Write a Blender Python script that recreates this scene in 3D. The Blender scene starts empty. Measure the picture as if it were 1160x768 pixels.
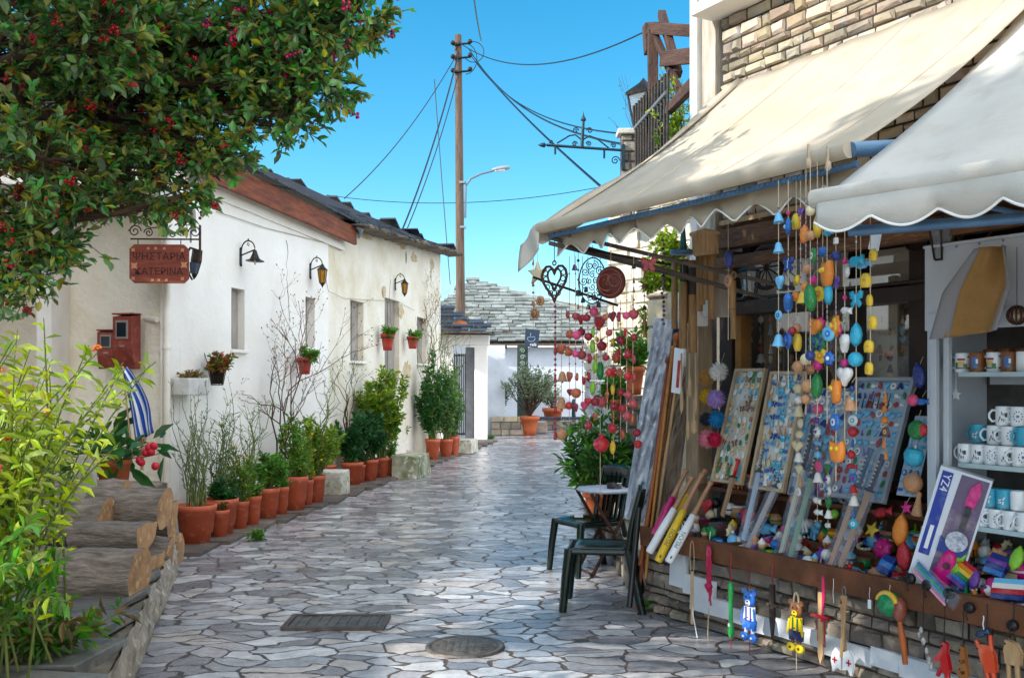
import bpy, math, random
import numpy as np
from mathutils import Matrix, Vector
random.seed(7); np.random.seed(7)
C = bpy.context.scene.collection
PI = math.pi
F = 1128.0
# ------------------------------------------------------------------ camera, sky, sun
cam_d = bpy.data.cameras.new('camera'); cam = bpy.data.objects.new('camera', cam_d); C.objects.link(cam)
cam.location = (0, 0, 1.6); cam.rotation_euler = (PI/2, 0, 0)
cam_d.lens = 35.0; cam_d.sensor_width = 36.0; cam_d.shift_y = 0.0397
cam_d.clip_start = 0.05; cam_d.clip_end = 2000
bpy.context.scene.camera = cam
SUN = Vector((-0.84, -0.26, 0.44)).normalized()
w = bpy.data.worlds.new('World'); bpy.context.scene.world = w; w.use_nodes = True
nt = w.node_tree; nt.nodes.clear()
sky = nt.nodes.new('ShaderNodeTexSky'); sky.sky_type = 'NISHITA'; sky.sun_disc = False
sky.sun_elevation = math.asin(SUN.z); sky.sun_rotation = math.atan2(SUN.x, SUN.y)
sky.altitude = 1500; sky.air_density = 1.0; sky.dust_density = 0.6; sky.ozone_density = 1.6
hs = nt.nodes.new('ShaderNodeHueSaturation'); hs.inputs['Saturation'].default_value = 1.42; hs.inputs['Hue'].default_value = 0.48; hs.inputs['Value'].default_value = .62
bg = nt.nodes.new('ShaderNodeBackground'); bg.inputs['Strength'].default_value = 0.15
wo = nt.nodes.new('ShaderNodeOutputWorld')
nt.links.new(sky.outputs[0], hs.inputs['Color'])
# fill light added as broken cloud, out of view behind and right
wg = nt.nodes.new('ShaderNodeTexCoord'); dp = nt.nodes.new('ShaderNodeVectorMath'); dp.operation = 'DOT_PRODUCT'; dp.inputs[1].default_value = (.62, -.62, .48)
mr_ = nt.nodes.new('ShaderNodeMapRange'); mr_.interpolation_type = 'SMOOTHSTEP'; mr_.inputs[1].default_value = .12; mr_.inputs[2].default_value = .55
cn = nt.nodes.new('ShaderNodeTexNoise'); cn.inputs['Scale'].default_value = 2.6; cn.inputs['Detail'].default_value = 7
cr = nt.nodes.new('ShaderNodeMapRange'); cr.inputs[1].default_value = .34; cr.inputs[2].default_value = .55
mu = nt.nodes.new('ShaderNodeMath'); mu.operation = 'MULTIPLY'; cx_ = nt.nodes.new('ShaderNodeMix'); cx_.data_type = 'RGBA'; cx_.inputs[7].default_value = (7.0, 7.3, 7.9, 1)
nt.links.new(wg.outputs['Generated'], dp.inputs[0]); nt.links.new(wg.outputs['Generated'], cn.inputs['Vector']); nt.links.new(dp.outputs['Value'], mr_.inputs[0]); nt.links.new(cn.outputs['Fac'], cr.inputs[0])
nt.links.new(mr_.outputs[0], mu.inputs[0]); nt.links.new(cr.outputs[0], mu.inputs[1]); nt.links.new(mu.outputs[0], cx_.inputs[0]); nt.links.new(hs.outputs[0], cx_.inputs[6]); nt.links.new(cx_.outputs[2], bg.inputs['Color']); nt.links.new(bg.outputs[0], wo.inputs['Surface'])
sd = bpy.data.lights.new('sun', 'SUN'); sd.energy = 2.1; sd.angle = math.radians(0.5); sd.color = (1.0, 0.945, 0.87)
so = bpy.data.objects.new('sun', sd); C.objects.link(so); so.rotation_euler = SUN.to_track_quat('Z', 'Y').to_euler()
vs = bpy.context.scene.view_settings
vs.view_transform = 'Standard'; vs.look = 'None'; vs.gamma = 1; vs.exposure = 1.5
try: vs.use_curve_mapping = False
except Exception: pass
# ------------------------------------------------------------------ materials
def rgb(h):
    return tuple((int(h[i:i+2], 16)/255)**2.2 for i in (0, 2, 4))
MATS = {}
def mat(name, c1, c2=None, scale=6, rough=.6, bump=0, bscale=30, metal=0, island=0, transl=0, spec=.5, coat=0, alpha=None, stretch=None, detail=5, third=None, thr=(.35, .65)):
    if name in MATS: return MATS[name]
    m = bpy.data.materials.new(name); m.use_nodes = True; n = m.node_tree.nodes; l = m.node_tree.links
    b = n['Principled BSDF']; out = n['Material Output']
    if isinstance(c1, str): c1 = rgb(c1)
    if isinstance(c2, str): c2 = rgb(c2)
    if isinstance(third, str): third = rgb(third)
    b.inputs['Roughness'].default_value = rough; b.inputs['Metallic'].default_value = metal
    b.inputs['Specular IOR Level'].default_value = spec; b.inputs['Coat Weight'].default_value = coat
    tc = n.new('ShaderNodeTexCoord'); mp = n.new('ShaderNodeMapping'); l.new(tc.outputs['Object'], mp.inputs['Vector'])
    if stretch: mp.inputs['Scale'].default_value = stretch
    col = None
    if c2 is not None:
        nz = n.new('ShaderNodeTexNoise'); nz.inputs['Scale'].default_value = scale; nz.inputs['Detail'].default_value = detail; nz.inputs['Roughness'].default_value = .62
        l.new(mp.outputs[0], nz.inputs['Vector'])
        mr = n.new('ShaderNodeMapRange'); mr.inputs[1].default_value = thr[0]; mr.inputs[2].default_value = thr[1]; l.new(nz.outputs['Fac'], mr.inputs[0])
        mx = n.new('ShaderNodeMix'); mx.data_type = 'RGBA'; l.new(mr.outputs[0], mx.inputs[0])
        mx.inputs[6].default_value = (*c1, 1); mx.inputs[7].default_value = (*c2, 1); col = mx.outputs[2]
        if third is not None:
            n3 = n.new('ShaderNodeTexNoise'); n3.inputs['Scale'].default_value = scale*3.3; n3.inputs['Detail'].default_value = 4
            l.new(mp.outputs[0], n3.inputs['Vector'])
            m3 = n.new('ShaderNodeMapRange'); m3.inputs[1].default_value = .55; m3.inputs[2].default_value = .7; l.new(n3.outputs['Fac'], m3.inputs[0])
            x3 = n.new('ShaderNodeMix'); x3.data_type = 'RGBA'; l.new(m3.outputs[0], x3.inputs[0]); l.new(col, x3.inputs[6]); x3.inputs[7].default_value = (*third, 1); col = x3.outputs[2]
    if island:
        g = n.new('ShaderNodeNewGeometry'); h = n.new('ShaderNodeHueSaturation')
        if col is not None: l.new(col, h.inputs['Color'])
        else: h.inputs['Color'].default_value = (*c1, 1)
        a = n.new('ShaderNodeMapRange'); l.new(g.outputs['Random Per Island'], a.inputs[0]); a.inputs[3].default_value = 1-island; a.inputs[4].default_value = 1+island
        l.new(a.outputs[0], h.inputs['Value'])
        wn = n.new('ShaderNodeTexWhiteNoise'); wn.noise_dimensions = '1D'; l.new(g.outputs['Random Per Island'], wn.inputs['W'])
        a2 = n.new('ShaderNodeMapRange'); l.new(wn.outputs['Value'], a2.inputs[0]); a2.inputs[3].default_value = .5-.05*island; a2.inputs[4].default_value = .5+.05*island
        l.new(a2.outputs[0], h.inputs['Hue'])
        a3 = n.new('ShaderNodeMapRange'); l.new(wn.outputs['Color'], a3.inputs[0]); a3.inputs[3].default_value = 1-.5*island; a3.inputs[4].default_value = 1+.5*island
        l.new(a3.outputs[0], h.inputs['Saturation'])
        col = h.outputs[0]
    if col is not None: l.new(col, b.inputs['Base Color'])
    else: b.inputs['Base Color'].default_value = (*c1, 1)
    if bump:
        nb = n.new('ShaderNodeTexNoise'); nb.inputs['Scale'].default_value = bscale; nb.inputs['Detail'].default_value = 6; l.new(mp.outputs[0], nb.inputs['Vector'])
        bp = n.new('ShaderNodeBump'); bp.inputs['Strength'].default_value = min(1, bump); bp.inputs['Distance'].default_value = .02; l.new(nb.outputs['Fac'], bp.inputs['Height'])
        l.new(bp.outputs[0], b.inputs['Normal'])
    if transl:
        t = n.new('ShaderNodeBsdfTranslucent'); ms = n.new('ShaderNodeMixShader'); ms.inputs[0].default_value = transl
        if col is not None: l.new(col, t.inputs[0])
        else: t.inputs[0].default_value = (*c1, 1)
        l.new(b.outputs[0], ms.inputs[1]); l.new(t.outputs[0], ms.inputs[2]); l.new(ms.outputs[0], out.inputs[0])
    if alpha is not None:
        t = n.new('ShaderNodeBsdfTransparent'); ms = n.new('ShaderNodeMixShader'); ms.inputs[0].default_value = alpha
        l.new(t.outputs[0], ms.inputs[1]); l.new(b.outputs[0], ms.inputs[2]); l.new(ms.outputs[0], out.inputs[0])
    MATS[name] = m
    return m
PL = mat('white_plaster', 'f6f1e8', 'ece4d8', 1.3, .85, .35, 14, third='f1ebe2')
PLO = mat('old_plaster', 'ebe2d0', 'd3c3a2', 1.1, .9, .8, 16, third='e6dccb', thr=(.42, .72))
PLB = mat('shade_blue_plaster', 'd8dde2', 'c3c9cf', 1.5, .9, .3, 14)  # white plaster with the blue of open shade put into its colour
STAIN = mat('stained_plaster', 'a08055', 'd8cbb0', 3, .9, .6, 20)
WOODF = mat('rusty_wood', '8d4a26', '5e2c17', 3, .75, .5, 20, stretch=(1, 8, 8))
WOOD = mat('brown_wood', '7a5436', '4f3421', 4, .7, .3, 30, stretch=(1, 6, 6), third='8d6a48')
WOODD = mat('dark_wood', '3f2c22', '2a1c15', 4, .6, .2, 30)
WOODP = mat('pale_wood', 'c8a67c', 'a98358', 5, .6, .15, 30, stretch=(6, 6, 1))
WOODG = mat('weathered_pole', '755f4e', '4f4136', 5, .85, .4, 30, stretch=(6, 6, .4))
WOODR = mat('tray_wood', '75492e', '4f301e', 4, .65, .3, 30)
IRON = mat('black_iron', '26231f', '3a322a', 10, .5, .2, 50, metal=.6)
IRONB = mat('green_black_iron', '16323a', '1d3f48', 8, .5, .1, 50, metal=.3)
RUST = mat('rusty_iron', '5c3a2a', '38251d', 12, .7, .3, 50, metal=.4)
GALV = mat('galvanised_steel', '9aa3a8', '7f878c', 8, .4, .1, 40, metal=.7)
TERRA = mat('terracotta', 'c8603e', 'b04e32', 4, .55, .2, 20, third='cf7a5e')
TERRA2 = mat('orange_terracotta', 'c8683c', 'b5572f', 5, .65, .15, 20)
TERRAR = mat('red_plastic_pot', 'b23c30', 'a0342a', 5, .4, .05, 20)
SOIL = mat('soil', '3a2a1e', '241a12', 20, .95, .8, 60)
SLATE = mat('dark_slate', '3c4450', '292e38', 3, .5, .5, 25, island=.5)
SLATEG = mat('grey_slate', '8c908a', '6c716c', 3, .7, .5, 25, island=.35)
SLATEE = mat('brown_slate', '6b5f50', '4f4840', 3, .8, .5, 25, island=.35)
STONE = mat('warm_stone', 'bfab90', '948a7c', 3, .85, .6, 25, island=.42, third='a8a6a2')
STONEW = mat('limewashed_stone', 'e2ddd0', 'c4bda9', 2.5, .9, .7, 18, island=.12, third='b5a98c')
STONEG = mat('grey_stone', '8f857a', '6b6259', 3, .85, .6, 25, island=.4, third='a39580')
MORT = mat('mortar', '7f7666', '5a5247', 8, .95, .7, 40)
MORTD = mat('dark_mortar', '453c33', '332c26', 8, .95, .7, 40)
MARB = mat('rough_marble', 'c9ced6', '6f7a8a', 9, .7, .8, 14, stretch=(1, 1, .5), third='e6e8ec')
BARK = mat('bark', '94867a', '5f5449', 6, .9, .9, 18, stretch=(1, 5, 5))
CUT = mat('cut_wood', 'c09468', '94704e', 5, .85, .5, 25, third='d0ab80')
HOLLY = mat('holly_leaf', '76a45c', '4c7e42', 3, .28, 0, island=.65, transl=.42, spec=.7)
HOLLYY = mat('holly_leaf_lit', 'a8ac48', '8a7a34', 3, .3, 0, island=.4, transl=.35)  # olive copy of the holly leaf; the warm lit tone is in its colour
TWIG = mat('twig', '54402f', '3a2b20', 10, .9)
BERRY = mat('red_berry', 'b01822', '8a1020', 10, .3)
MAGB = mat('magenta_berry', 'c01860', None, 10, .3)
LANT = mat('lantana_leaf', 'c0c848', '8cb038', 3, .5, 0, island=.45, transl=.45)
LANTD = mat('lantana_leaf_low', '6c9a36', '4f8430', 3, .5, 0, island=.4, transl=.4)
GRN = mat('green_leaf', '6c9a3a', '467a2c', 3, .5, 0, island=.45, transl=.35)
GRND = mat('dark_green_leaf', '3c7038', '28552c', 3, .45, 0, island=.45, transl=.3)
GRNY = mat('yellow_green_leaf', 'a8b83c', '7a9a30', 3, .5, 0, island=.45, transl=.4)
OLIV = mat('olive_leaf', '9aa684', '76866a', 3, .5, 0, island=.4, transl=.25)
DRYL = mat('dry_leaf', '8f7a48', '6f5a38', 3, .7, 0, island=.4, transl=.25)
STEMG = mat('green_stem', '6b7a3a', '54602e', 6, .7)
ORFL = mat('orange_flower', 'd8501c', 'e07a28', 20, .5, island=.2)
REDFL = mat('red_flower', 'c0182c', None, 20, .5)
PINKFL = mat('pink_flower', 'a82a50', None, 20, .5)
CLOTH = mat('awning_cloth', 'e2d6c2', 'd6c8b0', 2.2, .9, .35, 260, transl=.35, third='d2c4ac')
CLOTHW = mat('awning_cloth_white', 'e2ddd2', 'd6cfc2', 2.2, .9, .35, 260, transl=.25, third='d4ccbe')
TRIM = mat('white_trim', 'f0ece4', None, 5, .8)
CLOTHT = mat('tan_cloth', 'b08a58', '95713f', 2, .9, .3, 40)
CLOTHG = mat('grey_cloth', '8c8c90', None, 2, .9)
BLUESTEEL = mat('blue_steel', '5f86a8', '4f7090', 8, .45, .1, 40, metal=.4)
WHITEM = mat('painted_white_metal', 'c9d0d8', 'b6bfca', 2, .45, .05, 30)
GREENPL = mat('dark_green_plastic', '12261f', '0e1d1a', 4, .22, .03, 60)
BRICKR = mat('rusty_red_metal', '8a3a2c', '6e2c22', 5, .6, .3, 30, third='9a5240')
GLASSD = mat('meter_glass', '232a30', None, 5, .1)
AMBER = mat('amber_glass', 'c8901c', 'a87014', 20, .25, .2, 40, transl=.3)
BLK = mat('black_plastic', '141416', None, 5, .4)
WHT = mat('white_paint', 'eef0f2', None, 5, .4)
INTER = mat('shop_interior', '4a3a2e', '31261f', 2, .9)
INTW = mat('pale_interior', 'b8ad9c', '9c9282', 2, .9)
CERA = mat('white_ceramic', 'e8eef2', None, 5, .15, coat=.5)
BLUED = mat('blue_decoration', '2a6fb0', None, 5, .2)
PACK = mat('clear_wrapper', 'a9b6c4', '8898ac', 20, .12, .5, 30, alpha=.17, spec=.9)
COL = {}
def colm(h, rough=.4, c2=None):
    k = 'paint_'+h
    if c2 is None: c2 = ''.join('%02x' % int(int(h[i:i+2], 16)*.62+(235, 225, 205)[i//2]*.38) for i in (0, 2, 4))
    if k not in COL: COL[k] = mat(k, h, c2, 7, rough, .15, 40, thr=(.52, .68))
    return COL[k]
# ------------------------------------------------------------------ mesh builder
def R(ax, a): return Matrix.Rotation(a, 4, ax)
def T(x, y=0, z=0): return Matrix.Translation((x, y, z))
def SC(x, y, z): return Matrix.Diagonal((x, y, z, 1))
def frame_z(p0, p1, xref=None):
    """matrix with its z axis running from p0 to p1"""
    p0 = Vector(p0); z = (Vector(p1)-p0).normalized()
    xr = Vector(xref) if xref is not None else Vector((1, 0, 0))
    y = z.cross(xr)
    if y.length < 1e-4: y = z.cross(Vector((0, 1, 0)))
    y.normalize(); x = y.cross(z)
    return Matrix(((x.x, y.x, z.x, p0.x), (x.y, y.y, z.y, p0.y), (x.z, y.z, z.z, p0.z), (0, 0, 0, 1)))
class MB:
    def __init__(s): s.v = []; s.f = []; s.m = []; s.s = []
    def add(s, vs, fs, mi=0, sm=False, M=None):
        o = len(s.v)
        if M is not None: vs = [tuple(M @ Vector(p)) for p in vs]
        s.v.extend([tuple(p) for p in vs])
        for f in fs: s.f.append(tuple(i+o for i in f)); s.m.append(mi); s.s.append(sm)
        return s
    def box(s, c, d, M=None, mi=0, jit=0, taper=0):
        x, y, z = c; a, b, h = d[0]/2, d[1]/2, d[2]/2
        vs = [(x+i*a*(1-taper*(k > 0)), y+j*b*(1-taper*(k > 0)), z+k*h) for k in (-1, 1) for j in (-1, 1) for i in (-1, 1)]
        if jit: vs = [tuple(q+random.uniform(-jit, jit) for q in p) for p in vs]
        return s.add(vs, [(0, 2, 3, 1), (4, 5, 7, 6), (0, 1, 5, 4), (2, 6, 7, 3), (0, 4, 6, 2), (1, 3, 7, 5)], mi, False, M)
    def tube(s, pts, r, n=8, M=None, mi=0, caps=True, closed=False, flat=1.0):
        pts = [Vector(p) for p in pts]; N = len(pts)
        rs = r if isinstance(r, (list, tuple)) else [r]*N
        vs = []; prev = None
        for i, p in enumerate(pts):
            if closed: t = pts[(i+1) % N]-pts[i-1]
            else: t = pts[min(i+1, N-1)]-pts[max(i-1, 0)]
            t = t.normalized() if t.length > 1e-9 else Vector((0, 0, 1))
            if prev is None:
                a = Vector((0, 0, 1)) if abs(t.z) < .9 else Vector((1, 0, 0)); x = t.cross(a).normalized()
            else:
                x = prev - t*prev.dot(t); x = x.normalized() if x.length > 1e-6 else t.orthogonal().normalized()
            prev = x; y = t.cross(x)
            for k in range(n):
                a = 2*PI*k/n; vs.append(p+(x*math.cos(a)+y*math.sin(a)*flat)*rs[i])
        fs = []
        for i in range(N if closed else N-1):
            j = (i+1) % N
            for k in range(n): fs.append((i*n+k, i*n+(k+1) % n, j*n+(k+1) % n, j*n+k))
        s.add(vs, fs, mi, n > 4, M)
        if caps and not closed: s.add(vs[:n], [tuple(range(n))[::-1]], mi, False, M); s.add(vs[-n:], [tuple(range(n))], mi, False, M)
        return s
    def lathe(s, prof, n=16, M=None, mi=0, sm=True, sx=1, sy=1):
        vs = []; fs = []
        for (r, z) in prof:
            for k in range(n): a = 2*PI*k/n; vs.append((r*math.cos(a)*sx, r*math.sin(a)*sy, z))
        for i in range(len(prof)-1):
            for k in range(n): fs.append((i*n+k, i*n+(k+1) % n, (i+1)*n+(k+1) % n, (i+1)*n+k))
        return s.add(vs, fs, mi, sm, M)
    def ball(s, c, r, n=10, M=None, mi=0, jit=0):
        rx, ry, rz = (r, r, r) if not isinstance(r, (tuple, list)) else r
        h = max(4, n//2+1)
        vs = [(c[0], c[1], c[2]-rz)]; 
        for i in range(1, h):
            t = -PI/2+PI*i/h
            for k in range(n):
                a = 2*PI*k/n; q = 1+random.uniform(-jit, jit)
                vs.append((c[0]+rx*q*math.cos(t)*math.cos(a), c[1]+ry*q*math.cos(t)*math.sin(a), c[2]+rz*q*math.sin(t)))
        vs.append((c[0], c[1], c[2]+rz)); fs = []
        for k in range(n): fs.append((0, 1+(k+1) % n, 1+k))
        for i in range(h-2):
            for k in range(n): fs.append((1+i*n+k, 1+i*n+(k+1) % n, 1+(i+1)*n+(k+1) % n, 1+(i+1)*n+k))
        b = 1+(h-2)*n; t = len(vs)-1
        for k in range(n): fs.append((b+k, b+(k+1) % n, t))
        return s.add(vs, fs, mi, True, M)
    def prism(s, out, y0, y1, M=None, mi=0, sm=False, puff=0):
        """outline in x,z; extruded in y; puff inflates the faces"""
        n = len(out); vs = [(x, y0, z) for x, z in out]+[(x, y1, z) for x, z in out]
        fs = [(i, (i+1) % n, (i+1) % n+n, i+n) for i in range(n)]
        cx = sum(p[0] for p in out)/n; cz = sum(p[1] for p in out)/n
        if puff:
            for (yy, sg, fl) in ((y0, -1, 0), (y1, 1, 1)):
                k = len(vs); vs += [(cx+(x-cx)*.6, yy+sg*puff*.8, cz+(z-cz)*.6) for x, z in out]; vs.append((cx, yy+sg*puff, cz))
                o = 0 if not fl else n
                for i in range(n):
                    j = (i+1) % n
                    a = (o+i, o+j, k+j, k+i); b = (k+i, k+j, k+n)
                    fs.append(a if fl else a[::-1]); fs.append(b if fl else b[::-1])
            return s.add(vs, fs, mi, True, M)
        fs += [tuple(range(n)), tuple(range(n, 2*n))[::-1]]
        return s.add(vs, fs, mi, sm, M)
    def strip(s, rowa, rowb, mi=0, sm=True):
        n = len(rowa); return s.add(list(rowa)+list(rowb), [(i, i+1, n+i+1, n+i) for i in range(n-1)], mi, sm)
    def grid(s, rows, mi=0, sm=True, M=None):
        n = len(rows[0]); vs = [p for r in rows for p in r]
        return s.add(vs, [(j*n+i, j*n+i+1, (j+1)*n+i+1, (j+1)*n+i) for j in range(len(rows)-1) for i in range(n-1)], mi, sm, M)
    def leaves(s, P, D, L, W, mi=0, fold=.25, droop=.15):
        P = np.asarray(P, float); D = np.asarray(D, float); N = len(P)
        if N == 0: return s
        D = D/np.maximum(np.linalg.norm(D, axis=1, keepdims=True), 1e-9)
        up = np.random.normal(0, .45, (N, 3)); up[:, 2] += 1
        S = np.cross(D, up); S /= np.maximum(np.linalg.norm(S, axis=1, keepdims=True), 1e-9)
        U = np.cross(S, D)
        L = np.broadcast_to(np.asarray(L, float), (N,))[:, None]; W = np.broadcast_to(np.asarray(W, float), (N,))[:, None]
        sh = [(0, 0, 0), (.75, .28, fold), (.85, .62, fold), (0, 1, -droop), (-.85, .62, fold), (-.75, .28, fold)]
        V = np.stack([P+S*W*a*.5+D*L*b+U*(W*c*.5 if k != 3 else L*c) for k, (a, b, c) in enumerate(sh)], 1).reshape(-1, 3)
        o = len(s.v); s.v.extend(map(tuple, V.tolist()))
        for i in range(N):
            q = o+i*6; s.f.append((q, q+1, q+2, q+3)); s.f.append((q, q+3, q+4, q+5))
        mis = mi if isinstance(mi, (list, np.ndarray)) else [mi]*N
        for k in mis: s.m += [int(k), int(k)]
        s.s += [False]*(2*N); return s
    def mesh(s, name, mats):
        me = bpy.data.meshes.new(name); me.from_pydata(s.v, [], s.f)
        me.polygons.foreach_set('material_index', s.m); me.polygons.foreach_set('use_smooth', s.s)
        for m in (mats if isinstance(mats, (list, tuple)) else [mats]): me.materials.append(m)
        me.update(); return me
    def build(s, name, mats, parent=None, bevel=0, M=None, solid=0):
        o = bpy.data.objects.new(name, s.mesh(name, mats)); C.objects.link(o)
        if parent is not None: o.parent = parent
        if M is not None: o.matrix_basis = M
        if solid: md = o.modifiers.new('solid', 'SOLIDIFY'); md.thickness = solid; md.offset = 0
        if bevel: md = o.modifiers.new('bevel', 'BEVEL'); md.width = bevel; md.segments = 2; md.limit_method = 'ANGLE'
        return o
LAB = {}
def tag(o, label=None, cat=None, group=None, kind=None):
    if label:
        o['label'] = label
        if label in LAB and LAB[label] != group: print('DUPLABEL', label)
        if label in LAB and not group: print('DUPLABEL', label)
        LAB[label] = group
        if len(label.split()) > 16: print('LONG', label)
    if cat: o['category'] = cat
    if group: o['group'] = group
    if kind: o['kind'] = kind
    return o
def thing(name, label, cat, loc=(0, 0, 0), rz=0, group=None, M=None):
    o = bpy.data.objects.new(name, None); C.objects.link(o); o.empty_display_size = .1
    if M is not None: o.matrix_basis = M
    else: o.location = loc; o.rotation_euler = (0, 0, rz)
    return tag(o, label, cat, group)
def struct(name, mb, mats, **k): return tag(mb.build(name, mats, **k), kind='structure')
KIDS = {}
def children(o): return [c for c in C.objects if c.parent == o]
def link_mesh(name, me, parent, M=None):
    o = bpy.data.objects.new(name, me); C.objects.link(o); o.parent = parent
    if M is not None: o.matrix_basis = M
    return o
def text_mesh(body, size, depth, name='lettering'):
    cu = bpy.data.curves.new(name, 'FONT'); cu.body = body; cu.size = size; cu.extrude = depth; cu.align_x = 'CENTER'; cu.align_y = 'CENTER'
    o = bpy.data.objects.new(name, cu); C.objects.link(o); bpy.context.view_layer.update()
    me = bpy.data.meshes.new_from_object(o.evaluated_get(bpy.context.evaluated_depsgraph_get())); bpy.data.objects.remove(o); me.name = name
    return me
def put_text(body, size, M, m, parent, name='lettering', depth=.0015):
    me = text_mesh(body, size, depth, name); me.materials.clear(); me.materials.append(m)
    return link_mesh(name, me, parent, M @ R('X', PI/2))
# ------------------------------------------------------------------ placing
def P(px, py, Y): return Vector(((px-580)/F*Y, Y, 1.6-(py-430)/F*Y))
def G(px, py): return P(px, py, 1.6*F/(py-430))
def ppm(Y): return F/Y
UX = Vector((.4953, -.8688, 0)); UI = Vector((.8688, .4953, 0)); OS = Vector((.914, 6.94, 0)); SYAW = math.atan2(-.8688, .4953)
def S(s, t, z=0): return OS+UX*s+UI*t+Vector((0, 0, z))
def SP(px, py, t): return P(px, py, (4.8698+1.1511*t)/((px-580)/F+.57))
def sof(p): return (Vector(p)-OS).dot(UX)
WX = Vector((.1474, .9891, 0)); WI = Vector((-.9891, .1474, 0)); OW = Vector((-4.85+.149*9.8, 9.8, 0)); WYAW = math.atan2(.9891, .1474)
def W(s, t, z=0): return OW+WX*s+WI*t+Vector((0, 0, z))
def WP(px, py, t=0): return P(px, py, (-4.85-1.011*t)/((px-580)/F-.149))
def wof(p): return (Vector(p)-OW).dot(WX)
MS = T(*OS) @ R('Z', SYAW); MW = T(*OW) @ R('Z', WYAW)
# ------------------------------------------------------------------ masonry and slates
def stones(mb, L, H, h=(.1, .18), w=(.18, .4), out=.03, gap=.012, mask=None, M=None, mi=0, x0=0, z0=0, jit=.012):
    z = z0
    while z < z0+H-.02:
        hh = min(random.uniform(*h), z0+H-z); x = x0+random.uniform(-.15, 0)
        while x < x0+L:
            ww = random.uniform(*w); a, b = max(x, x0), min(x+ww, x0+L)
            if b-a > .03 and (mask is None or mask((a+b)/2, z+hh/2)):
                o = out*random.uniform(.5, 1.2); g = gap/2; j = lambda: random.uniform(-jit, jit)
                f = [(a+g, 0, z+g), (b-g, 0, z+g), (b-g, 0, z+hh-g), (a+g, 0, z+hh-g)]
                e = .012
                q = [(a+g+e+j()*.5, -o+j()*.4, z+g+e+j()*.6), (b-g-e+j()*.5, -o+j()*.4, z+g+e+j()*.6), (b-g-e+j()*.5, -o+j()*.4, z+hh-g-e+j()*.6), (a+g+e+j()*.5, -o+j()*.4, z+hh-g-e+j()*.6)]
                mb.add(f+q, [(4, 5, 6, 7), (0, 1, 5, 4), (1, 2, 6, 5), (2, 3, 7, 6), (3, 0, 4, 7)], mi if not callable(mi) else mi((a+b)/2, z), False, M)
            x += ww
        z += hh
    return mb
def slates(mb, o, e, u, Ln, Hn, w=.3, l=.3, th=.022, mask=None, mi=0, over=.35):
    o, e, u = Vector(o), Vector(e).normalized(), Vector(u).normalized(); n = e.cross(u).normalized()
    if n.z < 0: n = -n
    r = 0; y = 0
    while y < Hn:
        x = random.uniform(-w, 0)
        while x < Ln:
            ww = w*random.uniform(.6, 1.5); ll = l*random.uniform(1.15, 1.5)
            cx, cy = x+ww/2, y+l/2
            if mask is None or mask(cx, cy):
                t = th*random.uniform(.6, 1.4); lift = th*1.1+random.uniform(0, .008); d = random.uniform(-.03, .02)
                a, b = x+.005, x+ww-.005
                p = lambda xx, yy, zz: o+e*xx+u*yy+n*zz
                j = lambda: random.uniform(-.02, .02)
                vs = [p(a+j(), y+d+j(), lift), p(b+j(), y+d+j(), lift), p(b, y+ll, .0), p(a, y+ll, .0)]
                vs += [v+n*t for v in vs]
                mb.add(vs, [(0, 3, 2, 1), (4, 5, 6, 7), (0, 1, 5, 4), (1, 2, 6, 5), (2, 3, 7, 6), (3, 0, 4, 7)], mi if not callable(mi) else mi(), False)
            x += ww
        y += l
    return mb
def rnd_in(c, r, n):
    d = np.random.normal(size=(n, 3)); d /= np.linalg.norm(d, axis=1, keepdims=True)
    return np.array(c)+d*(np.random.rand(n, 1)**.4)*np.array(r)
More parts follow.
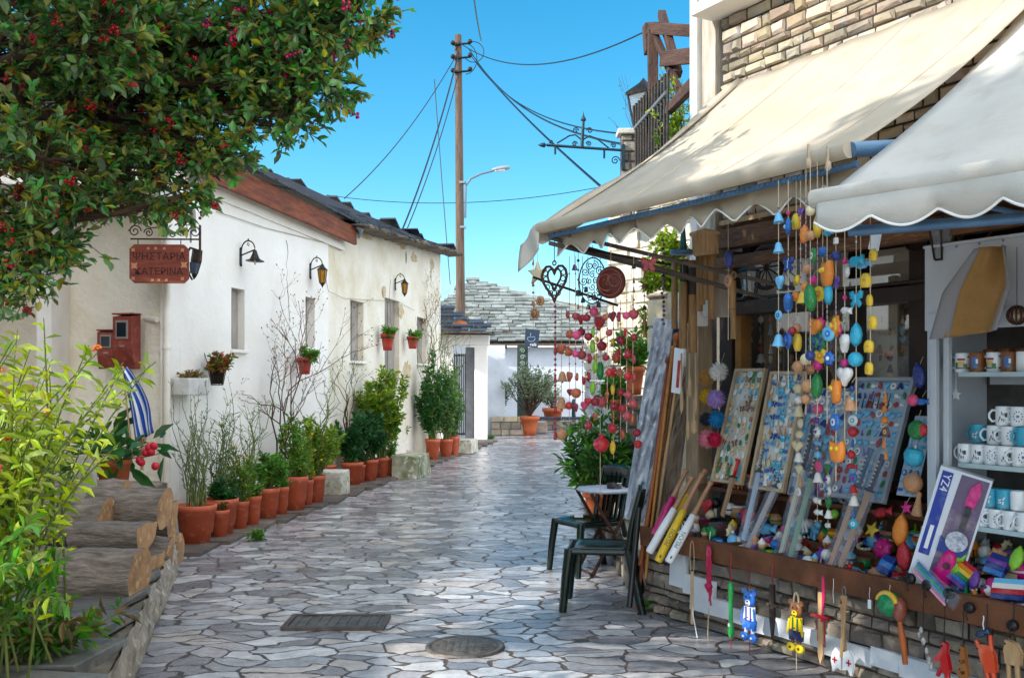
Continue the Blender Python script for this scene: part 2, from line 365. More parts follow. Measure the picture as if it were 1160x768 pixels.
# ================================================================== SETTING
g = MB(); g.box((0, 200, -.25), (900, 900, .49)); struct('ground', g, mat('earth', '6b5f50', '4f463a', .8, .95, .6, 5))
def paving():
    m = bpy.data.materials.new('street_paving'); m.use_nodes = True; n = m.node_tree.nodes; l = m.node_tree.links; b = n['Principled BSDF']
    def N(t, **k):
        o = n.new(t)
        for a, v in k.items(): setattr(o, a, v)
        return o
    tc = N('ShaderNodeTexCoord')
    nz = N('ShaderNodeTexNoise'); nz.inputs['Scale'].default_value = 2.3; nz.inputs['Detail'].default_value = 3; l.new(tc.outputs['Object'], nz.inputs['Vector'])
    sb = N('ShaderNodeVectorMath', operation='SUBTRACT'); l.new(nz.outputs['Color'], sb.inputs[0]); sb.inputs[1].default_value = (.5, .5, .5)
    sc = N('ShaderNodeVectorMath', operation='SCALE'); l.new(sb.outputs[0], sc.inputs[0]); sc.inputs['Scale'].default_value = .42
    ad = N('ShaderNodeVectorMath', operation='ADD'); l.new(tc.outputs['Object'], ad.inputs[0]); l.new(sc.outputs[0], ad.inputs[1])
    mp = N('ShaderNodeMapping'); mp.inputs['Scale'].default_value = (3.9, 6.8, 0); mp.inputs['Rotation'].default_value = (0, 0, .12); l.new(ad.outputs[0], mp.inputs['Vector'])
    def vor(scale, rnd=1):
        e = N('ShaderNodeTexVoronoi', feature='DISTANCE_TO_EDGE'); f = N('ShaderNodeTexVoronoi', feature='F1')
        for v in (e, f): v.voronoi_dimensions = '2D'; v.inputs['Scale'].default_value = scale; v.inputs['Randomness'].default_value = rnd; l.new(mp.outputs[0], v.inputs['Vector'])
        return e, f
    e1, f1 = vor(1.0)
    n2 = N('ShaderNodeTexNoise'); n2.inputs['Scale'].default_value = 14; n2.inputs['Detail'].default_value = 5; l.new(tc.outputs['Object'], n2.inputs['Vector'])
    e_ = N('ShaderNodeMath', operation='MULTIPLY_ADD'); l.new(n2.outputs['Fac'], e_.inputs[0]); e_.inputs[1].default_value = .07; l.new(e1.outputs['Distance'], e_.inputs[2])
    mask = N('ShaderNodeMapRange', interpolation_type='SMOOTHSTEP'); mask.inputs[1].default_value = .06; mask.inputs[2].default_value = .10; l.new(e_.outputs[0], mask.inputs[0])
    ramp = N('ShaderNodeValToRGB'); r = ramp.color_ramp; r.interpolation = 'CONSTANT'
    cs = ['c9c8c8', '9a9a9c', 'b1b0b2', 'd8d6d4', '8c8c90', 'b8b4b4', 'aaacb0', 'c4bab2', '828286']
    r.elements[0].color = (*rgb(cs[0]), 1); r.elements[1].position = 1/9; r.elements[1].color = (*rgb(cs[1]), 1)
    for i in range(2, 9): q = r.elements.new(i/9); q.color = (*rgb(cs[i]), 1)
    sx = N('ShaderNodeSeparateColor'); l.new(f1.outputs['Color'], sx.inputs[0]); l.new(sx.outputs[0], ramp.inputs[0])
    n3 = N('ShaderNodeTexNoise'); n3.inputs['Scale'].default_value = 7; n3.inputs['Detail'].default_value = 8; n3.inputs['Roughness'].default_value = .7; l.new(tc.outputs['Object'], n3.inputs['Vector'])
    hv = N('ShaderNodeHueSaturation'); l.new(ramp.outputs[0], hv.inputs['Color']); mr = N('ShaderNodeMapRange'); mr.inputs[1].default_value = .3; mr.inputs[2].default_value = .7; mr.inputs[3].default_value = .62; mr.inputs[4].default_value = 1.25; l.new(n3.outputs['Fac'], mr.inputs[0]); l.new(mr.outputs[0], hv.inputs['Value'])
    mo = N('ShaderNodeMix', data_type='RGBA'); mo.inputs[6].default_value = (*rgb('3a3029'), 1); mo.inputs[7].default_value = (*rgb('5a4d44'), 1); l.new(n3.outputs['Fac'], mo.inputs[0])
    mx = N('ShaderNodeMix', data_type='RGBA'); l.new(mask.outputs[0], mx.inputs[0]); l.new(mo.outputs[2], mx.inputs[6]); l.new(hv.outputs[0], mx.inputs[7]); l.new(mx.outputs[2], b.inputs['Base Color'])
    rr = N('ShaderNodeMapRange'); l.new(n3.outputs['Fac'], rr.inputs[0]); rr.inputs[1].default_value = .3; rr.inputs[2].default_value = .7; rr.inputs[3].default_value = .07; rr.inputs[4].default_value = .28
    rm = N('ShaderNodeMix'); rm.data_type = 'FLOAT'; l.new(mask.outputs[0], rm.inputs[0]); rm.inputs[2].default_value = .75; l.new(rr.outputs[0], rm.inputs[3]); l.new(rm.outputs[0], b.inputs['Roughness'])
    # every stone lies at its own slight tilt
    pv = N('ShaderNodeVectorMath', operation='SUBTRACT'); l.new(mp.outputs[0], pv.inputs[0]); l.new(f1.outputs['Position'], pv.inputs[1])
    cv = N('ShaderNodeVectorMath', operation='SUBTRACT'); l.new(f1.outputs['Color'], cv.inputs[0]); cv.inputs[1].default_value = (.5, .5, .5)
    dt = N('ShaderNodeVectorMath', operation='DOT_PRODUCT'); l.new(pv.outputs[0], dt.inputs[0]); l.new(cv.outputs[0], dt.inputs[1])
    h1 = N('ShaderNodeMath', operation='MULTIPLY_ADD'); l.new(dt.outputs['Value'], h1.inputs[0]); h1.inputs[1].default_value = .30; l.new(mask.outputs[0], h1.inputs[2])
    h2 = N('ShaderNodeMath', operation='MULTIPLY_ADD'); l.new(n3.outputs['Fac'], h2.inputs[0]); h2.inputs[1].default_value = .9; l.new(h1.outputs[0], h2.inputs[2])
    bp = N('ShaderNodeBump'); bp.inputs['Strength'].default_value = .8; bp.inputs['Distance'].default_value = .013; l.new(h2.outputs[0], bp.inputs['Height']); l.new(bp.outputs[0], b.inputs['Normal'])
    b.inputs['Specular IOR Level'].default_value = .95
    return m
g = MB(); g.add([(-9, -8, .0), (14, -8, .0), (14, 60, .0), (-9, 60, .0)], [(0, 1, 2, 3)]); struct('street', g, paving())
# kerb strip carrying the pots along the left wall
g = MB()
y = 9.0
while y < 26:
    L = random.uniform(.5, .9); a = -4.85+.149*y+.62; 
    g.box((a-.28+.149*L/2, y+L/2, .012), (.6, L-.02, .05), M=None, jit=.012); y += L
struct('planter_kerb', g, mat('kerb_stone', '6f645a', '51473f', 4, .8, .5, 20, island=.25), bevel=.006)
# near left low wall carrying slate flags
def LX(Y): return -.67-.255*Y
g = MB()
g.add([(LX(1.5), 1.5, 0), (LX(8.3), 8.3, 0), (-5, 8.3, 0), (-6, 1.5, 0), (LX(1.5), 1.5, .3), (LX(8.3), 8.3, .28), (-5, 8.3, .28), (-6, 1.5, .3)], [(0, 1, 5, 4), (4, 5, 6, 7), (1, 2, 6, 5), (0, 4, 7, 3)])
tw = thing('low_stone_wall', 'low rough plastered stone wall with dark slate flags on top, bottom left corner', 'wall', (0, 0, 0))
rows = []
for k in range(9):
    z = .31*k/8; rows.append([(LX(1.5+6.8*i/60)+.035*math.sin(z*9)+random.uniform(-.018, .018), 1.5+6.8*i/60, z) for i in range(61)])
q = MB(); q.grid(rows, 0, False); q.build('render_face', mat('rough_render', 'a39888', '7d7264', 5, .95, 1, 22, third='bfb5a4', stretch=(1, 1, .4)), tw)
g.build('core', MORT, tw)
q = MB()
for k in range(12):
    Y0 = 1.5+k*.57; xx = LX(Y0+.25)-.04
    while xx > -4.6:
        ww = random.uniform(.3, .75); q.box((xx-ww/2, Y0+.28+random.uniform(-.05, .05), .325+random.uniform(-.008, .008)), (ww-.02, .55, .045), jit=.02); xx -= ww
q.build('slate_flags', mat('slate_flag', '85837e', '5a5955', 3, .45, .6, 18, island=.25, third='7d7a70'), tw, bevel=.006)
g = MB()
for k in range(8): g.box((LX(4+k*.5)+.06, 4.2+k*.5, .02), (.16, .48, .06), jit=.015)

# drain covers
t = thing('drain_cover', 'rectangular iron drain cover with raised frame set in the paving', 'drain cover', G(382, 706))
m = MB(); 
for (c, d) in (((0, -.17, .012), (.66, .035, .02)), ((0, .17, .012), (.66, .035, .02)), ((-.315, 0, .012), (.035, .31, .02)), ((.315, 0, .012), (.035, .31, .02))): m.box(c, d)
m.build('frame', mat('frame_iron', '6a5f56', '4c443d', 12, .6, .4, 50, metal=.3), t)
m = MB(); m.box((0, 0, .008), (.59, .3, .01))
for k in range(9): m.box((-.26+k*.065, 0, .015), (.02, .28, .006))
m.build('plate', mat('worn_iron', '77716a', '565049', 12, .5, .4, 60, metal=.5), t)
t = thing('manhole_cover', 'round patterned iron manhole cover in the paving near the shop', 'manhole cover', G(527, 733))
m = MB(); m.lathe([(.0, .012), (.2, .012), (.205, .006), (.21, .014), (.235, .014), (.24, .002)], 32, mi=0)
for i in range(-4, 5):
    for j in range(-4, 5):
        if i*i+j*j < 17: m.box((i*.043, j*.043, .015), (.022, .022, .006))
m.build('plate', MATS['worn_iron'], t)
# ================================================================== LEFT BUILDING
LB = thing('white_house', 'long white plastered house with slate roof and rusty wooden fascia on the left', 'house', (0, 0, 0))
def wallmesh(s0, s1, z0, z1a, z1b, holes, depth=.16, name='wall', m=PL, t0=0):
    """wall front in MW frame with rectangular recesses (s0,s1,z0,z1)"""
    xs = sorted(set([s0, s1]+[h[i] for h in holes for i in (0, 1)])); mb = MB()
    top = lambda s: z1a+(z1b-z1a)*(s-s0)/(s1-s0)
    for a, b in zip(xs, xs[1:]):
        zs = [z0]+sorted(set(h[i] for h in holes if h[0] <= a+1e-6 and h[1] >= b-1e-6 for i in (2, 3)))
        zs = zs+[None]
        for zi in range(len(zs)-1):
            lo = zs[zi]; hi = zs[zi+1]
            mid = ((lo+hi)/2) if hi is not None else lo+.01
            if any(h[0] <= a+1e-6 and h[1] >= b-1e-6 and h[2] < mid < h[3] for h in holes): continue
            za, zb = (hi, hi) if hi is not None else (top(a), top(b))
            nx = max(1, int((b-a)/.35)); nz = max(1, int((za-lo)/.35))
            rows = []
            for j in range(nz+1):
                rows.append([])
                for i in range(nx+1):
                    x = a+(b-a)*i/nx; zt = za+(zb-za)*i/nx; zz = lo+(zt-lo)*j/nz
                    d = .012*math.sin(x*2.1+zz*1.3)+.008*math.sin(x*5.3-zz*4.1)
                    e = 0 if (0 < i < nx and 0 < j < nz) else 0
                    rows[-1].append((x, t0+(d if (0 < i < nx and 0 < j < nz) else 0), zz))
            mb.grid(rows, 0, True)
    for (a, b, lo, hi) in holes:
        mb.add([(a, t0, lo), (b, t0, lo), (b, t0, hi), (a, t0, hi), (a, t0+depth, lo), (b, t0+depth, lo), (b, t0+depth, hi), (a, t0+depth, hi)], [(0, 1, 5, 4), (1, 2, 6, 5), (2, 3, 7, 6), (3, 0, 4, 7)], 0)
    return mb.build(name, m, LB, M=MW)
def hole(px0, px1, pyt, pyb):
    a = wof(WP(px0, pyt)); b = wof(WP(px1, pyt)); zt = (WP(px0, pyt).z+WP(px1, pyt).z)/2; pm = WP((px0+px1)/2, pyb); return (a, b, pm.z, WP((px0+px1)/2, pyt).z)
sB = wof(WP(372, 300)); sE = wof(WP(500, 300))
H1 = [hole(262, 277, 327, 396), hole(346, 356.5, 337, 394)]
H2 = [hole(398, 413, 341, 409), hole(437, 453.5, 339, 432), hole(473.5, 484, 360, 412)]
wallmesh(0, sB, 0, 3.72, 3.72, H1, name='wall')
wallmesh(sB, sE, 0, 3.95, 4.42, H2, name='old_wall', m=PLO, t0=.02)
m = MB(); m.box((.0, .0, 0), (.01, .01, .01))
mb = MB(); # far gable, side return and back so that the house is closed
mb.add([W(sE, .02, 0), W(sE, 6, 0), W(sE, 6, 4.42), W(sE, .02, 4.42), W(0, 6, 0), W(0, 6, 4), W(0, 0, 0), W(0, 0, 3.72)], [(0, 1, 2, 3), (1, 4, 5, 2), (6, 4, 5, 7)]); mb.build('side_wall', PLO, LB)
for i, (a, b, lo, hi) in enumerate(H1+H2):
    q = MB(); q.box(((a+b)/2, .13 if i != 0 else .1, (lo+hi)/2), (b-a-.004, .03, hi-lo-.004))
    q.box(((a+b)/2, .108 if i else .078, (lo+hi)/2), (.02, .012, hi-lo-.03))
    sh = q.build('shutter', mat('grey_shutter', 'a39a90', '857c72', 2, .8, .5, 20), LB, M=MW)
    q = MB(); q.box(((a+b)/2, .02, lo-.02), (b-a+.08, .12, .04)); q.build('sill', PL, LB, M=MW, bevel=.006)
# peeled stain patches under the eaves: their own shapes
def blob_patch(s, z, rx, rz, m, name='peeled_patch', t=.014):
    out = [(s+rx*math.cos(a)*random.uniform(.55, 1.15), z+rz*math.sin(a)*random.uniform(.55, 1.15)) for a in np.linspace(0, 2*PI, 22)[:-1]]
    q = MB(); q.prism(out, t-.004, t); q.build(name, m, LB, M=MW)
for (px, py, rx, rz) in ((455, 277, .5, .08), (470, 292, .3, .1), (372, 282, .06, .22), (490, 300, .2, .15), (436, 330, .14, .12), (462, 420, .3, .2), (482, 440, .2, .25), (455, 352, .2, .14), (415, 268, .45, .05)):
    p = WP(px, py); blob_patch(wof(p), p.z, rx, rz, mat('peeled_plaster', 'cdbb98', 'b79c72', 5, .9, .7, 25, third='dccfb8'))
for (px, py) in ((461, 292), (489, 310), (300, 372)):
    p = WP(px, py); blob_patch(wof(p), p.z, .04, .13 if px > 400 else .03, mat('bare_stone_chip', '7a6a58', '5b4d40', 8, .9, .5, 25), t=.018)
# fascia
fa = wof(WP(205, 200)); fb = wof(WP(391, 260))
q = MB(); q.box(((fa+fb)/2, -.16, 3.80), (fb-fa, .05, .27), jit=.004); q.build('fascia', WOODF, LB, M=MW, bevel=.006)
q = MB(); q.box(((fa+fb)/2, -.06, 3.73), (fb-fa, .15, .02)); q.box(((fa+fb)/2-.1, -.015, 3.62), (fb-fa, .03, .1)); q.build('soffit', PL, LB, M=MW)
# roof
q = MB()
slates(q, W(fa-.2, -.24, 3.95), WX, WI+Vector((0, 0, .33)), fb-fa+.3, 3.2, .32, .3, .024)
q.build('roof', SLATE, LB)
e0 = W(fb-.1, -.2, 3.98); e1 = W(sE+.25, -.28, 4.42); ed = (e1-e0); Ln = ed.length
apex = P(345, 208, 19.5)
r2 = MB(); up = (WI+Vector((0, 0, .42)))
sA = (apex-e0).dot(ed.normalized())
def hipmask(x, y):
    lim = min(1, (Ln-x)/max(.01, Ln-sA)); return y < 3.1*lim
slates(r2, e0, ed, up, Ln, 3.3, .34, .3, .028, mask=hipmask); r2.build('old_roof', SLATE, LB)
r2 = MB(); far0 = e1
slates(r2, e1, WI, -WX+Vector((0, 0, .45)), 6, 3.4, .34, .32, .028, mask=lambda x, y: y < x*1.0); r2.build('hip_roof', SLATE, LB)
r2 = MB()
for k in range(60):
    s = k/60*Ln; p = e0+ed.normalized()*s; r2.box((0, 0, 0), (random.uniform(.2, .4), random.uniform(.3, .42), .03), M=T(p.x, p.y, p.z-.035+random.uniform(-.015, .01)) @ R('Z', WYAW+random.uniform(-.15, .15)), jit=.015)
r2.build('eave_slates', SLATEE, LB)
r2 = MB(); r2.add([e0+Vector((0, 0, -.05)), e1+Vector((0, 0, -.05)), e1+up*3-WX*3, e0+up*3], [(0, 1, 2, 3)]); r2.build('roof_boards', WOODD, LB)
# stains, chips, damp at the foot, thin cable along the wall
for k in range(16):
    s_ = random.uniform(.2, 12); q_ = mat('damp_plaster', 'cdbfa4', 'b3a488', 4, .95, .6, 20, third='d8cbb2'); blob_patch(s_, random.uniform(.05, .35), random.uniform(.2, .5), random.uniform(.08, .2), q_, 'damp_patch', .008 if s_ < sB else .028)
for k in range(14):
    s_ = random.uniform(.3, 12); blob_patch(s_, random.uniform(.8, 3.5), random.uniform(.02, .07), random.uniform(.02, .06), mat('chipped_plaster', 'c8b898', 'a8977c', 6, .95, .6, 20), 'plaster_chip', .012 if s_ < sB else .03)
def cable_on_wall(pts, lab):
    q = MB(); q.tube([WP(px, py, -.02) for px, py in pts], .004, 4); tag(q.build('wall_cable', mat('grey_cable', '8f887c', None, 5, .7)), lab, 'cable')
cable_on_wall([(245, 240), (262, 245), (300, 258), (340, 268), (372, 276)], 'thin pale cable sagging along the wall just under the fascia')
cable_on_wall([(366, 300), (372, 330), (390, 338), (420, 340), (450, 341), (470, 352)], 'thin cable drooping across the old wall above the shutters')
for s_ in (3.1, 8.2): 
    q = MB(); z_ = 3.4; pts = []
    for i in range(14): pts.append((s_, -.014 if s_ < sB else .004, z_)); z_ -= random.uniform(.04, .12); s_ += random.uniform(-.05, .06)
    q.tube(pts, .0035, 4); q.build('crack', mat('crack_dark', '7f7464', None, 5, .9), LB, M=MW)
# flashing
q = MB(); q.tube([W(fb-.1, -.2, 3.95), W(fb, -.24, 3.9), W(fb+.05, -.2, 3.78)], [.05, .06, .02], 6); q.build('flashing', GALV, LB)
# porch wall facing the camera, pillar, door recess
pw = MB()
y0 = 10.05; xR = -4.85+.149*y0
pw.grid([[(xR-.0-(xR+4.42)*i/6*1.0 if False else -4.42+(xR+4.42)*i/6, y0+.004*math.sin(i*2+j), 3.35*j/6) for i in range(7)] for j in range(7)])
pw.add([(-4.42, y0, 0), (-4.42, y0-.5, 0), (-4.42, y0-.5, 3.35), (-4.42, y0, 3.35), (-4.56, y0-.5, 0), (-4.56, y0-.5, 3.35), (-4.56, y0+.6, 0), (-4.56, y0+.6, 3.35)], [(1, 0, 3, 2), (1, 4, 5, 2)][0:2]+[(4, 6, 7, 5)])
pw.add([(-4.56, 10.6, 0), (-9, 10.6, 0), (-9, 10.6, 3.35), (-4.56, 10.6, 3.35)], [(0, 1, 2, 3)])
pw.build('porch_wall', mat('porch_plaster', 'ece5dc', 'd9d1c6', 1.3, .85, .35, 14), LB)
q = MB(); q.box((-6.0, 9.9, 3.42), (5.3, 1.9, .12), jit=.01); q.build('porch_slab', mat('slab_plaster', 'e4dfd8', 'c9c2b8', 3, .9, .4, 20), LB, bevel=.01)
q = MB(); slates(q, (-9, 9.0, 3.50), (1, 0, 0), (0, .95, .32), 5.6, 2.6, .35, .3, .03); q.build('porch_roof', SLATEG, LB)
d = MB(); d.box((-5.25, 10.56, 1.45), (.95, .06, 2.3)); dr = d.build('door', mat('red_brown_wood', '5a2a1e', '3b1b14', 4, .5, .3, 20, stretch=(6, 6, 1)), LB, bevel=.005)
for k in range(3):
    q = MB(); q.box((-5.5+k*.26, 10.51, 1.6), (.17, .02, 1.7)); q.build('panel', MATS['red_brown_wood'], dr, bevel=.004)
q = MB(); q.box((-4.73, 10.53, 1.45), (.1, .1, 2.4)); q.box((-5.78, 10.53, 1.45), (.1, .1, 2.4)); q.box((-5.25, 10.53, 2.67), (1.15, .1, .1)); q.build('door_frame', MATS['red_brown_wood'], LB, bevel=.005)
q = MB(); q.box((-5.0, 9.25, .3), (3.2, 1.55, .6)); q.build('terrace_step', mat('step_stone', '8f867a', '6f675c', 4, .9, .4, 20), LB, bevel=.02)
# drain pipes at the corner
def pipe(px, lab, off, r):
    q = MB(); p = P(px, 300, 9.75-off); q.tube([(p.x, p.y, .6), (p.x, p.y, 3.0), (p.x-.02, p.y, 3.2), (p.x-.22, p.y, 3.42)] if r > .03 else [(p.x, p.y, .5), (p.x, p.y, 3.3)], r, 10)
    for z in (.9, 1.9, 2.8): q.tube([(p.x, p.y, z), (p.x, p.y, z+.03)], r*1.25, 10)
    o = q.build('drain_pipe' if r > .03 else 'cable_conduit', mat('white_pipe', 'f0e8da', 'ddd2c0', 3, .6), None)
    tag(o, lab, 'pipe')
pipe(189, 'fat white drain pipe running down the house corner beside the hanging sign', .03, .034)
pipe(183, 'thin white conduit pipe left of the fat drain pipe', .0, .016)
# ---- wall lamps
def bracket_arm(n_, M_):
    q = MB(); q.box((0, -.012, 0), (.05, .024, .24)); q.ball((0, -.02, .12), .022); q.ball((0, -.02, -.12), .022)
    arc = [(0, -.02, .02)]+[(0, -.17-.14*math.cos(a), .10+.13*math.sin(a)) for a in np.linspace(0, PI, 12)]
    q.tube(arc, .011, 6); q.tube([(0, -.17+.03*math.cos(a)*(1-a/9), .17+.03*math.sin(a)*(1-a/9)) for a in np.linspace(0, 7, 14)], .006, 5); q.ball((0, -.17, .25), .014)
    return q.build('bracket', IRON, n_)
def lamp(px, py, kind, label):
    p = WP(px, py, 0); t = thing('wall_lamp', label, 'wall lamp', p, WYAW, 'black iron lamps on the white house'); t.scale = (.85, .58, .8)
    bracket_arm(t, None)
    q = MB()
    if kind == 'bell':
        q.lathe([(0, .06), (.03, .05), (.05, 0), (.075, -.05), (.1, -.08), (.17, -.1), (.172, -.106), (.09, -.09)], 14, T(0, -.31, .04)); q.build('lamp_shade', IRON, t)
        q = MB(); q.ball((0, -.31, -.08), (.022, .022, .045)); q.build('bulb', mat('bulb_glass', 'd8d4cc', None, 5, .1), t)
    else:
        q.lathe([(0, .1), (.03, .08), (.05, .04), (.12, -.01), (.118, -.02), (.0, -.02)], 6, T(0, -.31, .03), sm=False); q.lathe([(.07, -.24), (.04, -.27), (.015, -.3), (0, -.33)], 6, T(0, -.31, .03), sm=False)
        for k in range(6):
            a = 2*PI*k/6; q.tube([(.105*math.cos(a), -.31+.105*math.sin(a), .01), (.068*math.cos(a), -.31+.068*math.sin(a), -.21)], .007, 4)
        q.build('lantern_frame', IRON, t)
        q = MB(); q.lathe([(.098, -.02), (.064, -.24), (0, -.24)], 6, T(0, -.31, .03), sm=False); q.build('glass', AMBER, t)
    return t
lamp(272, 291, 'bell', 'black iron bell shaped wall lamp nearest the hanging sign')
lamp(351, 307, 'lantern', 'amber glass lantern under the end of the rusty fascia')
lamp(447.5, 322, 'lantern', 'amber glass lantern on the stained old wall, farthest of the wall lamps')
# ---- sign with scroll bracket
Ys = 9.45; pc = P(180.5, 299, Ys); k = Ys/F
t = thing('hanging_sign', 'brown carved tavern sign with Greek lettering hanging from a scroll bracket', 'sign', pc, 0.05)
a, b, c = 32.5*k, 21.5*k, 5*k
out = [(-a+c, -b), (a-c, -b), (a, -b+c), (a, b-c), (a-c, b), (-a+c, b), (-a, b-c), (-a, -b+c)]
q = MB(); q.prism(out, -.015, .015); bd = q.build('board', mat('sign_wood', '8a3f28', '6f2e1c', 5, .6, .4, 30, stretch=(1, 6, 6)), t, bevel=.003)
LET = mat('dark_lettering', '35120c', None, 5, .7)
put_text('ΨΗΣΤΑΡΙΑ', .096, T(0, -.0165, .065), LET, t); put_text('ΚΑΤΕΡΙΝΑ', .092, T(0, -.0165, -.075), LET, t)
q = MB()
for (x, z, r) in ((-.24, .13, .02), (-.1, .145, .016), (-.03, .145, .016), (.05, .145, .016), (.22, .13, .02), (-.23, -.02, .035), (.235, -.01, .035), (-.24, -.14, .02), (-.06, -.155, .016), (.0, -.155, .016), (.07, -.155, .016), (.22, -.14, .02)):
    q.prism([(x+r*math.cos(a_)*(1.2 if i_ % 2 else .6), z+r*math.sin(a_)*(1.2 if i_ % 2 else .6)) for i_, a_ in enumerate(np.linspace(0, 2*PI, 9)[:-1])], -.019, -.015)
q.build('carved_flowers', mat('carved_wood', 'c0805c', None, 5, .7), t)
q = MB(); q.box((.06, 0, b+.055), (.66, .014, .014)); q.box((.38, 0, b+.02), (.016, .03, .34))
def spiral(q, cx, cz, r0, turns, sg=1, ph=0, rad=.006, y=0):
    q.tube([(cx+sg*r0*(1-u*.85)*math.cos(ph+u*turns*2*PI), y, cz+r0*(1-u*.85)*math.sin(ph+u*turns*2*PI)) for u in np.linspace(0, 1, 26)], rad, 5)
z0 = b+.13
for (x, zz, r, sg, ph) in ((-.23, z0, .06, 1, 0), (-.1, z0-.015, .045, -1, 0), (.03, z0-.02, .045, 1, 0), (.12, z0-.03, .035, -1, 0), (.33, z0-.005, .06, -1, 0)): spiral(q, x, zz, r, 1.6, sg, ph)
q.tube([(-.29, 0, z0), (-.2, 0, z0+.09), (-.08, 0, z0+.03), (.05, 0, z0+.04), (.2, 0, z0-.04), (.27, 0, z0-.03)], .006, 5)
q.build('scroll_bracket', RUST, t)
q = MB(); q.tube([(-.2, 0, b-.005), (-.2, 0, b+.055)], .005, 5); q.tube([(.2, 0, b-.005), (.2, 0, b+.055)], .005, 5); q.build('hanger', IRON, t)
# dark wrought lamp beside the sign
t = thing('wall_lamp', 'dark wrought iron lamp in profile right beside the brown sign', 'wall lamp', P(212, 300, 9.95), .1)
q = MB(); q.tube([(0, 0, .0), (.0, 0, .12), (.03, 0, .17), (.09, 0, .15)], .013, 6); q.tube([(0, 0, 0), (.02, 0, -.1), (.05, 0, -.15)], .01, 6); q.build('bracket', IRON, t)
q = MB(); q.lathe([(0, .14), (.05, .13), (.055, .02), (.035, -.1), (.02, -.14), (0, -.17)], 6, T(.085, 0, .02) @ R('Y', .12), sm=False); q.build('lantern', IRON, t)
q = MB(); q.lathe([(.052, .02), (.036, -.09), (0, -.09)], 6, T(.075, -.012, -.0) @ R('Y', .12), sm=False); q.build('glass', mat('smoky_glass', '4a5560', None, 5, .1), t)
t = tag(MB().tube([P(221-3, 238, 9.8), P(219, 262, 9.8)], .03, 8).tube([P(216, 262, 9.8), P(216, 275, 9.8)], .01, 6).build('insulator_bracket', mat('old_grey_insulator', '9a938a', '7f776c', 9, .7)), 'grey insulator bracket on the wall corner above the scroll bracket', 'insulator')
# ---- meter boxes
def meterbox(px0, px1, pyt, pyb, label, yaw, dpt):
    Y = 9.75; p = P((px0+px1)/2, pyb, Y); w_ = (px1-px0)*Y/F; h_ = (pyb-pyt)*Y/F
    t = thing('meter_box', label, 'meter box', p, yaw)
    q = MB(); d0, d1 = dpt*.6, dpt
    q.add([(-w_/2, 0, 0), (w_/2, 0, 0), (w_/2, 0, h_), (-w_/2, 0, h_), (-w_/2, -d0, 0), (w_/2, -d0, 0), (w_/2, -d1, h_*.35), (-w_/2, -d1, h_*.35), (w_/2, -d1, h_*.96), (-w_/2, -d1, h_*.96)],
          [(0, 1, 2, 3), (4, 5, 1, 0), (4, 7, 6, 5), (7, 9, 8, 6), (9, 3, 2, 8), (0, 3, 9, 7, 4), (1, 5, 6, 8, 2)]); q.build('housing', BRICKR, t, bevel=.006)
    q = MB(); zc = h_*.72; q.box((0, -d1-.006, zc), (w_*.62, .012, h_*.34)); q.build('window_frame', mat('box_grey', '8d8078', None, 5, .6), t, bevel=.002)
    q = MB(); q.box((0, -d1-.014, zc), (w_*.46, .006, h_*.26)); q.build('window', GLASSD, t)
    q = MB(); q.box((0, -d1-.004, h_*.42), (w_*.25, .01, .018)); q.build('latch', MATS['box_grey'], t)
    q = MB(); q.box((0, -d1/2, h_+.006), (w_*1.06, d1*1.06, .014)); q.build('lid', BRICKR, t, bevel=.003)
    return t
meterbox(136, 161, 357, 418, 'large rust red meter box with glass window on the porch wall', -.25, .14)
meterbox(114, 134, 375, 418, 'small rust red meter box left of the larger one', .0, .09)
tag(MB().tube([P(160, 361, 9.9), P(178, 362, 9.75)], .03, 10).build('conduit_stub', MATS['white_pipe']), 'short white conduit joining the large meter box to the pipe', 'pipe')
# ================================================================== GATE PORCH
gp = thing('gate_porch', 'small white gateway with slate roof at the far end of the white house', 'gateway', (0, 0, 0))
Yg = 26.5
x0, x1 = P(498, 0, Yg).x, P(513.5, 0, Yg).x; xc0, xc1 = P(537.5, 0, Yg).x, P(552, 0, Yg).x
q = MB(); q.box(((x0+x1)/2-.3, Yg+.2, 1.35), (x1-x0+.6, .4, 2.7)); q.build('left_wall', PL, gp, bevel=.02)
q = MB(); q.box(((xc0+xc1)/2, Yg+.25, 1.33), (xc1-xc0, .5, 2.66)); q.build('pillar', PL, gp, bevel=.02)
q = MB(); q.box(((x0+xc1)/2-.2, Yg+.3, 2.66), (xc1-x0+.5, .7, .28)); q.build('lintel', PL, gp, bevel=.02)
q = MB(); q.box((xc0-.14, Yg+.45, 1.25), (.24, .1, 2.45)); q.build('shaded_reveal', mat('reveal_shade', '9a9ca0', '82868c', 4, .8, .3, 20), gp)  # side reveal of the pillar; its shade is put into the grey
q = MB(); rp = P(521, 369, Yg-.05); q.prism([(rp.x+.24*math.cos(a), rp.z-.02+.16*math.sin(a)*(1 if math.sin(a) > 0 else .5)) for a in np.linspace(0, 2*PI, 14)[:-1]], Yg-.03, Yg); q.build('rusty_emblem', mat('orange_rust', 'b06a38', '8a4a24', 10, .8), gp)
gt = MB(); gx0, gx1 = x1+.02, xc0-.26
for k in range(7): gt.tube([(gx0+(gx1-gx0)*k/6, Yg+.2, .1), (gx0+(gx1-gx0)*k/6, Yg+.2, 2.3)], .014, 6)
for z in (.15, .9, 2.25): gt.box(((gx0+gx1)/2, Yg+.2, z), (gx1-gx0, .03, .04))
go = gt.build('iron_gate', IRON); tag(go, 'dark iron bar gate inside the small white gateway', 'gate')
q = MB(); q.box(((gx0+gx1)/2-.3, Yg+2.4, 1.3), (3, .1, 2.6)); q.build('inner_wall', PLB, gp)
q = MB(); eA = P(496, 377, Yg-.5); eB = P(564, 380, Yg-.5)
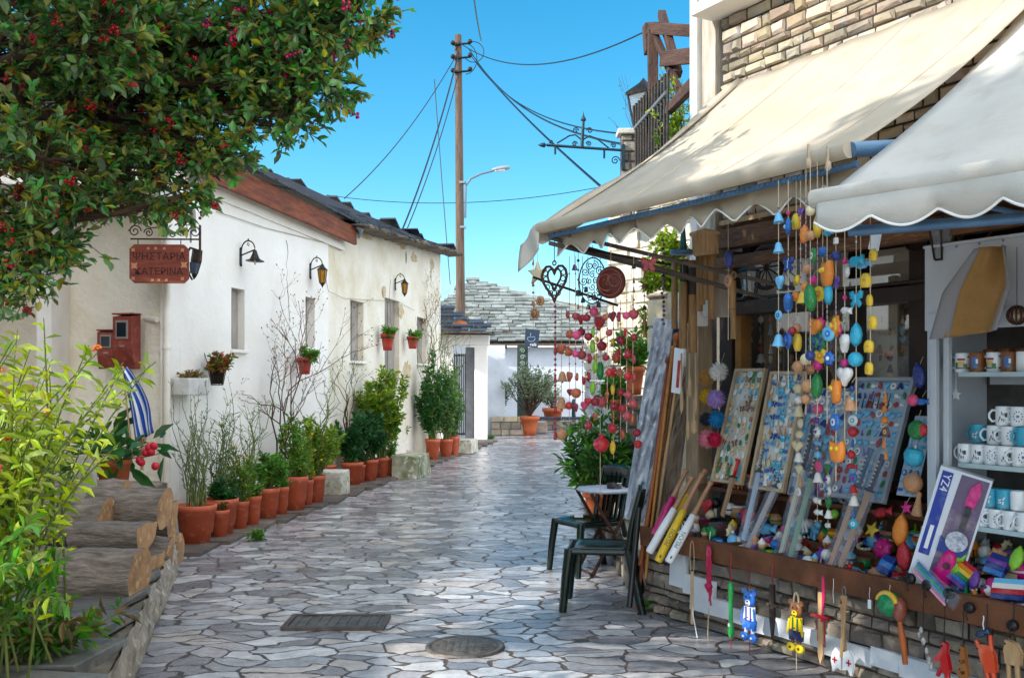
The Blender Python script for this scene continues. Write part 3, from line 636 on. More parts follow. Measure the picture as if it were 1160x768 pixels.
slates(q, eA+Vector((-1, 0, 0)), (1, 0, 0), (0, .93, .38), eB.x-eA.x+1, 2.2, .35, .3, .035, mask=lambda x, y: y < 2.2 and x < (eB.x-eA.x+1)-y*.7); q.build('roof', SLATE, gp)
q = MB(); q.box(((eA.x+eB.x)/2-.5, Yg+.35, 2.84), (eB.x-eA.x+.8, 1.6, .04)); q.build('roof_boards', WOODD, gp)
q = MB()
for k in range(10): q.box((eA.x-.7+k*.28, Yg-.5, 2.84), (.27, .3, .04), jit=.02)
q.build('eave_slates', SLATEE, gp)
# ================================================================== FAR HOUSE
fh = thing('stone_roofed_house', 'distant low white house with a big grey slate roof across the end of the street', 'house', (0, 0, 0))
Yh = 34.0
q = MB(); q.box((3.0, Yh+2.5, 1.35), (11.0, 5, 2.7)); q.build('wall', PLB, fh)
eL = P(500, 389, Yh-.4); rz = P(533, 319, Yh+4)
q = MB(); hip = rz.x
upv = Vector((0, 4.4, rz.z-2.85)); Lu = upv.length
slates(q, (-3.6, Yh-.4, 2.85), (1, 0, 0), upv, 13, Lu, .36, .26, .05, mask=lambda x, y: (x-3.6 > hip-(1-y/Lu)*2.6) and (x-3.6 < hip+.3+(1-y/Lu)*7.5)); q.build('roof', SLATEG, fh)
q = MB(); q.tube([(hip-.1, Yh+4.0, rz.z+.02), (hip+7.8, Yh-.4, 2.95)], .09, 6); q.build('hip_ridge', SLATEG, fh)
q = MB(); q.add([(-3.4, Yh-.35, 2.8), (9, Yh-.35, 2.8), (hip, Yh+4, rz.z-.07)], [(0, 1, 2)]); q.build('roof_boards', MORT, fh)
q = MB(); q.box((3, Yh-.38, 2.78), (12, .08, .06)); q.build('eave_board', WOODG, fh)
q = MB(); wp = P(561, 391, Yh-.02); q.box((wp.x, wp.y, wp.z), (.8, .04, .25)); q.build('vent', WOODD, fh)
# second roof behind to the right
fh2 = thing('grey_roofed_house', 'second grey slate roof behind, right of the big one, above the ornaments', 'house', (0, 0, 0))
q = MB(); slates(q, P(600, 383, 40), (1, 0, 0), (0, 3.6, 1.7), 9, 3.6, .45, .36, .05, mask=lambda x, y: x > y*.7); q.build('roof', SLATEG, fh2)
q = MB(); b0 = P(600, 386, 40.3); q.box((b0.x+4.5, b0.y+2, b0.z/2), (9, 4, b0.z)); q.build('wall', PL, fh2)
# ================================================================== POLE, LAMP, WIRES
Yp = 29.0; pb = P(523, 430, Yp); top = P(519, 40, Yp)
t = thing('utility_pole', 'tall weathered wooden utility pole behind the small gateway', 'utility pole', (pb.x, Yp, 0))
q = MB(); q.tube([(0, 0, -.1), ((top.x-pb.x)*.5, 0, top.z*.5), (top.x-pb.x, 0, top.z)], [.15, .125, .1], 12); q.build('post', WOODG, t)
q = MB()
for z in (11.3, 10.9, 10.5): q.tube([(-.25, -.12, z), (.25, -.12, z+.05)], .03, 6); q.ball((-.25, -.12, z+.06), .07); q.ball((.25, -.12, z+.1), .07)
q.tube([(.1+.35*math.cos(a), -.1, 10.9+.45*math.sin(a)) for a in np.linspace(-1.5, 2.6, 14)], .012, 5); q.tube([(.35+.3*math.cos(a), -.1, 11.1+.3*math.sin(a)) for a in np.linspace(-2.5, 2.2, 14)], .012, 5)
q.build('insulators', IRON, t)
q = MB()
for z in (7.3, 6.0): q.tube([(0, 0, z), (0, 0, z+.06)], .13, 12)
q.build('clamp', GALV, t)
lz = P(0, 192, Yp).z
t2 = thing('street_lamp', 'grey street lamp head on a curved arm fixed to the wooden pole', 'street lamp', (pb.x-.03, Yp, 0))
q = MB(); q.tube([(.14, -.05, 6.3), (.15, -.05, lz-.5), (.3, -.05, lz-.28), (.6, -.05, lz-.14), (.95, -.05, lz-.05)], .03, 8); q.build('arm', mat('lamp_arm_grey', '6f767b', None, 5, .5), t2)
q = MB(); q.lathe([(0, 0), (.05, .02), (.09, .15), (.1, .35), (.07, .52), (0, .56)], 12, T(.9, -.05, lz-.03) @ R('Y', 1.42), sx=.75); q.build('lamp_head', mat('lamp_grey', '8f959a', None, 5, .5), t2)
q = MB(); q.lathe([(0, 0), (.05, .02), (.075, .15), (.07, .3), (0, .34)], 12, T(.98, -.05, lz-.06) @ R('Y', 1.45), sx=.6); q.build('lens', mat('lens_glass', 'dfe6ea', None, 5, .2), t2)
def wire(a, b, sag, r, label, n=24, grp=None):
    a, b = Vector(a), Vector(b); pts = [a.lerp(b, u)-Vector((0, 0, sag*4*u*(1-u))) for u in np.linspace(0, 1, n)]
    return tag(MB().tube(pts, r, 5).build('overhead_cable', BLK), label, 'cable', grp)
tp = lambda py, dx=0: P(520, py, Yp)+Vector((dx, -.15, 0))
wire(tp(60), P(390, 225, 24), .35, .013, 'thin overhead cable running down left from the pole to the slate roof ridge')
wire(tp(62), P(455, 262, 23.5), .3, .022, 'double thick cable from the pole to the end of the white house roof, left one')
wire(tp(85), P(460, 262, 23.5), .25, .014, 'thinner cable just right of the thick one reaching the roof end')
wire(P(492, 90, 28.5), P(510, 322, 26.5), .1, .013, 'slack vertical cable hanging left of the pole down to the gateway')
wire(tp(50), P(733, 35, 16), .6, .014, 'cable from the pole top rising right to the pergola')
wire(P(545, 46, 28.5), P(533, -30, 20), .1, .02, 'thick cable leaving the top of the picture above the pole')
wire(tp(72, .5), P(712, 238, 12.3), .15, .02, 'thick black cable from the pole down to behind the beige awning')
wire(tp(58, .3), P(708, 164, 12.3), .5, .016, 'upper of the two thin cables crossing behind the wrought bracket')
wire(tp(62, .3), P(709, 152, 12.3), .5, .012, 'thinnest cable reaching the stone post beside the railing')
wire(P(370, 221, 40), P(700, 208, 36), .5, .014, 'faint horizontal cable crossing low behind the pole')
# ================================================================== PLANTS
def branch_pts(a, b, n=6, wob=.06):
    a, b = Vector(a), Vector(b); L = (b-a).length
    return [a.lerp(b, u)+Vector((random.uniform(-1, 1), random.uniform(-1, 1), random.uniform(-.5, .5)))*wob*L*(math.sin(PI*u)) for u in np.linspace(0, 1, n)]
def bush(t, base, c, r, nb, nl, L, Wd, lm, sm=None, r0=.008, name='foliage', seg=6, lower=.25, mats=None, spread=.05, out_dir=.6):
    """stems from base to points in the ellipsoid (c,r), leaves along the stems"""
    sb = MB(); P_, D_ = [], []
    nl = int(nl*1.9) if L < .12 else nl; ends = rnd_in(c, r, nb)
    per = max(1, nl//nb)
    for e in ends:
        pts = branch_pts(Vector(base)+Vector((random.uniform(-1, 1)*spread, random.uniform(-1, 1)*spread, 0)), e, seg); sb.tube(pts, [r0*(1-.75*i/(seg-1)) for i in range(seg)], 4, caps=False)
        for k in range(per):
            u = lower+(1-lower)*random.random()**.7; x = u*(seg-1); i = min(int(x), seg-2); q = pts[i].lerp(pts[i+1], x-i)
            dr = (pts[i+1]-pts[i]).normalized()
            d = Vector((random.gauss(0, 1), random.gauss(0, 1), random.gauss(.1, .7))).normalized()+dr*out_dir
            P_.append(q+d*random.uniform(0, .5)*L); D_.append(d)
    so = sb.build('stems', sm or STEMG, t)
    lb = MB(); n = len(P_); Ls = L*np.random.uniform(.6, 1.25, n)
    mi = (np.random.rand(n) < .3).astype(int) if mats else 0
    lb.leaves(P_, D_, Ls, Ls*(Wd/L), mi); return lb.build(name, mats or lm, t)
def pot_mb(r, h, style=0):
    q = MB()
    if style == 0: q.lathe([(0, 0), (r*.66, 0), (r*.68, .0), (r*.74, h*.30), (r*.82, h*.32), (r*.93, h*.84), (r*1.0, h*.85), (r*1.03, h*.99), (r*.95, h), (r*.9, h*.93), (r*.86, h*.85), (0, h*.85)], 28)
    else: q.lathe([(0, 0), (r*.62, 0), (r*.70, h*.3), (r*.9, h*.80), (r*1.02, h*.81), (r*1.04, h*.98), (r*.96, h), (r*.88, h*.9), (0, h*.88)], 28)
    return q
def pot(t, r, h, m=TERRA, style=0, name='pot'):
    o = pot_mb(r, h, style).build(name, m, t)
    s = MB(); s.lathe([(0, h*.87), (r*.5, h*.885), (r*.87, h*.86)], 16); s.build('soil', SOIL, o); return o
GP = 'terracotta pots lined along the white house'
def pplant(px, py, pyt, wpx, label, plant, z=0, m=TERRA, style=0, group=GP, cat='potted plant', Y=None):
    if group == GP: wpx *= 1.14; pyt -= 2
    if Y is None: Y = (1.6-z)*F/(py-430)
    p = P(px, py, Y); p.z = z; h = (py-pyt)*Y/F; r = wpx*Y/F/2*.96
    t = thing('potted_plant', label, cat, p, 0, group)
    pot(t, r, h, m, style); plant(t, r, h, Y/F); return t
def reeds(t, r, h, k):
    sb = MB(); Pp, Dd = [], []
    for i in range(26):
        a = random.uniform(0, 2*PI); rr = random.random()*r*.6; b = Vector((rr*math.cos(a), rr*math.sin(a), h*.85))
        e = b+Vector((random.gauss(.0, .16), random.gauss(0, .12), random.uniform(.5, 1.25)))
        pts = branch_pts(b, e, 8, .05); sb.tube(pts, [.008*(1-.8*j/7) for j in range(8)], 4, caps=False)
        for j in range(14):
            x = random.uniform(1.5, 6.99); i_ = int(x); Pp.append(pts[i_].lerp(pts[i_+1], x-i_)); Dd.append((random.gauss(0, .6), random.gauss(0, .6), 1))
    sb.build('stems', STEMG, t); MB().leaves(Pp, Dd, np.random.uniform(.03, .07, len(Pp)), .012).build('foliage', OLIV, t)
def mk(cz, rx, rz, nb, nl, L=.06, Wd=.03, lm=GRN, mats=None, dx=0, lower=.3, tall=0, flowers=None, dy=0):
    def f(t, r, h, k):
        bush(t, (0, 0, h*.85), (dx, dy, h+cz), (rx, rx*.9, rz), nb, nl, L, Wd, lm, mats=mats, lower=lower, spread=r*.4)
        if tall:
            sb = MB(); Pp, Dd = [], []
            for i in range(tall):
                e = Vector((random.gauss(dx, rx*.7), random.gauss(0, .15), h+cz+rz+random.uniform(.1, .75))); pts = branch_pts((0, 0, h*.85), e, 9, .06); sb.tube(pts, [.009*(1-.85*j/8) for j in range(9)], 4, caps=False)
                for j in range(16):
                    x = random.uniform(3, 7.99); i_ = int(x); q = pts[i_].lerp(pts[i_+1], x-i_); Pp.append(q); Dd.append((random.gauss(0, 1), random.gauss(0, 1), .7))
                    if j % 3 == 0: sb.tube([q, q+Vector((random.gauss(0, .07), random.gauss(0, .07), random.uniform(.03, .16)))], .0025, 3, caps=False)
            sb.build('tall_twigs', STEMG, t); MB().leaves(Pp, Dd, np.random.uniform(.025, .05, len(Pp)), .014).build('wispy_leaves', mats or lm, t)
        if flowers:
            fb = MB()
            for q in rnd_in((dx, -.1, h+cz+rz*.4), (rx, rx, rz), flowers[0]): fb.ball(q, (.02, .02, .014), 6)
            fb.build('blossoms', flowers[1], t)
    return f
def bare(n, H, sp=.25, x0=0, m=TWIG, leaf=None):
    def f(t, r, h, k):
        sb = MB(); Pp, Dd = [], []
        def grow(a, d, L, rad, dep):
            e = Vector(a)+Vector(d)*L; pts = branch_pts(a, e, 5, .08); sb.tube(pts, [rad*(1-.12*j) for j in range(5)], 4, caps=False)
            Pp.append(e); Dd.append(d)
            if dep > 0:
                for i in range(random.choice((2, 3, 3))):
                    dd = (Vector(d)+Vector((random.gauss(0, .55), random.gauss(0, .55), random.gauss(.1, .35)))).normalized(); grow(pts[random.choice((2, 3, 4))], dd, L*random.uniform(.45, .75), rad*.55, dep-1)
        for i in range(n): grow((random.uniform(-.04, .04)+x0, 0, h*.85), Vector((random.gauss(0, .12), 0, 1)).normalized(), H*random.uniform(.5, .6), .014, 4)
        sb.build('stems', m, t)
        MB().leaves(Pp*2, Dd*2, .03, .015).build('foliage', leaf or DRYL, t)
    return f
def both(*fs):
    def f(t, r, h, k):
        for q in fs: q(t, r, h, k)
    return f
pplant(222, 617, 573, 41, 'big terracotta pot with tall thin bare reeds, nearest on the left', reeds)
pplant(249, 608, 566, 37, 'wide terracotta pot of dark ivy and tall wispy twigs behind the nearest pot', mk(.12, .22, .14, 14, 420, .06, .04, GRND, tall=22, dx=.02))
pplant(248.5, 611, 579, 20, 'small low terracotta pot squeezed in front of the ivy pot', mk(.03, .08, .04, 5, 30, .04, .03, GRND))
pplant(272, 602, 569, 18, 'narrow terracotta pot with olive green upright shrub, left of the rounder bush', mk(.3, .18, .3, 18, 460, .05, .02, GRNY, mats=[GRN, GRNY], tall=10, flowers=(5, mat('yellow_flower', 'e0b020', None, 5))))
pplant(286, 598, 563, 18, 'narrow terracotta pot with feathery green plant beside the round bush', mk(.2, .16, .22, 16, 420, .05, .02, GRN, tall=6))
pplant(303, 590, 554, 25, 'terracotta pot with compact round green bush in the middle of the left row', mk(.22, .24, .19, 26, 900, .055, .035, GRN))
pplant(319, 585, 553, 15, 'slim pale terracotta pot half hidden right of the round green bush', mk(.2, .12, .2, 10, 150, .05, .03, GRN))
pplant(335, 580, 541, 25, 'tall terracotta pot carrying a leggy bare shrub with brown twigs', both(bare(3, 1.7, x0=-.1), mk(.42, .3, .4, 22, 700, .06, .03, GRN, mats=[GRN, GRNY])))
pplant(349, 575, 545, 11, 'thin terracotta pot wedged between two tall shrub pots', mk(.3, .12, .3, 8, 120, .05, .03, GRNY))
pplant(358, 571, 540, 20, 'terracotta pot with bushy yellow green shrub beside the white block', mk(.45, .36, .45, 34, 1500, .065, .035, GRNY, mats=[GRNY, GRN], tall=8, flowers=(4, MATS['yellow_flower'])))
pplant(372, 548, 528, 16, 'small terracotta pot sitting behind the low white block', mk(.3, .22, .25, 14, 400, .06, .03, GRNY), z=.1)
pplant(399, 551, 525, 23, 'terracotta pot with broad dark shrub and a drooping dry strap leaf', both(mk(.42, .3, .42, 26, 1300, .07, .04, GRND), bare(2, 1.7, leaf=GRN, x0=-.1)))
pplant(408, 549, 528, 11, 'little terracotta pot tucked behind the dark shrub pots', mk(.2, .12, .2, 8, 100, .06, .04, GRND))
pplant(419, 547, 522, 18, 'terracotta pot of dense green leaves beneath the lime green tree', mk(.42, .3, .38, 24, 1100, .07, .045, GRND))
pplant(432, 543, 520, 16, 'terracotta pot of the tall lime green citrus shrub', mk(.95, .46, .55, 50, 3000, .08, .045, GRNY, mats=[GRNY, GRN], lower=.4))
pplant(441, 541, 520, 9, 'narrow terracotta pot at the foot of the lime green shrub, street side', mk(.15, .12, .12, 8, 120, .06, .04, GRN))
pplant(453, 524, 498, 12, 'tall narrow terracotta pot standing before the mossy step', mk(.25, .2, .2, 10, 300, .07, .04, GRN))
pplant(472, 503, 486, 22, 'terracotta pot raised on top of the mossy stone step', mk(.6, .4, .4, 20, 700, .09, .045, GRN, mats=[GRN, GRNY]), z=.25)
pplant(490, 522, 499, 16, 'terracotta pot with dark climbing leaves right of the mossy step', mk(.9, .38, .85, 34, 1600, .09, .05, GRND, mats=[GRND, GRN], tall=10))
pplant(505, 519, 499, 15, 'terracotta pot with thin upright shrub near the gateway', mk(.9, .36, .8, 26, 900, .09, .04, GRN, mats=[GRN, OLIV], tall=12))
pplant(507, 500, 487, 9, 'small terracotta pot on the ledge behind the gateway pots', mk(.4, .2, .4, 10, 200, .08, .04, GRN), z=.3, Y=21.5)
pplant(514, 517, 496, 13, 'last terracotta pot of the left row, bushy shrub beside the iron gate', mk(.9, .28, .8, 26, 1000, .08, .035, GRN, mats=[GRN, OLIV]))
def block(px, py, w, h, d, label, m=None, Yo=0, rot=WYAW):
    p = G(px, py); p.y += Yo; q = MB(); q.box((0, 0, h/2), (d, w, h), M=None, jit=.02)
    o = q.build('stone_block', m or mat('block_plaster', 'd8d2c4', 'aaa190', 5, .9, .6, 18, third='8a9060'), None, bevel=.015); o.location = p; o.rotation_euler = (0, 0, rot-PI/2); tag(o, label, 'stone block'); return o
block(374, 562, .35, .36, .42, 'low white plaster block between the terracotta pots')
block(466, 540, .9, .38, .42, 'mossy stone step with white flaking plaster below a raised pot', mat('mossy_stone', 'b5b09a', '5f6a38', 3.5, .95, .7, 14, third='d8d4c4'))
block(528, 513, .8, .3, .4, 'white plastered step at the foot of the gateway pillar')
# dry bare creeper on wall and near the gateway
t = thing('bare_climber', 'dry brown leafless climber spreading up the old wall by the hanging pots', 'climbing plant', WP(486, 470, .0))
bare(6, 2.3, m=mat('dry_twig', '8a7458', '6b563e', 10, .9))(t, .2, .5, 0)
t = thing('bare_shrub', 'leafless reddish twiggy shrub rising behind the pots between two slit windows', 'shrub', WP(318, 560, -.12)); t.location.z = .1
bare(2, 2.2, m=mat('red_twig', '7a4a3a', '5a382c', 10, .9))(t, .2, .3, 0)
# pots and trough on the wall
def wallpot(px, py, pyt, wpx, label, m, lm, kind='pot'):
    p = WP(px, py, -.16); t = thing('wall_pot', label, 'hanging pot', p, WYAW, 'pots hung on the white wall'); k = p.y/F; r = wpx*k/2; h = (py-pyt)*k
    o = pot(t, r, h, m, 1)
    q = MB(); q.tube([(r*math.cos(a), r*math.sin(a), h*.75) for a in np.linspace(0, 2*PI, 20)], .006, 4); q.tube([(0, r, h*.75), (0, .15, h*.75)], .006, 4); q.build('ring_bracket', IRON, t)
    bush(t, (0, 0, h*.85), (0, -.04, h+.03), (r*1.5, r*1.3, .1), 16, 260, .06, .035, lm); return t
wallpot(345, 424, 405, 18, 'red plastic pot hung on the wall below the second slit window', TERRAR, GRN)
wallpot(439, 397, 378, 16, 'red plastic pot hung across the tall grey shutter', TERRAR, GRN)
wallpot(467.5, 395, 381, 14, 'small red plastic pot hung nearest the house end, trailing green', TERRAR, GRN)
t = thing('wire_basket', 'black wire basket of dry reddish foliage hung low on the near wall', 'hanging basket', WP(246, 436, -.15), WYAW)
q = MB()
for k in range(10): a = 2*PI*k/10; q.tube([(.06*math.cos(a), .06*math.sin(a), 0), (.1*math.cos(a), .1*math.sin(a), .2)], .004, 4)
for (r_, z) in ((.06, .0), (.08, .1), (.1, .2)): q.tube([(r_*math.cos(a), r_*math.sin(a), z) for a in np.linspace(0, 2*PI, 16)], .004, 4)
q.tube([(0, .1, .2), (0, .15, .35)], .005, 4); q.build('basket', IRON, t)
q = MB(); q.lathe([(0, .01), (.055, .01), (.09, .18), (0, .19)], 14); q.build('liner', SOIL, t)
bush(t, (0, 0, .18), (0, -.03, .24), (.2, .16, .13), 26, 420, .05, .03, DRYL, mats=[mat('reddish_leaf', '9a4a2a', '6f5a2c', 5, .6, island=.4, transl=.3), GRN])
p = WP(215, 448, -.12); t = thing('wall_trough', 'pale grey box planter with dry moss fixed to the wall left of the wire basket', 'planter box', p, WYAW)
q = MB(); q.box((0, 0, .09), (.42, .2, .17), taper=-.05); q.build('box', mat('pale_trough', 'd5d2cc', 'b8b4ac', 6, .8, .3, 20), t, bevel=.01); bush(t, (0, 0, .15), (0, 0, .19), (.22, .11, .05), 20, 260, .04, .025, DRYL)
# ================================================================== LOGS
def log(px0, px1, pyc, Y, r, label, split=0, tilt=0):
    a = P(px0, pyc, Y); b = P(px1, pyc, Y); L = (b-a).length; t = thing('log', label, 'log', a+Vector((0, .05, 0)), tilt*.5-.04, 'firewood logs on the low wall')
    n = 18; rows = []; prof = []
    for k in range(n):
        an = 2*PI*k/n; rr = r*random.uniform(.93, 1.07); x, z = rr*math.cos(an), rr*math.sin(an)
        if split == 1: z = min(z, r*.25+random.uniform(-.01, .01))
        if split == 2: x = min(x, r*.1+random.uniform(-.01, .01))
        if split == 3: z = max(z, -r*.2+random.uniform(-.01, .01))
        prof.append((x, z))
    q = MB(); N = 10
    for i in range(N+1):
        d = L*i/N; sl = .0 if i < N else 0
        bw = 1+.04*math.sin(i*1.3+px0); rows.append([(d+(z*.1 if i == N else 0), x*bw+random.uniform(-.006, .006), z*bw+random.uniform(-.006, .006)) for x, z in prof]); rows[-1].append(rows[-1][0])
    q.grid(rows, 0, True); q.build('bark', BARK, t)
    q = MB(); e = rows[-1][:-1]; q.add(e+[(sum(p[0] for p in e)/n+.004, 0, 0)], [(i, (i+1) % n, n) for i in range(n)]); q.build('cut_face', CUT, t); q = MB(); e = rows[0][:-1]; q.add(e, [tuple(range(n))]); q.build('cut_face', CUT, t)
log(45, 158, 652, 5.9, .155, 'round barked log at the bottom front of the woodpile', tilt=-.05)
log(84, 166, 600, 6.5, .15, 'split log with orange flat cut above the front log', 1, tilt=-.08)
log(100, 186, 576, 7.1, .15, 'thick grey log in the second row of the woodpile', 0)
log(120, 198, 592, 7.7, .17, 'split log with tall orange cut face at the back right of the woodpile', 2)
log(150, 176, 634, 6.8, .14, 'small split piece with pale cut end under the upper logs', 1)
log(150, 193, 632, 7.3, .15, 'dark half round piece between two cut faces on the right of the pile', 2)
log(160, 199, 626, 7.9, .15, 'rearmost low log end showing an orange face', 0)
log(20, 120, 592, 6.9, .16, 'log buried under leaves at the left of the woodpile', 0)
log(10, 90, 648, 6.5, .15, 'log behind the front log hidden by orange flowers', 0)
log(60, 140, 566, 7.9, .15, 'topmost grey log below the red geranium pot', 0)
q = MB(); p = P(96, 560, 7.4); q.box((0, 0, 0), (.12, .14, .34), jit=.01); o = q.build('stone_post', mat('pale_post', 'b8b0a0', '8f8675', 5, .9, .5, 20), None, bevel=.01); o.location = P(97, 540, 7.4); tag(o, 'short pale stone post standing behind the logs below the lantana', 'post')
# pot with leafy plant, flag and bamboo torch on the terrace
t = pplant(129, 556, 520, 40, 'terracotta pot of big glossy leaves and red flowers on the porch ledge', lambda *a: None, z=.0, Y=8.7, m=TERRA2, group=None); t.location.z = P(0, 556, 8.7).z
h0 = 36*8.7/F
bush(t, (0, 0, h0*.85), (.12, 0, h0+.1), (.5, .3, .16), 26, 60, .24, .1, GRND, lower=.7, r0=.01)
bush(t, (0, 0, h0*.85), (-.2, -.1, h0+.05), (.35, .2, .2), 18, 260, .13, .035, GRN, lower=.4)
q = MB()
for (px, py) in ((168, 507), (174, 505), (160, 524), (176, 528), (165, 513), (158, 521), (171, 512)): v = P(px, py, 8.45)-t.location; q.ball(v, .035, 8, jit=.15)
q.build('red_blossoms', REDFL, t)
tag(MB().box((0, 0, -.35), (.35, .35, .68)).build('pot_plinth', STONEG, M=T(*t.location)), 'rough stone plinth carrying the glossy leaved pot', 'plinth')
t = thing('flag', 'small furled blue and white striped flag on a stick in the glossy plant', 'flag', P(150, 490, 8.6))
q = MB(); q.tube([(-.0, 0, -.2), (-.085, 0, .55)], .007, 6); q.ball((-.085, 0, .56), .014); q.build('flag_stick', WOODP, t)
BLU = mat('flag_blue', '1c4fa8', None, 5, .8); FW = mat('flag_white', 'e6e8ec', None, 5, .8)
for stripes, mm, nm in ((0, BLU, 'blue_stripes'), (1, FW, 'white_stripes')):
    q = MB()
    for s_ in range(9):
        if s_ % 2 != stripes: continue
        ra, rb = [], []
        for i in range(13):
            u = i/12; z = .5-.58*u; wv = .03*math.sin(u*9); wd = .03+.15*math.sin(min(1, u*1.25)*PI*.62)
            x0 = -.08+.06*u; A, B = s_/9, (s_+1)/9; sw = .035*u*6*(1/6)
            xa = x0+wd*A+.05*u; xb = x0+wd*B+.05*u
            ra.append((xa, -.015+.035*math.sin(A*9+u*3), z+.08*A)); rb.append((xb, -.015+.035*math.sin(B*9+u*3), z+.08*B))
        q.strip(ra, rb)
    q.build(nm, mm, t, solid=.002)
t = thing('bamboo_torch', 'small striped bamboo garden torch with black cap beside the flag', 'garden torch', P(161, 500, 8.7))
q = MB()
for k in range(10): a = 2*PI*k/10; q.tube([(.03*math.cos(a), .03*math.sin(a), 0), (.045*math.cos(a), .045*math.sin(a), .3)], .009, 5)
q.tube([(0, 0, -.25), (0, 0, .02)], .016, 6); q.build('bamboo', WOODP, t); q = MB(); q.lathe([(0, .4), (.018, .39), (.02, .34), (.045, .3), (.045, .27), (0, .27)], 12); q.build('cap', BLK, t)
# ================================================================== LANTANA (foreground left)
t = thing('lantana_bush', 'big sunlit yellow green lantana bush with orange flowers, front left', 'shrub', (-2.3, 4.3, .33))
rel = lambda v: Vector(v)-Vector((-2.3, 4.3, .33))
sb = MB(); Pp, Dd, Ls, Mi = [], [], [], []
spr = []
for (px, py, Y, sp, n) in ((20, 400, 3.9, 36, 10), (50, 420, 4.1, 36, 12), (85, 400, 4.2, 24, 5), (150, 385, 4.3, 12, 3), (175, 400, 4.4, 18, 3), (205, 405, 4.5, 10, 2), (55, 480, 4.2, 36, 12), (30, 500, 3.9, 50, 14), (95, 495, 4.4, 22, 4), (40, 555, 4.0, 40, 10), (95, 540, 4.2, 24, 4), (20, 600, 3.7, 45, 12), (50, 640, 3.8, 30, 5), (20, 670, 3.6, 35, 6), (165, 500, 4.5, 14, 2), (-20, 450, 3.9, 50, 12), (-30, 560, 3.8, 50, 12), (105, 650, 3.75, 22, 4)):
    for i in range(n):
        e = P(px+random.gauss(0, sp*.6), py+random.gauss(0, sp*.55), Y+random.uniform(-.45, .45)); low = py > 600
        if e.z < .36: e.z = .4
        b = Vector((-2.35+random.uniform(-.35, .35), 4.3+random.uniform(-.5, .5), .33)) if not low else Vector((-2.0+random.uniform(-.2, .2), e.y+.2, .38))
        mid = b.lerp(e, .55)+Vector((0, 0, .16 if low else .05)); pts = [b, b.lerp(mid, .5), mid, mid.lerp(e, .5)+Vector((0, 0, .03)), e]
        sb.tube([rel(v) for v in pts], [.007, .006, .005, .004, .002], 4, caps=False); spr.append(rel(e))
        for k in range(30):
            u = 1.3+2.7*(k/30); j = min(int(u), 3); q = pts[j].lerp(pts[j+1], u-j); dr = (pts[j+1]-pts[j]).normalized()
            sd_ = dr.orthogonal().normalized(); sd_.rotate(Matrix.Rotation(k*PI/2*1.03+random.uniform(-.3, .3), 3, dr))
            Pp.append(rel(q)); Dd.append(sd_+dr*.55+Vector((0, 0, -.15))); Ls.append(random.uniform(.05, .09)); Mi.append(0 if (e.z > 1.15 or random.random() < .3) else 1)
sb.build('stems', STEMG, t)
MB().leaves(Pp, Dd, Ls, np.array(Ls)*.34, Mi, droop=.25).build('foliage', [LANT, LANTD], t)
def cluster(v, r, m, nm='flower'):
    q = MB()
    for i in range(16):
        d = Vector((random.gauss(0, 1), random.gauss(0, 1), random.gauss(.6, .7))).normalized()*r; q.ball(Vector(v)+d, r*.33, 6, jit=.1)
    q.build(nm, m, t)
random.shuffle(spr)
for v in spr[:17]: cluster(v+Vector((0, 0, .012)), random.uniform(.011, .02), ORFL)
for (px, py, r, m) in ((12, 432, .03, PINKFL), (27, 452, .02, PINKFL), (30, 520, .03, mat('coral_flower', 'd04a3c', 'e0765c', 9, .6)), (28, 535, .022, MATS['coral_flower'])): cluster(rel(P(px, py, 3.6)), r, m, 'pink_flower_head')
t.location.x -= .13; t.scale = (1, 1, .97)
t = thing('trailing_plant', 'low trailing plant with dry leaves spilling over the slate flags, bottom left', 'plant', (LX(4.6)-.35, 4.6, .35))
bush(t, (0, 0, 0), (.05, -.05, .14), (.42, .4, .1), 22, 330, .085, .03, LANTD, mats=[LANTD, DRYL])
# ================================================================== HOLLY (top left)
tr = Vector((-3.9, 5.6, 0)); t = thing('berry_tree', 'evergreen tree with glossy leaves and red berries overhanging the top left', 'tree', tr)
q = MB(); q.tube([(0, 0, 0), (.05, -.02, 1.2), (.0, .05, 2.2), (.25, 0, 3.2), (.5, -.1, 4.4)], [.17, .14, .13, .11, .07], 12); q.build('trunk', BARK, t)
lobes = []   # px,py,Y,radius px
for L_ in ((40, 40, 5.2, 110), (140, 50, 5.3, 95), (235, 40, 5.2, 80), (310, 35, 5.1, 62), (370, 25, 5.0, 42), (415, 22, 5.0, 26), (60, 140, 5.3, 95), (160, 140, 5.3, 78), (240, 110, 5.2, 62), (300, 95, 5.1, 45), (350, 85, 5.0, 38), (378, 92, 5.0, 20), (320, 130, 5.0, 24), (30, 220, 5.3, 70), (100, 200, 5.2, 44), (170, 200, 5.2, 38), (215, 180, 5.2, 35), (262, 165, 5.1, 30), (205, 222, 5.1, 20), (20, 290, 5.2, 45), (60, 270, 5.2, 38), (30, 320, 5.2, 22), (110, 240, 5.2, 26), (60, -60, 5.6, 130), (220, -70, 5.5, 120), (360, -60, 5.4, 80), (-80, 100, 5.8, 130), (-90, 250, 5.6, 80), (100, 60, 6.3, 120), (230, 60, 6.1, 80), (120, 40, 4.6, 70), (50, 180, 4.7, 60), (150, -110, 4.3, 90), (60, -130, 3.9, 90), (250, -120, 4.5, 70), (-60, -60, 4.0, 100)): lobes.append(L_)
lim = MB(); tw_ = MB(); Pp, Dd, Ls, Mi = [], [], [], []; BP, MP = [], []
fork = [Vector((.0, .05, 2.2)), Vector((.25, 0, 3.2)), Vector((.45, -.1, 4.2))]
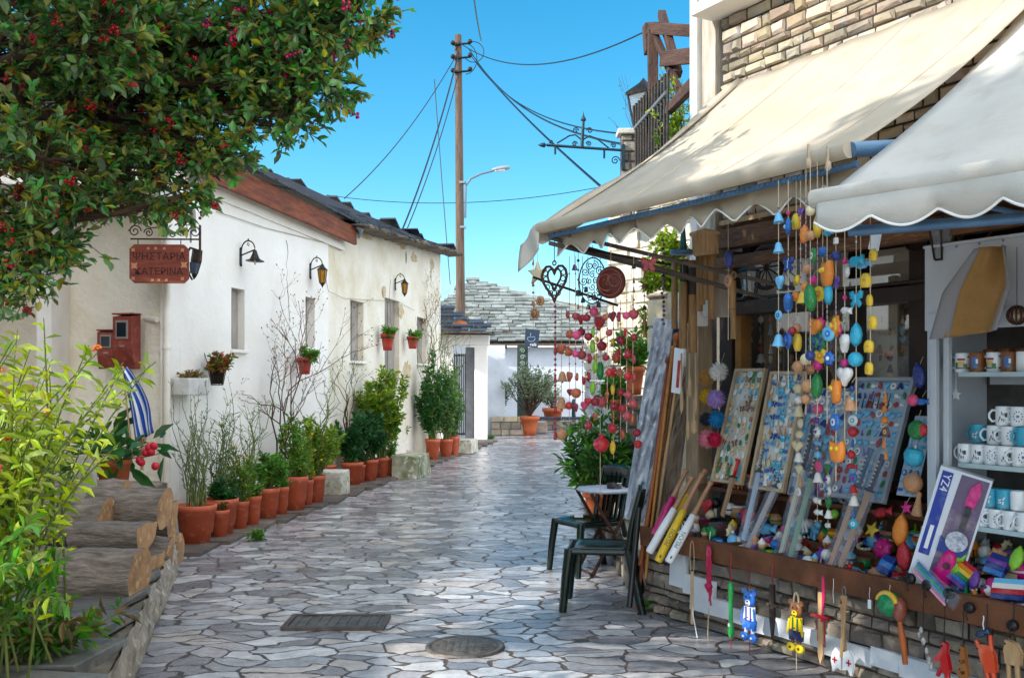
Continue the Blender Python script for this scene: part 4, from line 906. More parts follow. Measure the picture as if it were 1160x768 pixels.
for (px, py, Y, rp) in lobes:
    c = P(px, py, Y)-tr; r = rp*Y/F; st = min(fork, key=lambda f: (f-c).length+(.6 if f.z > c.z+.6 else 0))
    pts = branch_pts(st, c, 7, .05); lim.tube(pts, [.045*(1-.12*i) for i in range(7)], 6, caps=False)
    ntw = int((11+rp*.5)*(.62 if py > 175 else .92))
    for i in range(ntw):
        d = Vector((random.gauss(0, 1), random.gauss(0, 1), random.gauss(0, .8))).normalized(); e = c+d*r*random.random()**.4*1.05
        s0 = pts[random.choice((4, 5, 6))]; tp_ = branch_pts(s0, e, 5, .08); tw_.tube(tp_, [.007, .006, .005, .004, .002], 3, caps=False)
        for sub in range(4):
            q0 = tp_[random.choice((2, 3, 4))]; dd = (d+Vector((random.gauss(0, .6), random.gauss(0, .6), random.gauss(0, .5)))).normalized(); q1 = q0+dd*random.uniform(.06, .16); tw_.tube([q0, q1], .0022, 3, caps=False)
            for k in range(8):
                u = random.uniform(.2, 1.05); q = q0.lerp(q1, u); g_ = Vector((random.gauss(0, .8), random.gauss(0, .8), random.gauss(.1, .7)))+dd
                Pp.append(q); Dd.append(g_); Ls.append(random.uniform(.042, .072)); Mi.append(1 if random.random() < (.32 if py > 130 else .2) else 0)
            if random.random() < .09: (MP if px > 300 else BP).append(q1)
lim.build('limbs', TWIG, t); tw_.build('twigs', TWIG, t)
MB().leaves(Pp, Dd, Ls, np.array(Ls)*.56, Mi, fold=.2, droop=.08).build('crown', [HOLLY, HOLLYY], t)
for pts, m, nm in ((BP, BERRY, 'berries'), (MP, MAGB, 'magenta_berries')):
    q = MB()
    for v in pts:
        for k in range(random.choice((5, 8, 11))): q.ball(v+Vector((random.gauss(0, .014), random.gauss(0, .014), random.gauss(0, .012))), .0095, 6)
    tag(q.build(nm, m, t), kind='stuff')
print('holly leaves', len(Pp))
# ================================================================== FAR END OF THE STREET
def simple_tree_pot(px, py, pyt, wpx, label, f, m=TERRA2): return pplant(px, py, pyt, wpx, label, f, m=m, style=1, group='terracotta pots at the far end of the street')
simple_tree_pot(600, 493, 471, 23, 'terracotta pot with a silvery olive tree in front of the far white wall', lambda t, r, h, k: (bush(t, (0, 0, h), (0, 0, h+1.0), (.78, .5, .45), 50, 2600, .12, .04, OLIV, sm=TWIG, r0=.02, lower=.5, spread=.03)))
simple_tree_pot(626, 485, 462, 24, 'round terracotta pot with a sparse sapling behind the hanging ornaments', lambda t, r, h, k: (bush(t, (0, 0, h), (-.2, 0, h+.5), (.5, .3, .35), 24, 500, .1, .04, OLIV, sm=TWIG)))
t = thing('leafy_shrub', 'dark green shrub leaning on the shaded far white wall', 'shrub', P(560, 480, 31)); t.location.z = .3
bush(t, (0, 0, 0), (.05, 0, .9), (.5, .3, .45), 24, 700, .16, .09, GRND, sm=TWIG)
q = MB(); stones(q, 1.0, .55, (.14, .22), (.2, .5), .03, jit=.02); fb = thing('stone_flower_bed', 'low stone edged flower bed left of the olive pot', 'flower bed', G(556, 493))
q.build('stones', STONE, fb); q = MB(); q.box((.5, .4, .25), (1.0, .78, .5)); q.build('bed', MORT, fb); q = MB(); q.box((1.3, 1.0, .2), (.7, .8, .3)); q.build('side_step', STONE, fb, bevel=.02)
t = thing('carved_post', 'dark green carved wooden post carrying the café notice', 'post', (P(592, 0, 31).x, 31, 0))
q = MB(); q.box((0, 0, 1.35), (.34, .12, 2.7)); q.build('post', mat('green_post', '3b4a40', '26322c', 5, .7, .4, 20), t, bevel=.01)
q = MB()
for k in range(5): spiral(q, 0, 1.7+k*.2, .08, 1.4, 1 if k % 2 else -1, rad=.015, y=-.07)
q.build('carving', mat('pale_green_carving', '8aa08c', None, 5), t)
t = thing('notice_board', 'dark blue tilted café board with pale drawing and white writing', 'sign', P(602.5, 383, 30.7), .05)
k = 30.7/F; q = MB(); q.prism([(-8.2*k, -9.5*k), (6.5*k, -10.8*k), (9*k, 9*k), (-7*k, 10.5*k)], -.03, .03); q.build('board', mat('board_blue', '1f2c3c', '26384c', 4, .5), t, bevel=.005)
q = MB(); q.tube([(.12*math.cos(a)-.02, -.035, .0+.11*math.sin(a)) for a in np.linspace(PI, 2*PI, 12)], .008, 5); q.tube([(-.14, -.035, .02), (.1, -.035, .04)], .008, 5); q.tube([(-.05, -.035, .06), (-.03, -.035, .16)], .006, 4); q.build('cup_drawing', mat('chalk_blue', '8fb0cc', None, 5), t)
put_text('café', .13, T(.04, -.032, -.2) @ R('Y', .1), WHT, t)
t = thing('bollard', 'thin dark iron bollard with ball foot seen behind the red ornaments', 'bollard', G(650, 487))
q = MB(); q.lathe([(0, 0), (.11, 0), (.13, .08), (.07, .16), (.06, .8), (.09, .84), (.06, .9), (.05, .98), (0, 1.0)], 14); q.build('post', IRONB, t)
t = thing('slate_bench', 'low slate topped bench wall running below the far house', 'bench wall', (-.6, 31.6, 0))
q = MB(); stones(q, 4.5, .35, (.12, .2), (.2, .5), .03, M=T(0, 0, 0)); q.build('stones', STONEG, t); q = MB(); q.box((2.25, .3, .38), (4.6, .75, .06), jit=.01); q.build('slate_top', SLATE, t)
# ================================================================== RIGHT: farther walls
def ivory_wall(name, a, b, H, thick, m, label, stone=True, hh=(.1, .2), ww=(.18, .45), top=None):
    a, b = Vector(a), Vector(b); d = (b-a); L = d.length; yaw = math.atan2(d.y, d.x)
    t = thing(name, label, 'wall', a, yaw); q = MB(); q.box((L/2, thick/2+.001, H/2), (L, thick, H)); q.build('core', mat('pale_mortar', 'c9bfa8', 'a89c84', 6, .95, .6, 20), t)
    q = MB(); stones(q, L, H, hh, ww, .04, mask=top, jit=.02); q.build('stones', m, t); return t
wl = ivory_wall('terrace_wall', P(690, 430, 11.8).xy.to_3d(), P(830, 430, 10.2).xy.to_3d(), 3.55, .4, STONEW, 'sunlit whitewashed stone terrace wall below the iron railing')
# side return of terrace wall going away
ivory_wall('terrace_side_wall', P(664, 430, 17).xy.to_3d(), P(690, 430, 11.8).xy.to_3d()+Vector((0, .02, 0)), 2.25, .4, STONEW, 'lower whitewashed stone wall running back behind the red ornaments')
ivory_wall('far_right_wall', P(662, 430, 26).xy.to_3d(), P(760, 430, 25).xy.to_3d(), 2.7, .4, STONEW, 'distant bright white stone wall at the right end of the street')
ivory_wall('stone_pier', P(735, 430, 8.7).xy.to_3d(), P(757, 430, 8.5).xy.to_3d(), 2.35, .5, STONE, 'warm stone pier behind the leaning marble slab', hh=(.16, .3), ww=(.2, .4))
ivory_wall('pot_ledge_wall', P(702, 430, 9.6).xy.to_3d(), P(740, 430, 9.0).xy.to_3d(), 1.45, .5, STONEG, 'rough stone ledge carrying the big terracotta pot')
pl = pplant(719, 447, 415, 24, 'big plain terracotta pot on the stone ledge behind the ornaments', mk(.15, .2, .2, 14, 300, .08, .04, GRN), m=TERRA2, style=1, group=None, Y=9.15); pl.location.z = 1.46
pl = pplant(697, 478, 450, 14, 'smaller terracotta pot hanging lower left of the big plain pot', mk(.1, .2, .15, 14, 300, .08, .04, GRN), m=TERRA2, style=1, group=None, Y=9.4); pl.location.z = 1.18
# climbing plant on the terrace wall
t = thing('wall_creeper', 'green creeper growing on the sunlit terrace wall under the awning', 'climbing plant', P(745, 400, 9.9))
for (px, py, r, n) in ((752, 300, .25, 500), (765, 330, .22, 400), (745, 360, .2, 250), (740, 310, .15, 200), (760, 280, .2, 300)):
    c = P(px, py, 9.9)-t.location; bush(t, c-Vector((0, 0, r)), c, (r, .1, r*1.2), 14, n, .06, .045, GRNY)
# marble slabs
def slab(p0, p1, wpx, Y, label, th=.05, m=MARB, nm='marble_slab', rz=0, cat='stone slab'):
    """slab leaning from bottom pixel point p0 to top p1"""
    a, b = Vector(p0), Vector(p1); L = (b-a).length; wd = wpx*Y/F
    o = MB(); rows = []
    nx, nz = 8, 18
    for yy, sg in ((0, -1), (th, 1)):
        rows = [[(-wd/2+wd*i/nx, yy+(random.uniform(-.016, .016) if 0 < i < nx and 0 < j < nz else 0), L*j/nz) for i in range(nx+1)] for j in range(nz+1)]
        o.grid(rows if sg < 0 else [r[::-1] for r in rows], 0, False)
    o.add([(-wd/2, 0, 0), (wd/2, 0, 0), (wd/2, 0, L), (-wd/2, 0, L), (-wd/2, th, 0), (wd/2, th, 0), (wd/2, th, L), (-wd/2, th, L)], [(0, 4, 5, 1), (1, 5, 6, 2), (2, 6, 7, 3), (3, 7, 4, 0)])
    z = (b-a).normalized(); x = Vector((math.cos(rz), math.sin(rz), 0)); x = (x-z*x.dot(z)).normalized(); y = z.cross(x)
    ob = o.build(nm, m); ob.matrix_basis = Matrix(((x.x, y.x, z.x, a.x), (x.y, y.y, z.y, a.y), (x.z, y.z, z.z, a.z), (0, 0, 0, 1)))
    return tag(ob, label, cat)
slab(P(722, 590, 7.35), P(757, 362, 7.5), 30, 7.4, 'tall rough blue white marble slab leaning against the shop corner')
slab(G(682, 600)+Vector((0, 0, .25)), P(688, 432, 10.4), 48, 10.4, 'rough marble slab standing beyond the chairs under the red ornaments', .08)
slab(P(737, 600, 7.2), P(767, 372, 7.35), 8, 7.3, 'narrow black painted plank leaning beside the marble slab', .04, mat('black_board', '1c1c20', '2a2a30', 5, .5), 'black_plank', cat='plank')
slab(P(752, 605, 6.9), P(775, 415, 7.1), 22, 7, 'weathered grey brown plank leaning behind the walking sticks', .03, mat('grey_plank', '9a8874', '75675a', 4, .8, .4, 20, stretch=(6, 6, 1)), 'wooden_plank', cat='plank')
# plant low by the chairs
t = thing('potted_plant', 'bushy green plant in a low pot behind the café table', 'potted plant', P(680, 600, 9.3)); t.location.z = .28
pot(t, .16, .28, TERRA2, 1)
bush(t, (0, 0, .25), (.02, 0, .62), (.42, .4, .36), 50, 1300, .09, .04, GRN, mats=[GRN, GRND])
ivory_wall('plant_ledge', P(655, 430, 12.2).xy.to_3d()+Vector((.1, 0, 0)), P(716, 430, 7.6).xy.to_3d(), .3, .7, STONEG, 'low stone ledge behind the plastic chairs', hh=(.1, .14))
# terrace: stone post, railing, lantern, pergola, bracket
def fill(a, b, m, nm, lab, cat, d=(.3, .3)):
    q = MB(); q.box((0, 0, (b-a.z)/2), (d[0], d[1], b-a.z)); o = q.build(nm, m, None, bevel=.01); o.location = a; tag(o, lab, cat); return o
Yt = 11.2
pa = P(711, 260, Yt); st = thing('stone_post', 'stone gate post with flat cap at the left end of the terrace railing', 'post', (pa.x, Yt, 3.3))
hz = P(711, 148, Yt).z-3.3
q = MB(); stones(q, .16, hz-.06, (.08, .14), (.1, .2), .02, M=T(-.08, -.07, 0)); q.box((0, .01, (hz-.06)/2), (.15, .15, hz-.06)); q.build('shaft', STONEG, st); q = MB(); q.box((0, 0, hz-.03), (.24, .24, .06)); q.build('cap', STONEW, st, bevel=.01)
t = thing('iron_railing', 'dark iron bar railing on the terrace above the awning', 'railing', (0, 0, 0))
A = P(717, 190, Yt); B = P(757, 160, 9.6)
q = MB(); q.tube([P(717, 148, Yt), P(755, 105, 9.6)], .022, 6); q.tube([P(717, 190, Yt)-Vector((0, 0, .1)), P(757, 170, 9.6)], .022, 6); q.build('rails', mat('grey_rail', '70757a', None, 5, .5), t)
for k in range(13):
    u = k/12; a = P(718, 215, Yt).lerp(P(756, 195, 9.6), u); b = P(718, 120, Yt).lerp(P(757, 80, 9.6), u); MB().tube([a, b], .016, 6).build('bar', IRON, t)
t = thing('garden_lantern', 'grey lantern on the terrace behind the iron railing', 'lantern', P(729, 130, 11.3))
q = MB(); q.lathe([(0, .42), (.05, .36), (.21, .25), (.2, .22), (0, .22)], 4, sm=False); q.tube([(0, 0, -1.0), (0, 0, -.18)], .03, 8); q.lathe([(.1, -.2), (0, -.2)], 4, sm=False)
for k in range(4): a = 2*PI*k/4; q.tube([(.18*math.cos(a), .18*math.sin(a), .22), (.1*math.cos(a), .1*math.sin(a), -.2)], .012, 4)
q.build('frame', IRON, t); q = MB(); q.lathe([(.17, .22), (.095, -.2)], 4, sm=False); q.build('glass', mat('lantern_glass', '98a0a6', None, 5, .1, alpha=.5), t)
t = thing('pergola', 'old rotten brown wooden pergola on the terrace at the upper right', 'pergola', (0, 0, 0)); 
def beam(a, b, w_, m, nm, par):
    q = MB(); L = (Vector(b)-Vector(a)).length; q.box((0, 0, L/2), (w_, w_*1.3, L), jit=.01); return q.build(nm, m, par, bevel=.008, M=frame_z(a, b))
PW = mat('pergola_wood', '5c4338', '3a2a24', 3, .85, .6, 18, stretch=(4, 4, 1))
Yq = 10.5
beam(P(740, 150, Yq), P(740, 35, Yq), .1, PW, 'post', t)
beam(P(736, 32, Yq), P(800, 36, Yq-.6), .09, PW, 'beam', t)
beam(P(752, 67, Yq-.3), P(800, 62, Yq-.9), .11, PW, 'beam', t)
beam(P(742, 40, Yq), P(772, 110, Yq-.6), .07, PW, 'brace', t)
beam(P(749, 15, Yq), P(768, 85, Yq-.4), .07, PW, 'slat', t)
beam(P(738, 60, Yq+.1), P(736, 28, Yq+.1), .13, PW, 'beam_end', t)
beam(P(757, 125, Yq-.8), P(786, 95, Yq-1.5), .07, PW, 'handrail', t)
t = thing('climbing_vine', 'tangled vine with a few yellow leaves on the pergola and railing', 'climbing plant', P(765, 140, 9.9))
bush(t, (0, 0, -.5), (.05, 0, .2), (.3, .3, .5), 30, 260, .06, .04, GRNY, sm=TWIG)
bush(t, (-.1, 0, -.6), (-.05, 0, -.1), (.18, .2, .3), 12, 260, .06, .05, GRNY, sm=TWIG)
t = thing('tree_twigs', 'faint bare twigs of a shrub beside the terrace lantern', 'shrub', P(715, 135, 12))
bush(t, (.2, 0, -.6), (-.05, 0, .1), (.28, .2, .5), 12, 30, .03, .015, DRYL, sm=TWIG, r0=.005)
t = thing('wrought_bracket', 'dark wrought iron sign bracket with scrolls, empty, on the stone post', 'sign bracket', P(705, 168, Yt-.1)); k = (Yt-.1)/F
q = MB(); X = lambda px: (px-705)*k; Z = lambda py: (168-py)*k
q.tube([(X(706), 0, Z(170.5)), (X(619), 0, Z(164.5))], .016, 6); q.lathe([(0, 0), (.03, .02), (.02, .06), (0, .1)], 6, T(X(619), 0, Z(164.5)) @ R('Y', -PI/2))
q.box((X(706), 0, Z(178)), (.04, .03, .28)); q.box((X(684.5), 0, Z(174.5)), (.022, .02, .1)); q.box((X(629), 0, Z(170)), (.022, .02, .1)); q.build('arm', IRONB, t)
q = MB(); q.tube([(X(659), 0, Z(167)), (X(661), 0, Z(137))], [.024, .016], 6); q.lathe([(0, 0), (.03, .01), (.03, .03), (.008, .07), (0, .12)], 8, T(X(661), 0, Z(138))); q.build('finial', IRONB, t)
q = MB(); q.tube([(X(631), 0, Z(162.5)), (X(645), 0, Z(154)), (X(652), 0, Z(153)), (X(658), 0, Z(158))], .009, 5); q.tube([(X(690), 0, Z(168)), (X(676), 0, Z(157)), (X(668), 0, Z(154)), (X(661), 0, Z(158))], .009, 5)
for (px, py, r, s_) in ((652, 148, .035, 1), (668, 148, .035, -1), (651, 163, .03, 1), (667, 163, .03, -1), (695, 165, .03, -1), (624, 161, .02, 1), (697, 182, .05, 1)): spiral(q, X(px), Z(py), r*1.0, 1.5, s_, rad=.007)
q.build('scrollwork', IRONB, t)
# ================================================================== SHOP
def SL(px, py, t):
    p = SP(px, py, t); return Vector((sof(p), t, p.z))
def sloc(s, t, z): return tuple(S(s, t, z))
shop = thing('souvenir_shop', 'stone souvenir shop with wooden shop window on the right', 'shop', M=MS)
def part(mb, nm, m, bevel=0, par=None): return mb.build(nm, m, par or shop, bevel)
s7 = .76
q = MB(); q.box((s7+2.6, 1.6, 3.27), (5.2, 3.1, 1.3)); part(q, 'wall_core', MORTD)
q = MB(); stones(q, 5.2, 1.32, (.04, .085), (.07, .22), .022, .012, M=T(s7, .05, 2.6), jit=.015); part(q, 'upper_stone_wall', STONE)
q = MB(); q.box((s7+2.6, 1.5, 4.9), (5.3, 3.2, 2.0)); part(q, 'white_upper_storey', PL, .01)
q = MB(); q.box((s7+2.6, -.05, 3.915), (5.34, .22, .07)); part(q, 'string_course', PL, .01)
# corner pipe / boards left of upper wall
q = MB(); q.box((.66, .1, 3.6), (.12, .16, 3.2), jit=.006); part(q, 'corner_board', mat('old_white_board', 'cfc5b5', '8d7c66', 3, .85, .5, 14, stretch=(4, 4, .6)), .006)
q = MB(); q.box((.52, .06, 3.6), (.07, .1, 3.3)); part(q, 'white_corner_pipe', PL, .006)
# low wall
q = MB(); q.box((2.8, .22, .24), (5.6, .4, .48)); part(q, 'low_wall_core', MORTD)
q = MB(); stones(q, 5.6, .46, (.035, .11), (.07, .24), .03, .012, M=T(0, .02, .0), jit=.02); part(q, 'low_stone_wall', STONEG)
q = MB(); stones(q, .45, .5, (.06, .1), (.12, .2), .02, M=R('Z', -PI/2) @ T(-.45, 0, 0)); part(q, 'low_wall_end', STONEG)
q = MB(); 
for i in range(28):
    a = .55+i*.18; q.box((a+.09, -.022, .165+.012*math.sin(i*1.7)-.004*i*.4), (.181, .03, .10+.012*math.sin(i*2.3)), jit=.004)
q.box((.42, -.02, .36), (.16, .03, .26), jit=.01); q.box((3.30, -.022, .33), (.2, .03, .3), jit=.01); q.box((.62, -.022, .27), (.3, .03, .12), jit=.01)
part(q, 'white_render_band', PLB)
# ledge
q = MB(); q.box((2.9, .19, .515), (5.5, .62, .035)); q.box((2.9, -.13, .545), (5.5, .03, .13), jit=.003); part(q, 'ledge', WOODR, .004)
q = MB()
for s_ in np.arange(.55, 5.2, .42): q.box((s_, .05, .57), (.018, .32, .08))
q.box((2.9, .215, .59), (5.2, .02, .12)); q.box((2.9, .46, .8), (5.0, .02, .24)); part(q, 'tray_dividers', WOODR, .002)
q = MB(); q.box((1.6, .34, .875), (2.6, .26, .025)); part(q, 'back_shelf', WOODR, .003)
# recess: soffit, floor, inner walls
q = MB(); q.box((s7+2.6, .33, 2.585), (5.2, .62, .03)); 
for k in range(22): q.box((s7+.12+k*.24, .33, 2.565), (.012, .62, .012))
part(q, 'soffit_boards', WOODP)
q = MB(); q.box((s7+2.6, .05, 2.48), (5.2, .1, .12)); q.box((s7+2.6, .02, 2.33), (5.2, .07, .07)); q.box((s7+2.6, .55, 2.48), (5.2, .12, .16)); part(q, 'lintel_beams', WOOD, .005)
q = MB(); q.box((2.9, .66, .75), (5.4, .06, .5)); part(q, 'window_apron', WOODD)
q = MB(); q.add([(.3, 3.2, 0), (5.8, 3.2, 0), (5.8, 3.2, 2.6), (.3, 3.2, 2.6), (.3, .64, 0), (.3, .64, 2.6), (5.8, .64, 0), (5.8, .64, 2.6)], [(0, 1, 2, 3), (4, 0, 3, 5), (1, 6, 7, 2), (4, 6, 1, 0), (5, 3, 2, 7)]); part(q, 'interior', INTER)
TW = .6
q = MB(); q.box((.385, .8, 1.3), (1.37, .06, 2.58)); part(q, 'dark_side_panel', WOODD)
def vpost(px, w_, m=WOODD, z0=.6, z1=2.5, t=TW, nm='window_post', d=.1):
    s_ = SL(px, 400, t).x; q = MB(); q.box((s_, t, (z0+z1)/2), (w_, d, z1-z0)); return part(q, nm, m, .005)
vpost(792, .13, mat('pale_post_wood', 'b09878', '8a7358', 3, .75, .4, 20, stretch=(6, 6, .8)), .5, 2.5, .3, 'corner_post', .13)
vpost(828, .13, WOODD); vpost(1046, .12, WOODD); vpost(972, .05, WOODD, .6, 2.05); vpost(842, .06, mat('amber_wood', 'a5702c', '7a4e1e', 3, .5), .6, 2.05)
a_ = SL(812, 400, TW).x; b_ = SL(1060, 400, TW).x
q = MB(); q.box(((a_+b_)/2, TW-.02, 2.09), (b_-a_, .13, .09)); q.box(((a_+b_)/2, TW-.05, 2.155), (b_-a_, .05, .02)); part(q, 'transom', mat('brown_transom', '4a3a30', '372a22', 4, .5, .2, 20), .005)
m = bpy.data.materials.new('window_glass'); m.use_nodes = True; nn = m.node_tree.nodes; ll = m.node_tree.links; nn.clear()
gl = nn.new('ShaderNodeBsdfGlossy'); gl.inputs['Roughness'].default_value = .03; gl.inputs['Color'].default_value = (.9, .93, .95, 1); tp_ = nn.new('ShaderNodeBsdfTransparent'); ms = nn.new('ShaderNodeMixShader'); ms.inputs[0].default_value = .34; oo = nn.new('ShaderNodeOutputMaterial')
ll.new(tp_.outputs[0], ms.inputs[1]); ll.new(gl.outputs[0], ms.inputs[2]); ll.new(ms.outputs[0], oo.inputs[0]); WGL = m
q = MB(); q.add([(a_, TW, .9), (b_, TW, .9), (b_, TW, 2.05), (a_, TW, 2.05)], [(0, 1, 2, 3)]); part(q, 'shop_window', WGL)
q = MB(); q.add([(a_, TW, 2.12), (b_, TW, 2.12), (b_, TW, 2.42), (a_, TW, 2.42)], [(0, 1, 2, 3)]); part(q, 'transom_light', WGL)
q = MB(); x0_, x1_ = SL(842, 400, .66).x, SL(958, 400, .66).x; q.box(((x0_+x1_)/2, .68, 2.27), (x1_-x0_, .01, .3)); x0_, x1_ = SL(985, 400, .66).x, SL(1036, 400, .66).x; q.box(((x0_+x1_)/2, .68, 2.27), (x1_-x0_, .01, .22)); part(q, 'transom_reflection', mat('pale_reflection', 'e8ddc8', 'd4c6ac', 3, .9))  # pale sheets behind the glass, in place of its bright reflection
q = MB(); x0_, x1_ = SL(976, 400, .66).x, SL(1010, 400, .66).x; q.box(((x0_+x1_)/2, .72, 1.65), (x1_-x0_, .02, .8)); part(q, 'pale_panel', MATS['pale_reflection'])  # pale sheet added behind the lower glass, same reflection tone
q = MB(); x0_, x1_ = SL(850, 400, .7).x, SL(940, 400, .7).x; q.box(((x0_+x1_)/2, .85, 1.6), (x1_-x0_, .02, .85)); part(q, 'display_back', mat('display_back', 'c9bfae', 'a89c8c', 3, .9))
# things inside the window
s_a, s_b = SL(850, 400, .9).x, SL(1035, 400, .9).x
t = thing('window_shelf', 'pale shelf unit standing inside the shop window', 'shelf', S(s_a, 1.1, .6), SYAW)
q = MB(); L_ = s_b-s_a
for z in (.3, .75, 1.2): q.box((L_/2, 0, z), (L_, .35, .03))
q.box((L_/2, .18, .8), (L_, .02, 1.6)); q.build('shelves', INTW, t)
t = thing('oval_mirror', 'pale oval mirror inside the right half of the shop window', 'mirror', S(SL(1005, 400, .8).x, .8, 1.75), SYAW)
q = MB(); q.tube([(.15*math.cos(a), 0, .12*math.sin(a)) for a in np.linspace(0, 2*PI, 25)[:-1]], .012, 6, closed=True); q.build('frame', INTW, t); q = MB(); q.prism([(.145*math.cos(a), .115*math.sin(a)) for a in np.linspace(0, 2*PI, 25)[:-1]], 0, .01); q.build('glass', mat('mirror_pale', 'c8ccd0', None, 5, .2), t)
t = thing('cartwheel', 'dark spoked iron wheel ornament hanging behind the upper shop window', 'wheel', S(SL(872, 303, .55).x, .52, SL(872, 303, .55).z), SYAW)
q = MB(); q.tube([(.14*math.cos(a), 0, .14*math.sin(a)) for a in np.linspace(0, 2*PI, 25)[:-1]], .016, 6, closed=True)
for k in range(6): a = PI*k/6; q.tube([(.14*math.cos(a), 0, .14*math.sin(a)), (-.14*math.cos(a), 0, -.14*math.sin(a))], .006, 4)
q.build('wheel', RUST, t); q = MB(); q.tube([(-.45, 0, .04), (.9, 0, .22)], .014, 6); q.build('rod', RUST, t)
q = MB()
for k in range(3): q.tube([(1.2+.11*math.cos(a)+k*.17, 0, .06+.09*math.sin(a)) for a in np.linspace(0, 2*PI, 17)[:-1]], .01, 5, closed=True)
q.build('small_wheels', RUST, t)
def lantern(px, py, t_, h, label):
    c = SL(px, py, t_); t = thing('hanging_lantern', label, 'lantern', S(*c), SYAW); q = MB(); r = h*.3
    q.lathe([(0, h*.5), (r*.3, h*.42), (r*1.1, h*.26), (r*1.0, h*.24), (0, h*.24)], 6, sm=False); q.lathe([(0, -h*.5), (r*.6, -h*.46), (r*.6, -h*.42), (0, -h*.42)], 6, sm=False); q.tube([(0, 0, h*.45), (0, 0, h*.95)], .004, 5)
    for k in range(6): a = 2*PI*k/6; q.tube([(r*math.cos(a), r*math.sin(a), h*.25), (r*.6*math.cos(a), r*.6*math.sin(a), -h*.44)], .006, 4)
    q.build('frame', IRON, t); q = MB(); q.lathe([(r*.92, h*.24), (r*.55, -h*.42)], 6, sm=False); q.build('glass', mat('lantern_glass', ''), t)
lantern(849, 318, .3, .24, 'black iron lantern hanging in front of the left of the shop window')
lantern(1068, 272, .0, .22, 'black iron lantern half hidden behind the second awning, above the white cabinet')
# ================================================================== AWNINGS
def awning(name, label, O, ux, inn, L, D, zf, zb, scal, amp, m, fr, vy=0, valz=.11, vz=0):
    """O front far corner on the ground plan; ux along the front; inn inwards"""
    ux, inn = Vector(ux), Vector(inn); yaw = math.atan2(ux.y, ux.x); t = thing(name, label, 'awning', (O[0], O[1], 0), yaw)
    ph = [random.uniform(0, 6) for _ in range(4)]
    f = lambda x, v: (x+.0, D*v, zf+(zb-zf)*v-.055*math.sin(PI*v)-.012*math.sin(x*5+ph[0])*math.sin(PI*v)+.006*math.sin(x*17+v*6))
    q = MB(); q.grid([[f(L*i/40, v) for i in range(41)] for v in np.linspace(0, 1, 16)], 0, True); q.build('canopy', m, t, solid=.004)
    q = MB()
    for i in range(1, int(L/.62)+1): q.tube([(lambda p: (p[0], p[1], p[2]+.004))(f(i*.62, v)) for v in np.linspace(0, 1, 16)], .0035, 4)
    q.build('seams', m, t)
    q = MB(); q.tube([(-.03, -.01, zf), (L+.03, -.01, zf)], .032, 12); q.build('front_roller', m, t)
    q = MB(); ra, rb, rc = [], [], []
    N = int(L/.012)
    for i in range(N+1):
        x = L*i/N; c = abs(math.sin(PI*x/scal)); w_ = .02*math.sin(x*9+ph[1])
        c = c if not fr else 1-min(1, 2.2*abs(((x/scal) % 1)-.5))**1.3; ra.append((x, vy-.035+w_*.1, zf-.02-vz)); rb.append((x, vy-.03+w_*.6, zf-.02-vz-valz*.6)); rc.append((x, vy-.025+w_*1.4, zf-.02-vz-valz+(amp*c if fr else -amp*c)))
    q.grid([ra, rb, rc], 0, True); q.build('valance', m, t, solid=.003)
    q = MB(); q.tube([(p[0], p[1]-.004, p[2]) for p in rc], .0045, 5, caps=False); q.build('scalloped_trim', TRIM, t)
    return t
ax1 = Vector((.4953, -.8688, 0)); in1 = UI
A1 = awning('shop_awning', 'beige cloth awning of the shop, upper long one with dappled shade', (.176, 5.37), ax1, in1, 2.06, 1.42, 2.42, 3.42, .2, .06, CLOTH, True, valz=.13, vy=.12, vz=.0)
# curled side flap and white end flap
q = MB(); rows = []
for i in range(15):
    v = i/14; y = 1.42*v; z = 2.42+1.0*v-.055*math.sin(PI*v); c = .10+.03*math.sin(v*7)
    rows.append([(0-.0, y, z+.006), (-.045, y, z+.02+.02*math.sin(v*9)), (-.07, y-.02, z-.02), (-.055-.02*math.sin(v*6), y-.02, z-.07), (-.01, y-.01, z-c*.9)])
q.grid(rows, 0, True); q.build('curled_side', CLOTH, A1, solid=.004)
q = MB(); rows = []
for j in range(8):
    v = j/7; rows.append([(-.01-.17*u, -.02-.03*u-.012*math.sin(u*6+v*2), 2.45-.10*u-.15*v*(1-.0*u)+.008*math.sin(u*5)) for u in np.linspace(0, 1, 8)])
q.grid(rows, 0, True); q.build('end_flap', CLOTHW, A1, solid=.003)
q = MB(); q.tube([(.02, .02, 2.37), (2.1, .02, 2.37)], .012, 8)
for k in range(70): q.box((.05+k*.029, .008, 2.37), (.01, .01, .01))
q.build('hanging_rail', BLUESTEEL, A1)
q = MB()
q.tube([(.05, 0, 2.33), (.05, 1.42, 2.12)], .012, 6)
q.build('inner_rail', mat('dark_rail', '6a6058', '4c453f', 5, .6), A1)
for (x0_, z0_, x1_, z1_) in ((.03, 2.36, .2, 2.08), (.10, 2.38, .42, 2.12), (1.9, 2.38, 1.95, 2.3)):
    q = MB(); q.tube([(x0_, .03, z0_), (x1_, 1.42, z1_)], .012, 6); q.build('folding_arm', MATS['dark_rail'] if x0_ < 1 else BLUESTEEL, A1)
q = MB(); q.tube([(2.09, 0, 2.42), (2.2, .75, 2.52)], .028, 10); q.build('end_arm', BLUESTEEL, A1)
ax2 = Vector((.632, -.775, 0)); in2 = Vector((.775, .632, 0))
A2 = awning('cabinet_awning', 'off white cloth awning with big rounded scallops and white edging, nearest', (1.03, 3.3), ax2, in2, 2.3, 1.7, 2.2, 3.35, .20, .04, CLOTHW, False, valz=.065)
q = MB(); q.box((.8, .5, 2.06), (.045, 1.1, .05), M=R('Z', .0)); q.tube([(.02, .12, 2.1), (1.5, .75, 2.12)], .018, 8); q.build('support_bar', BLUESTEEL, A2)
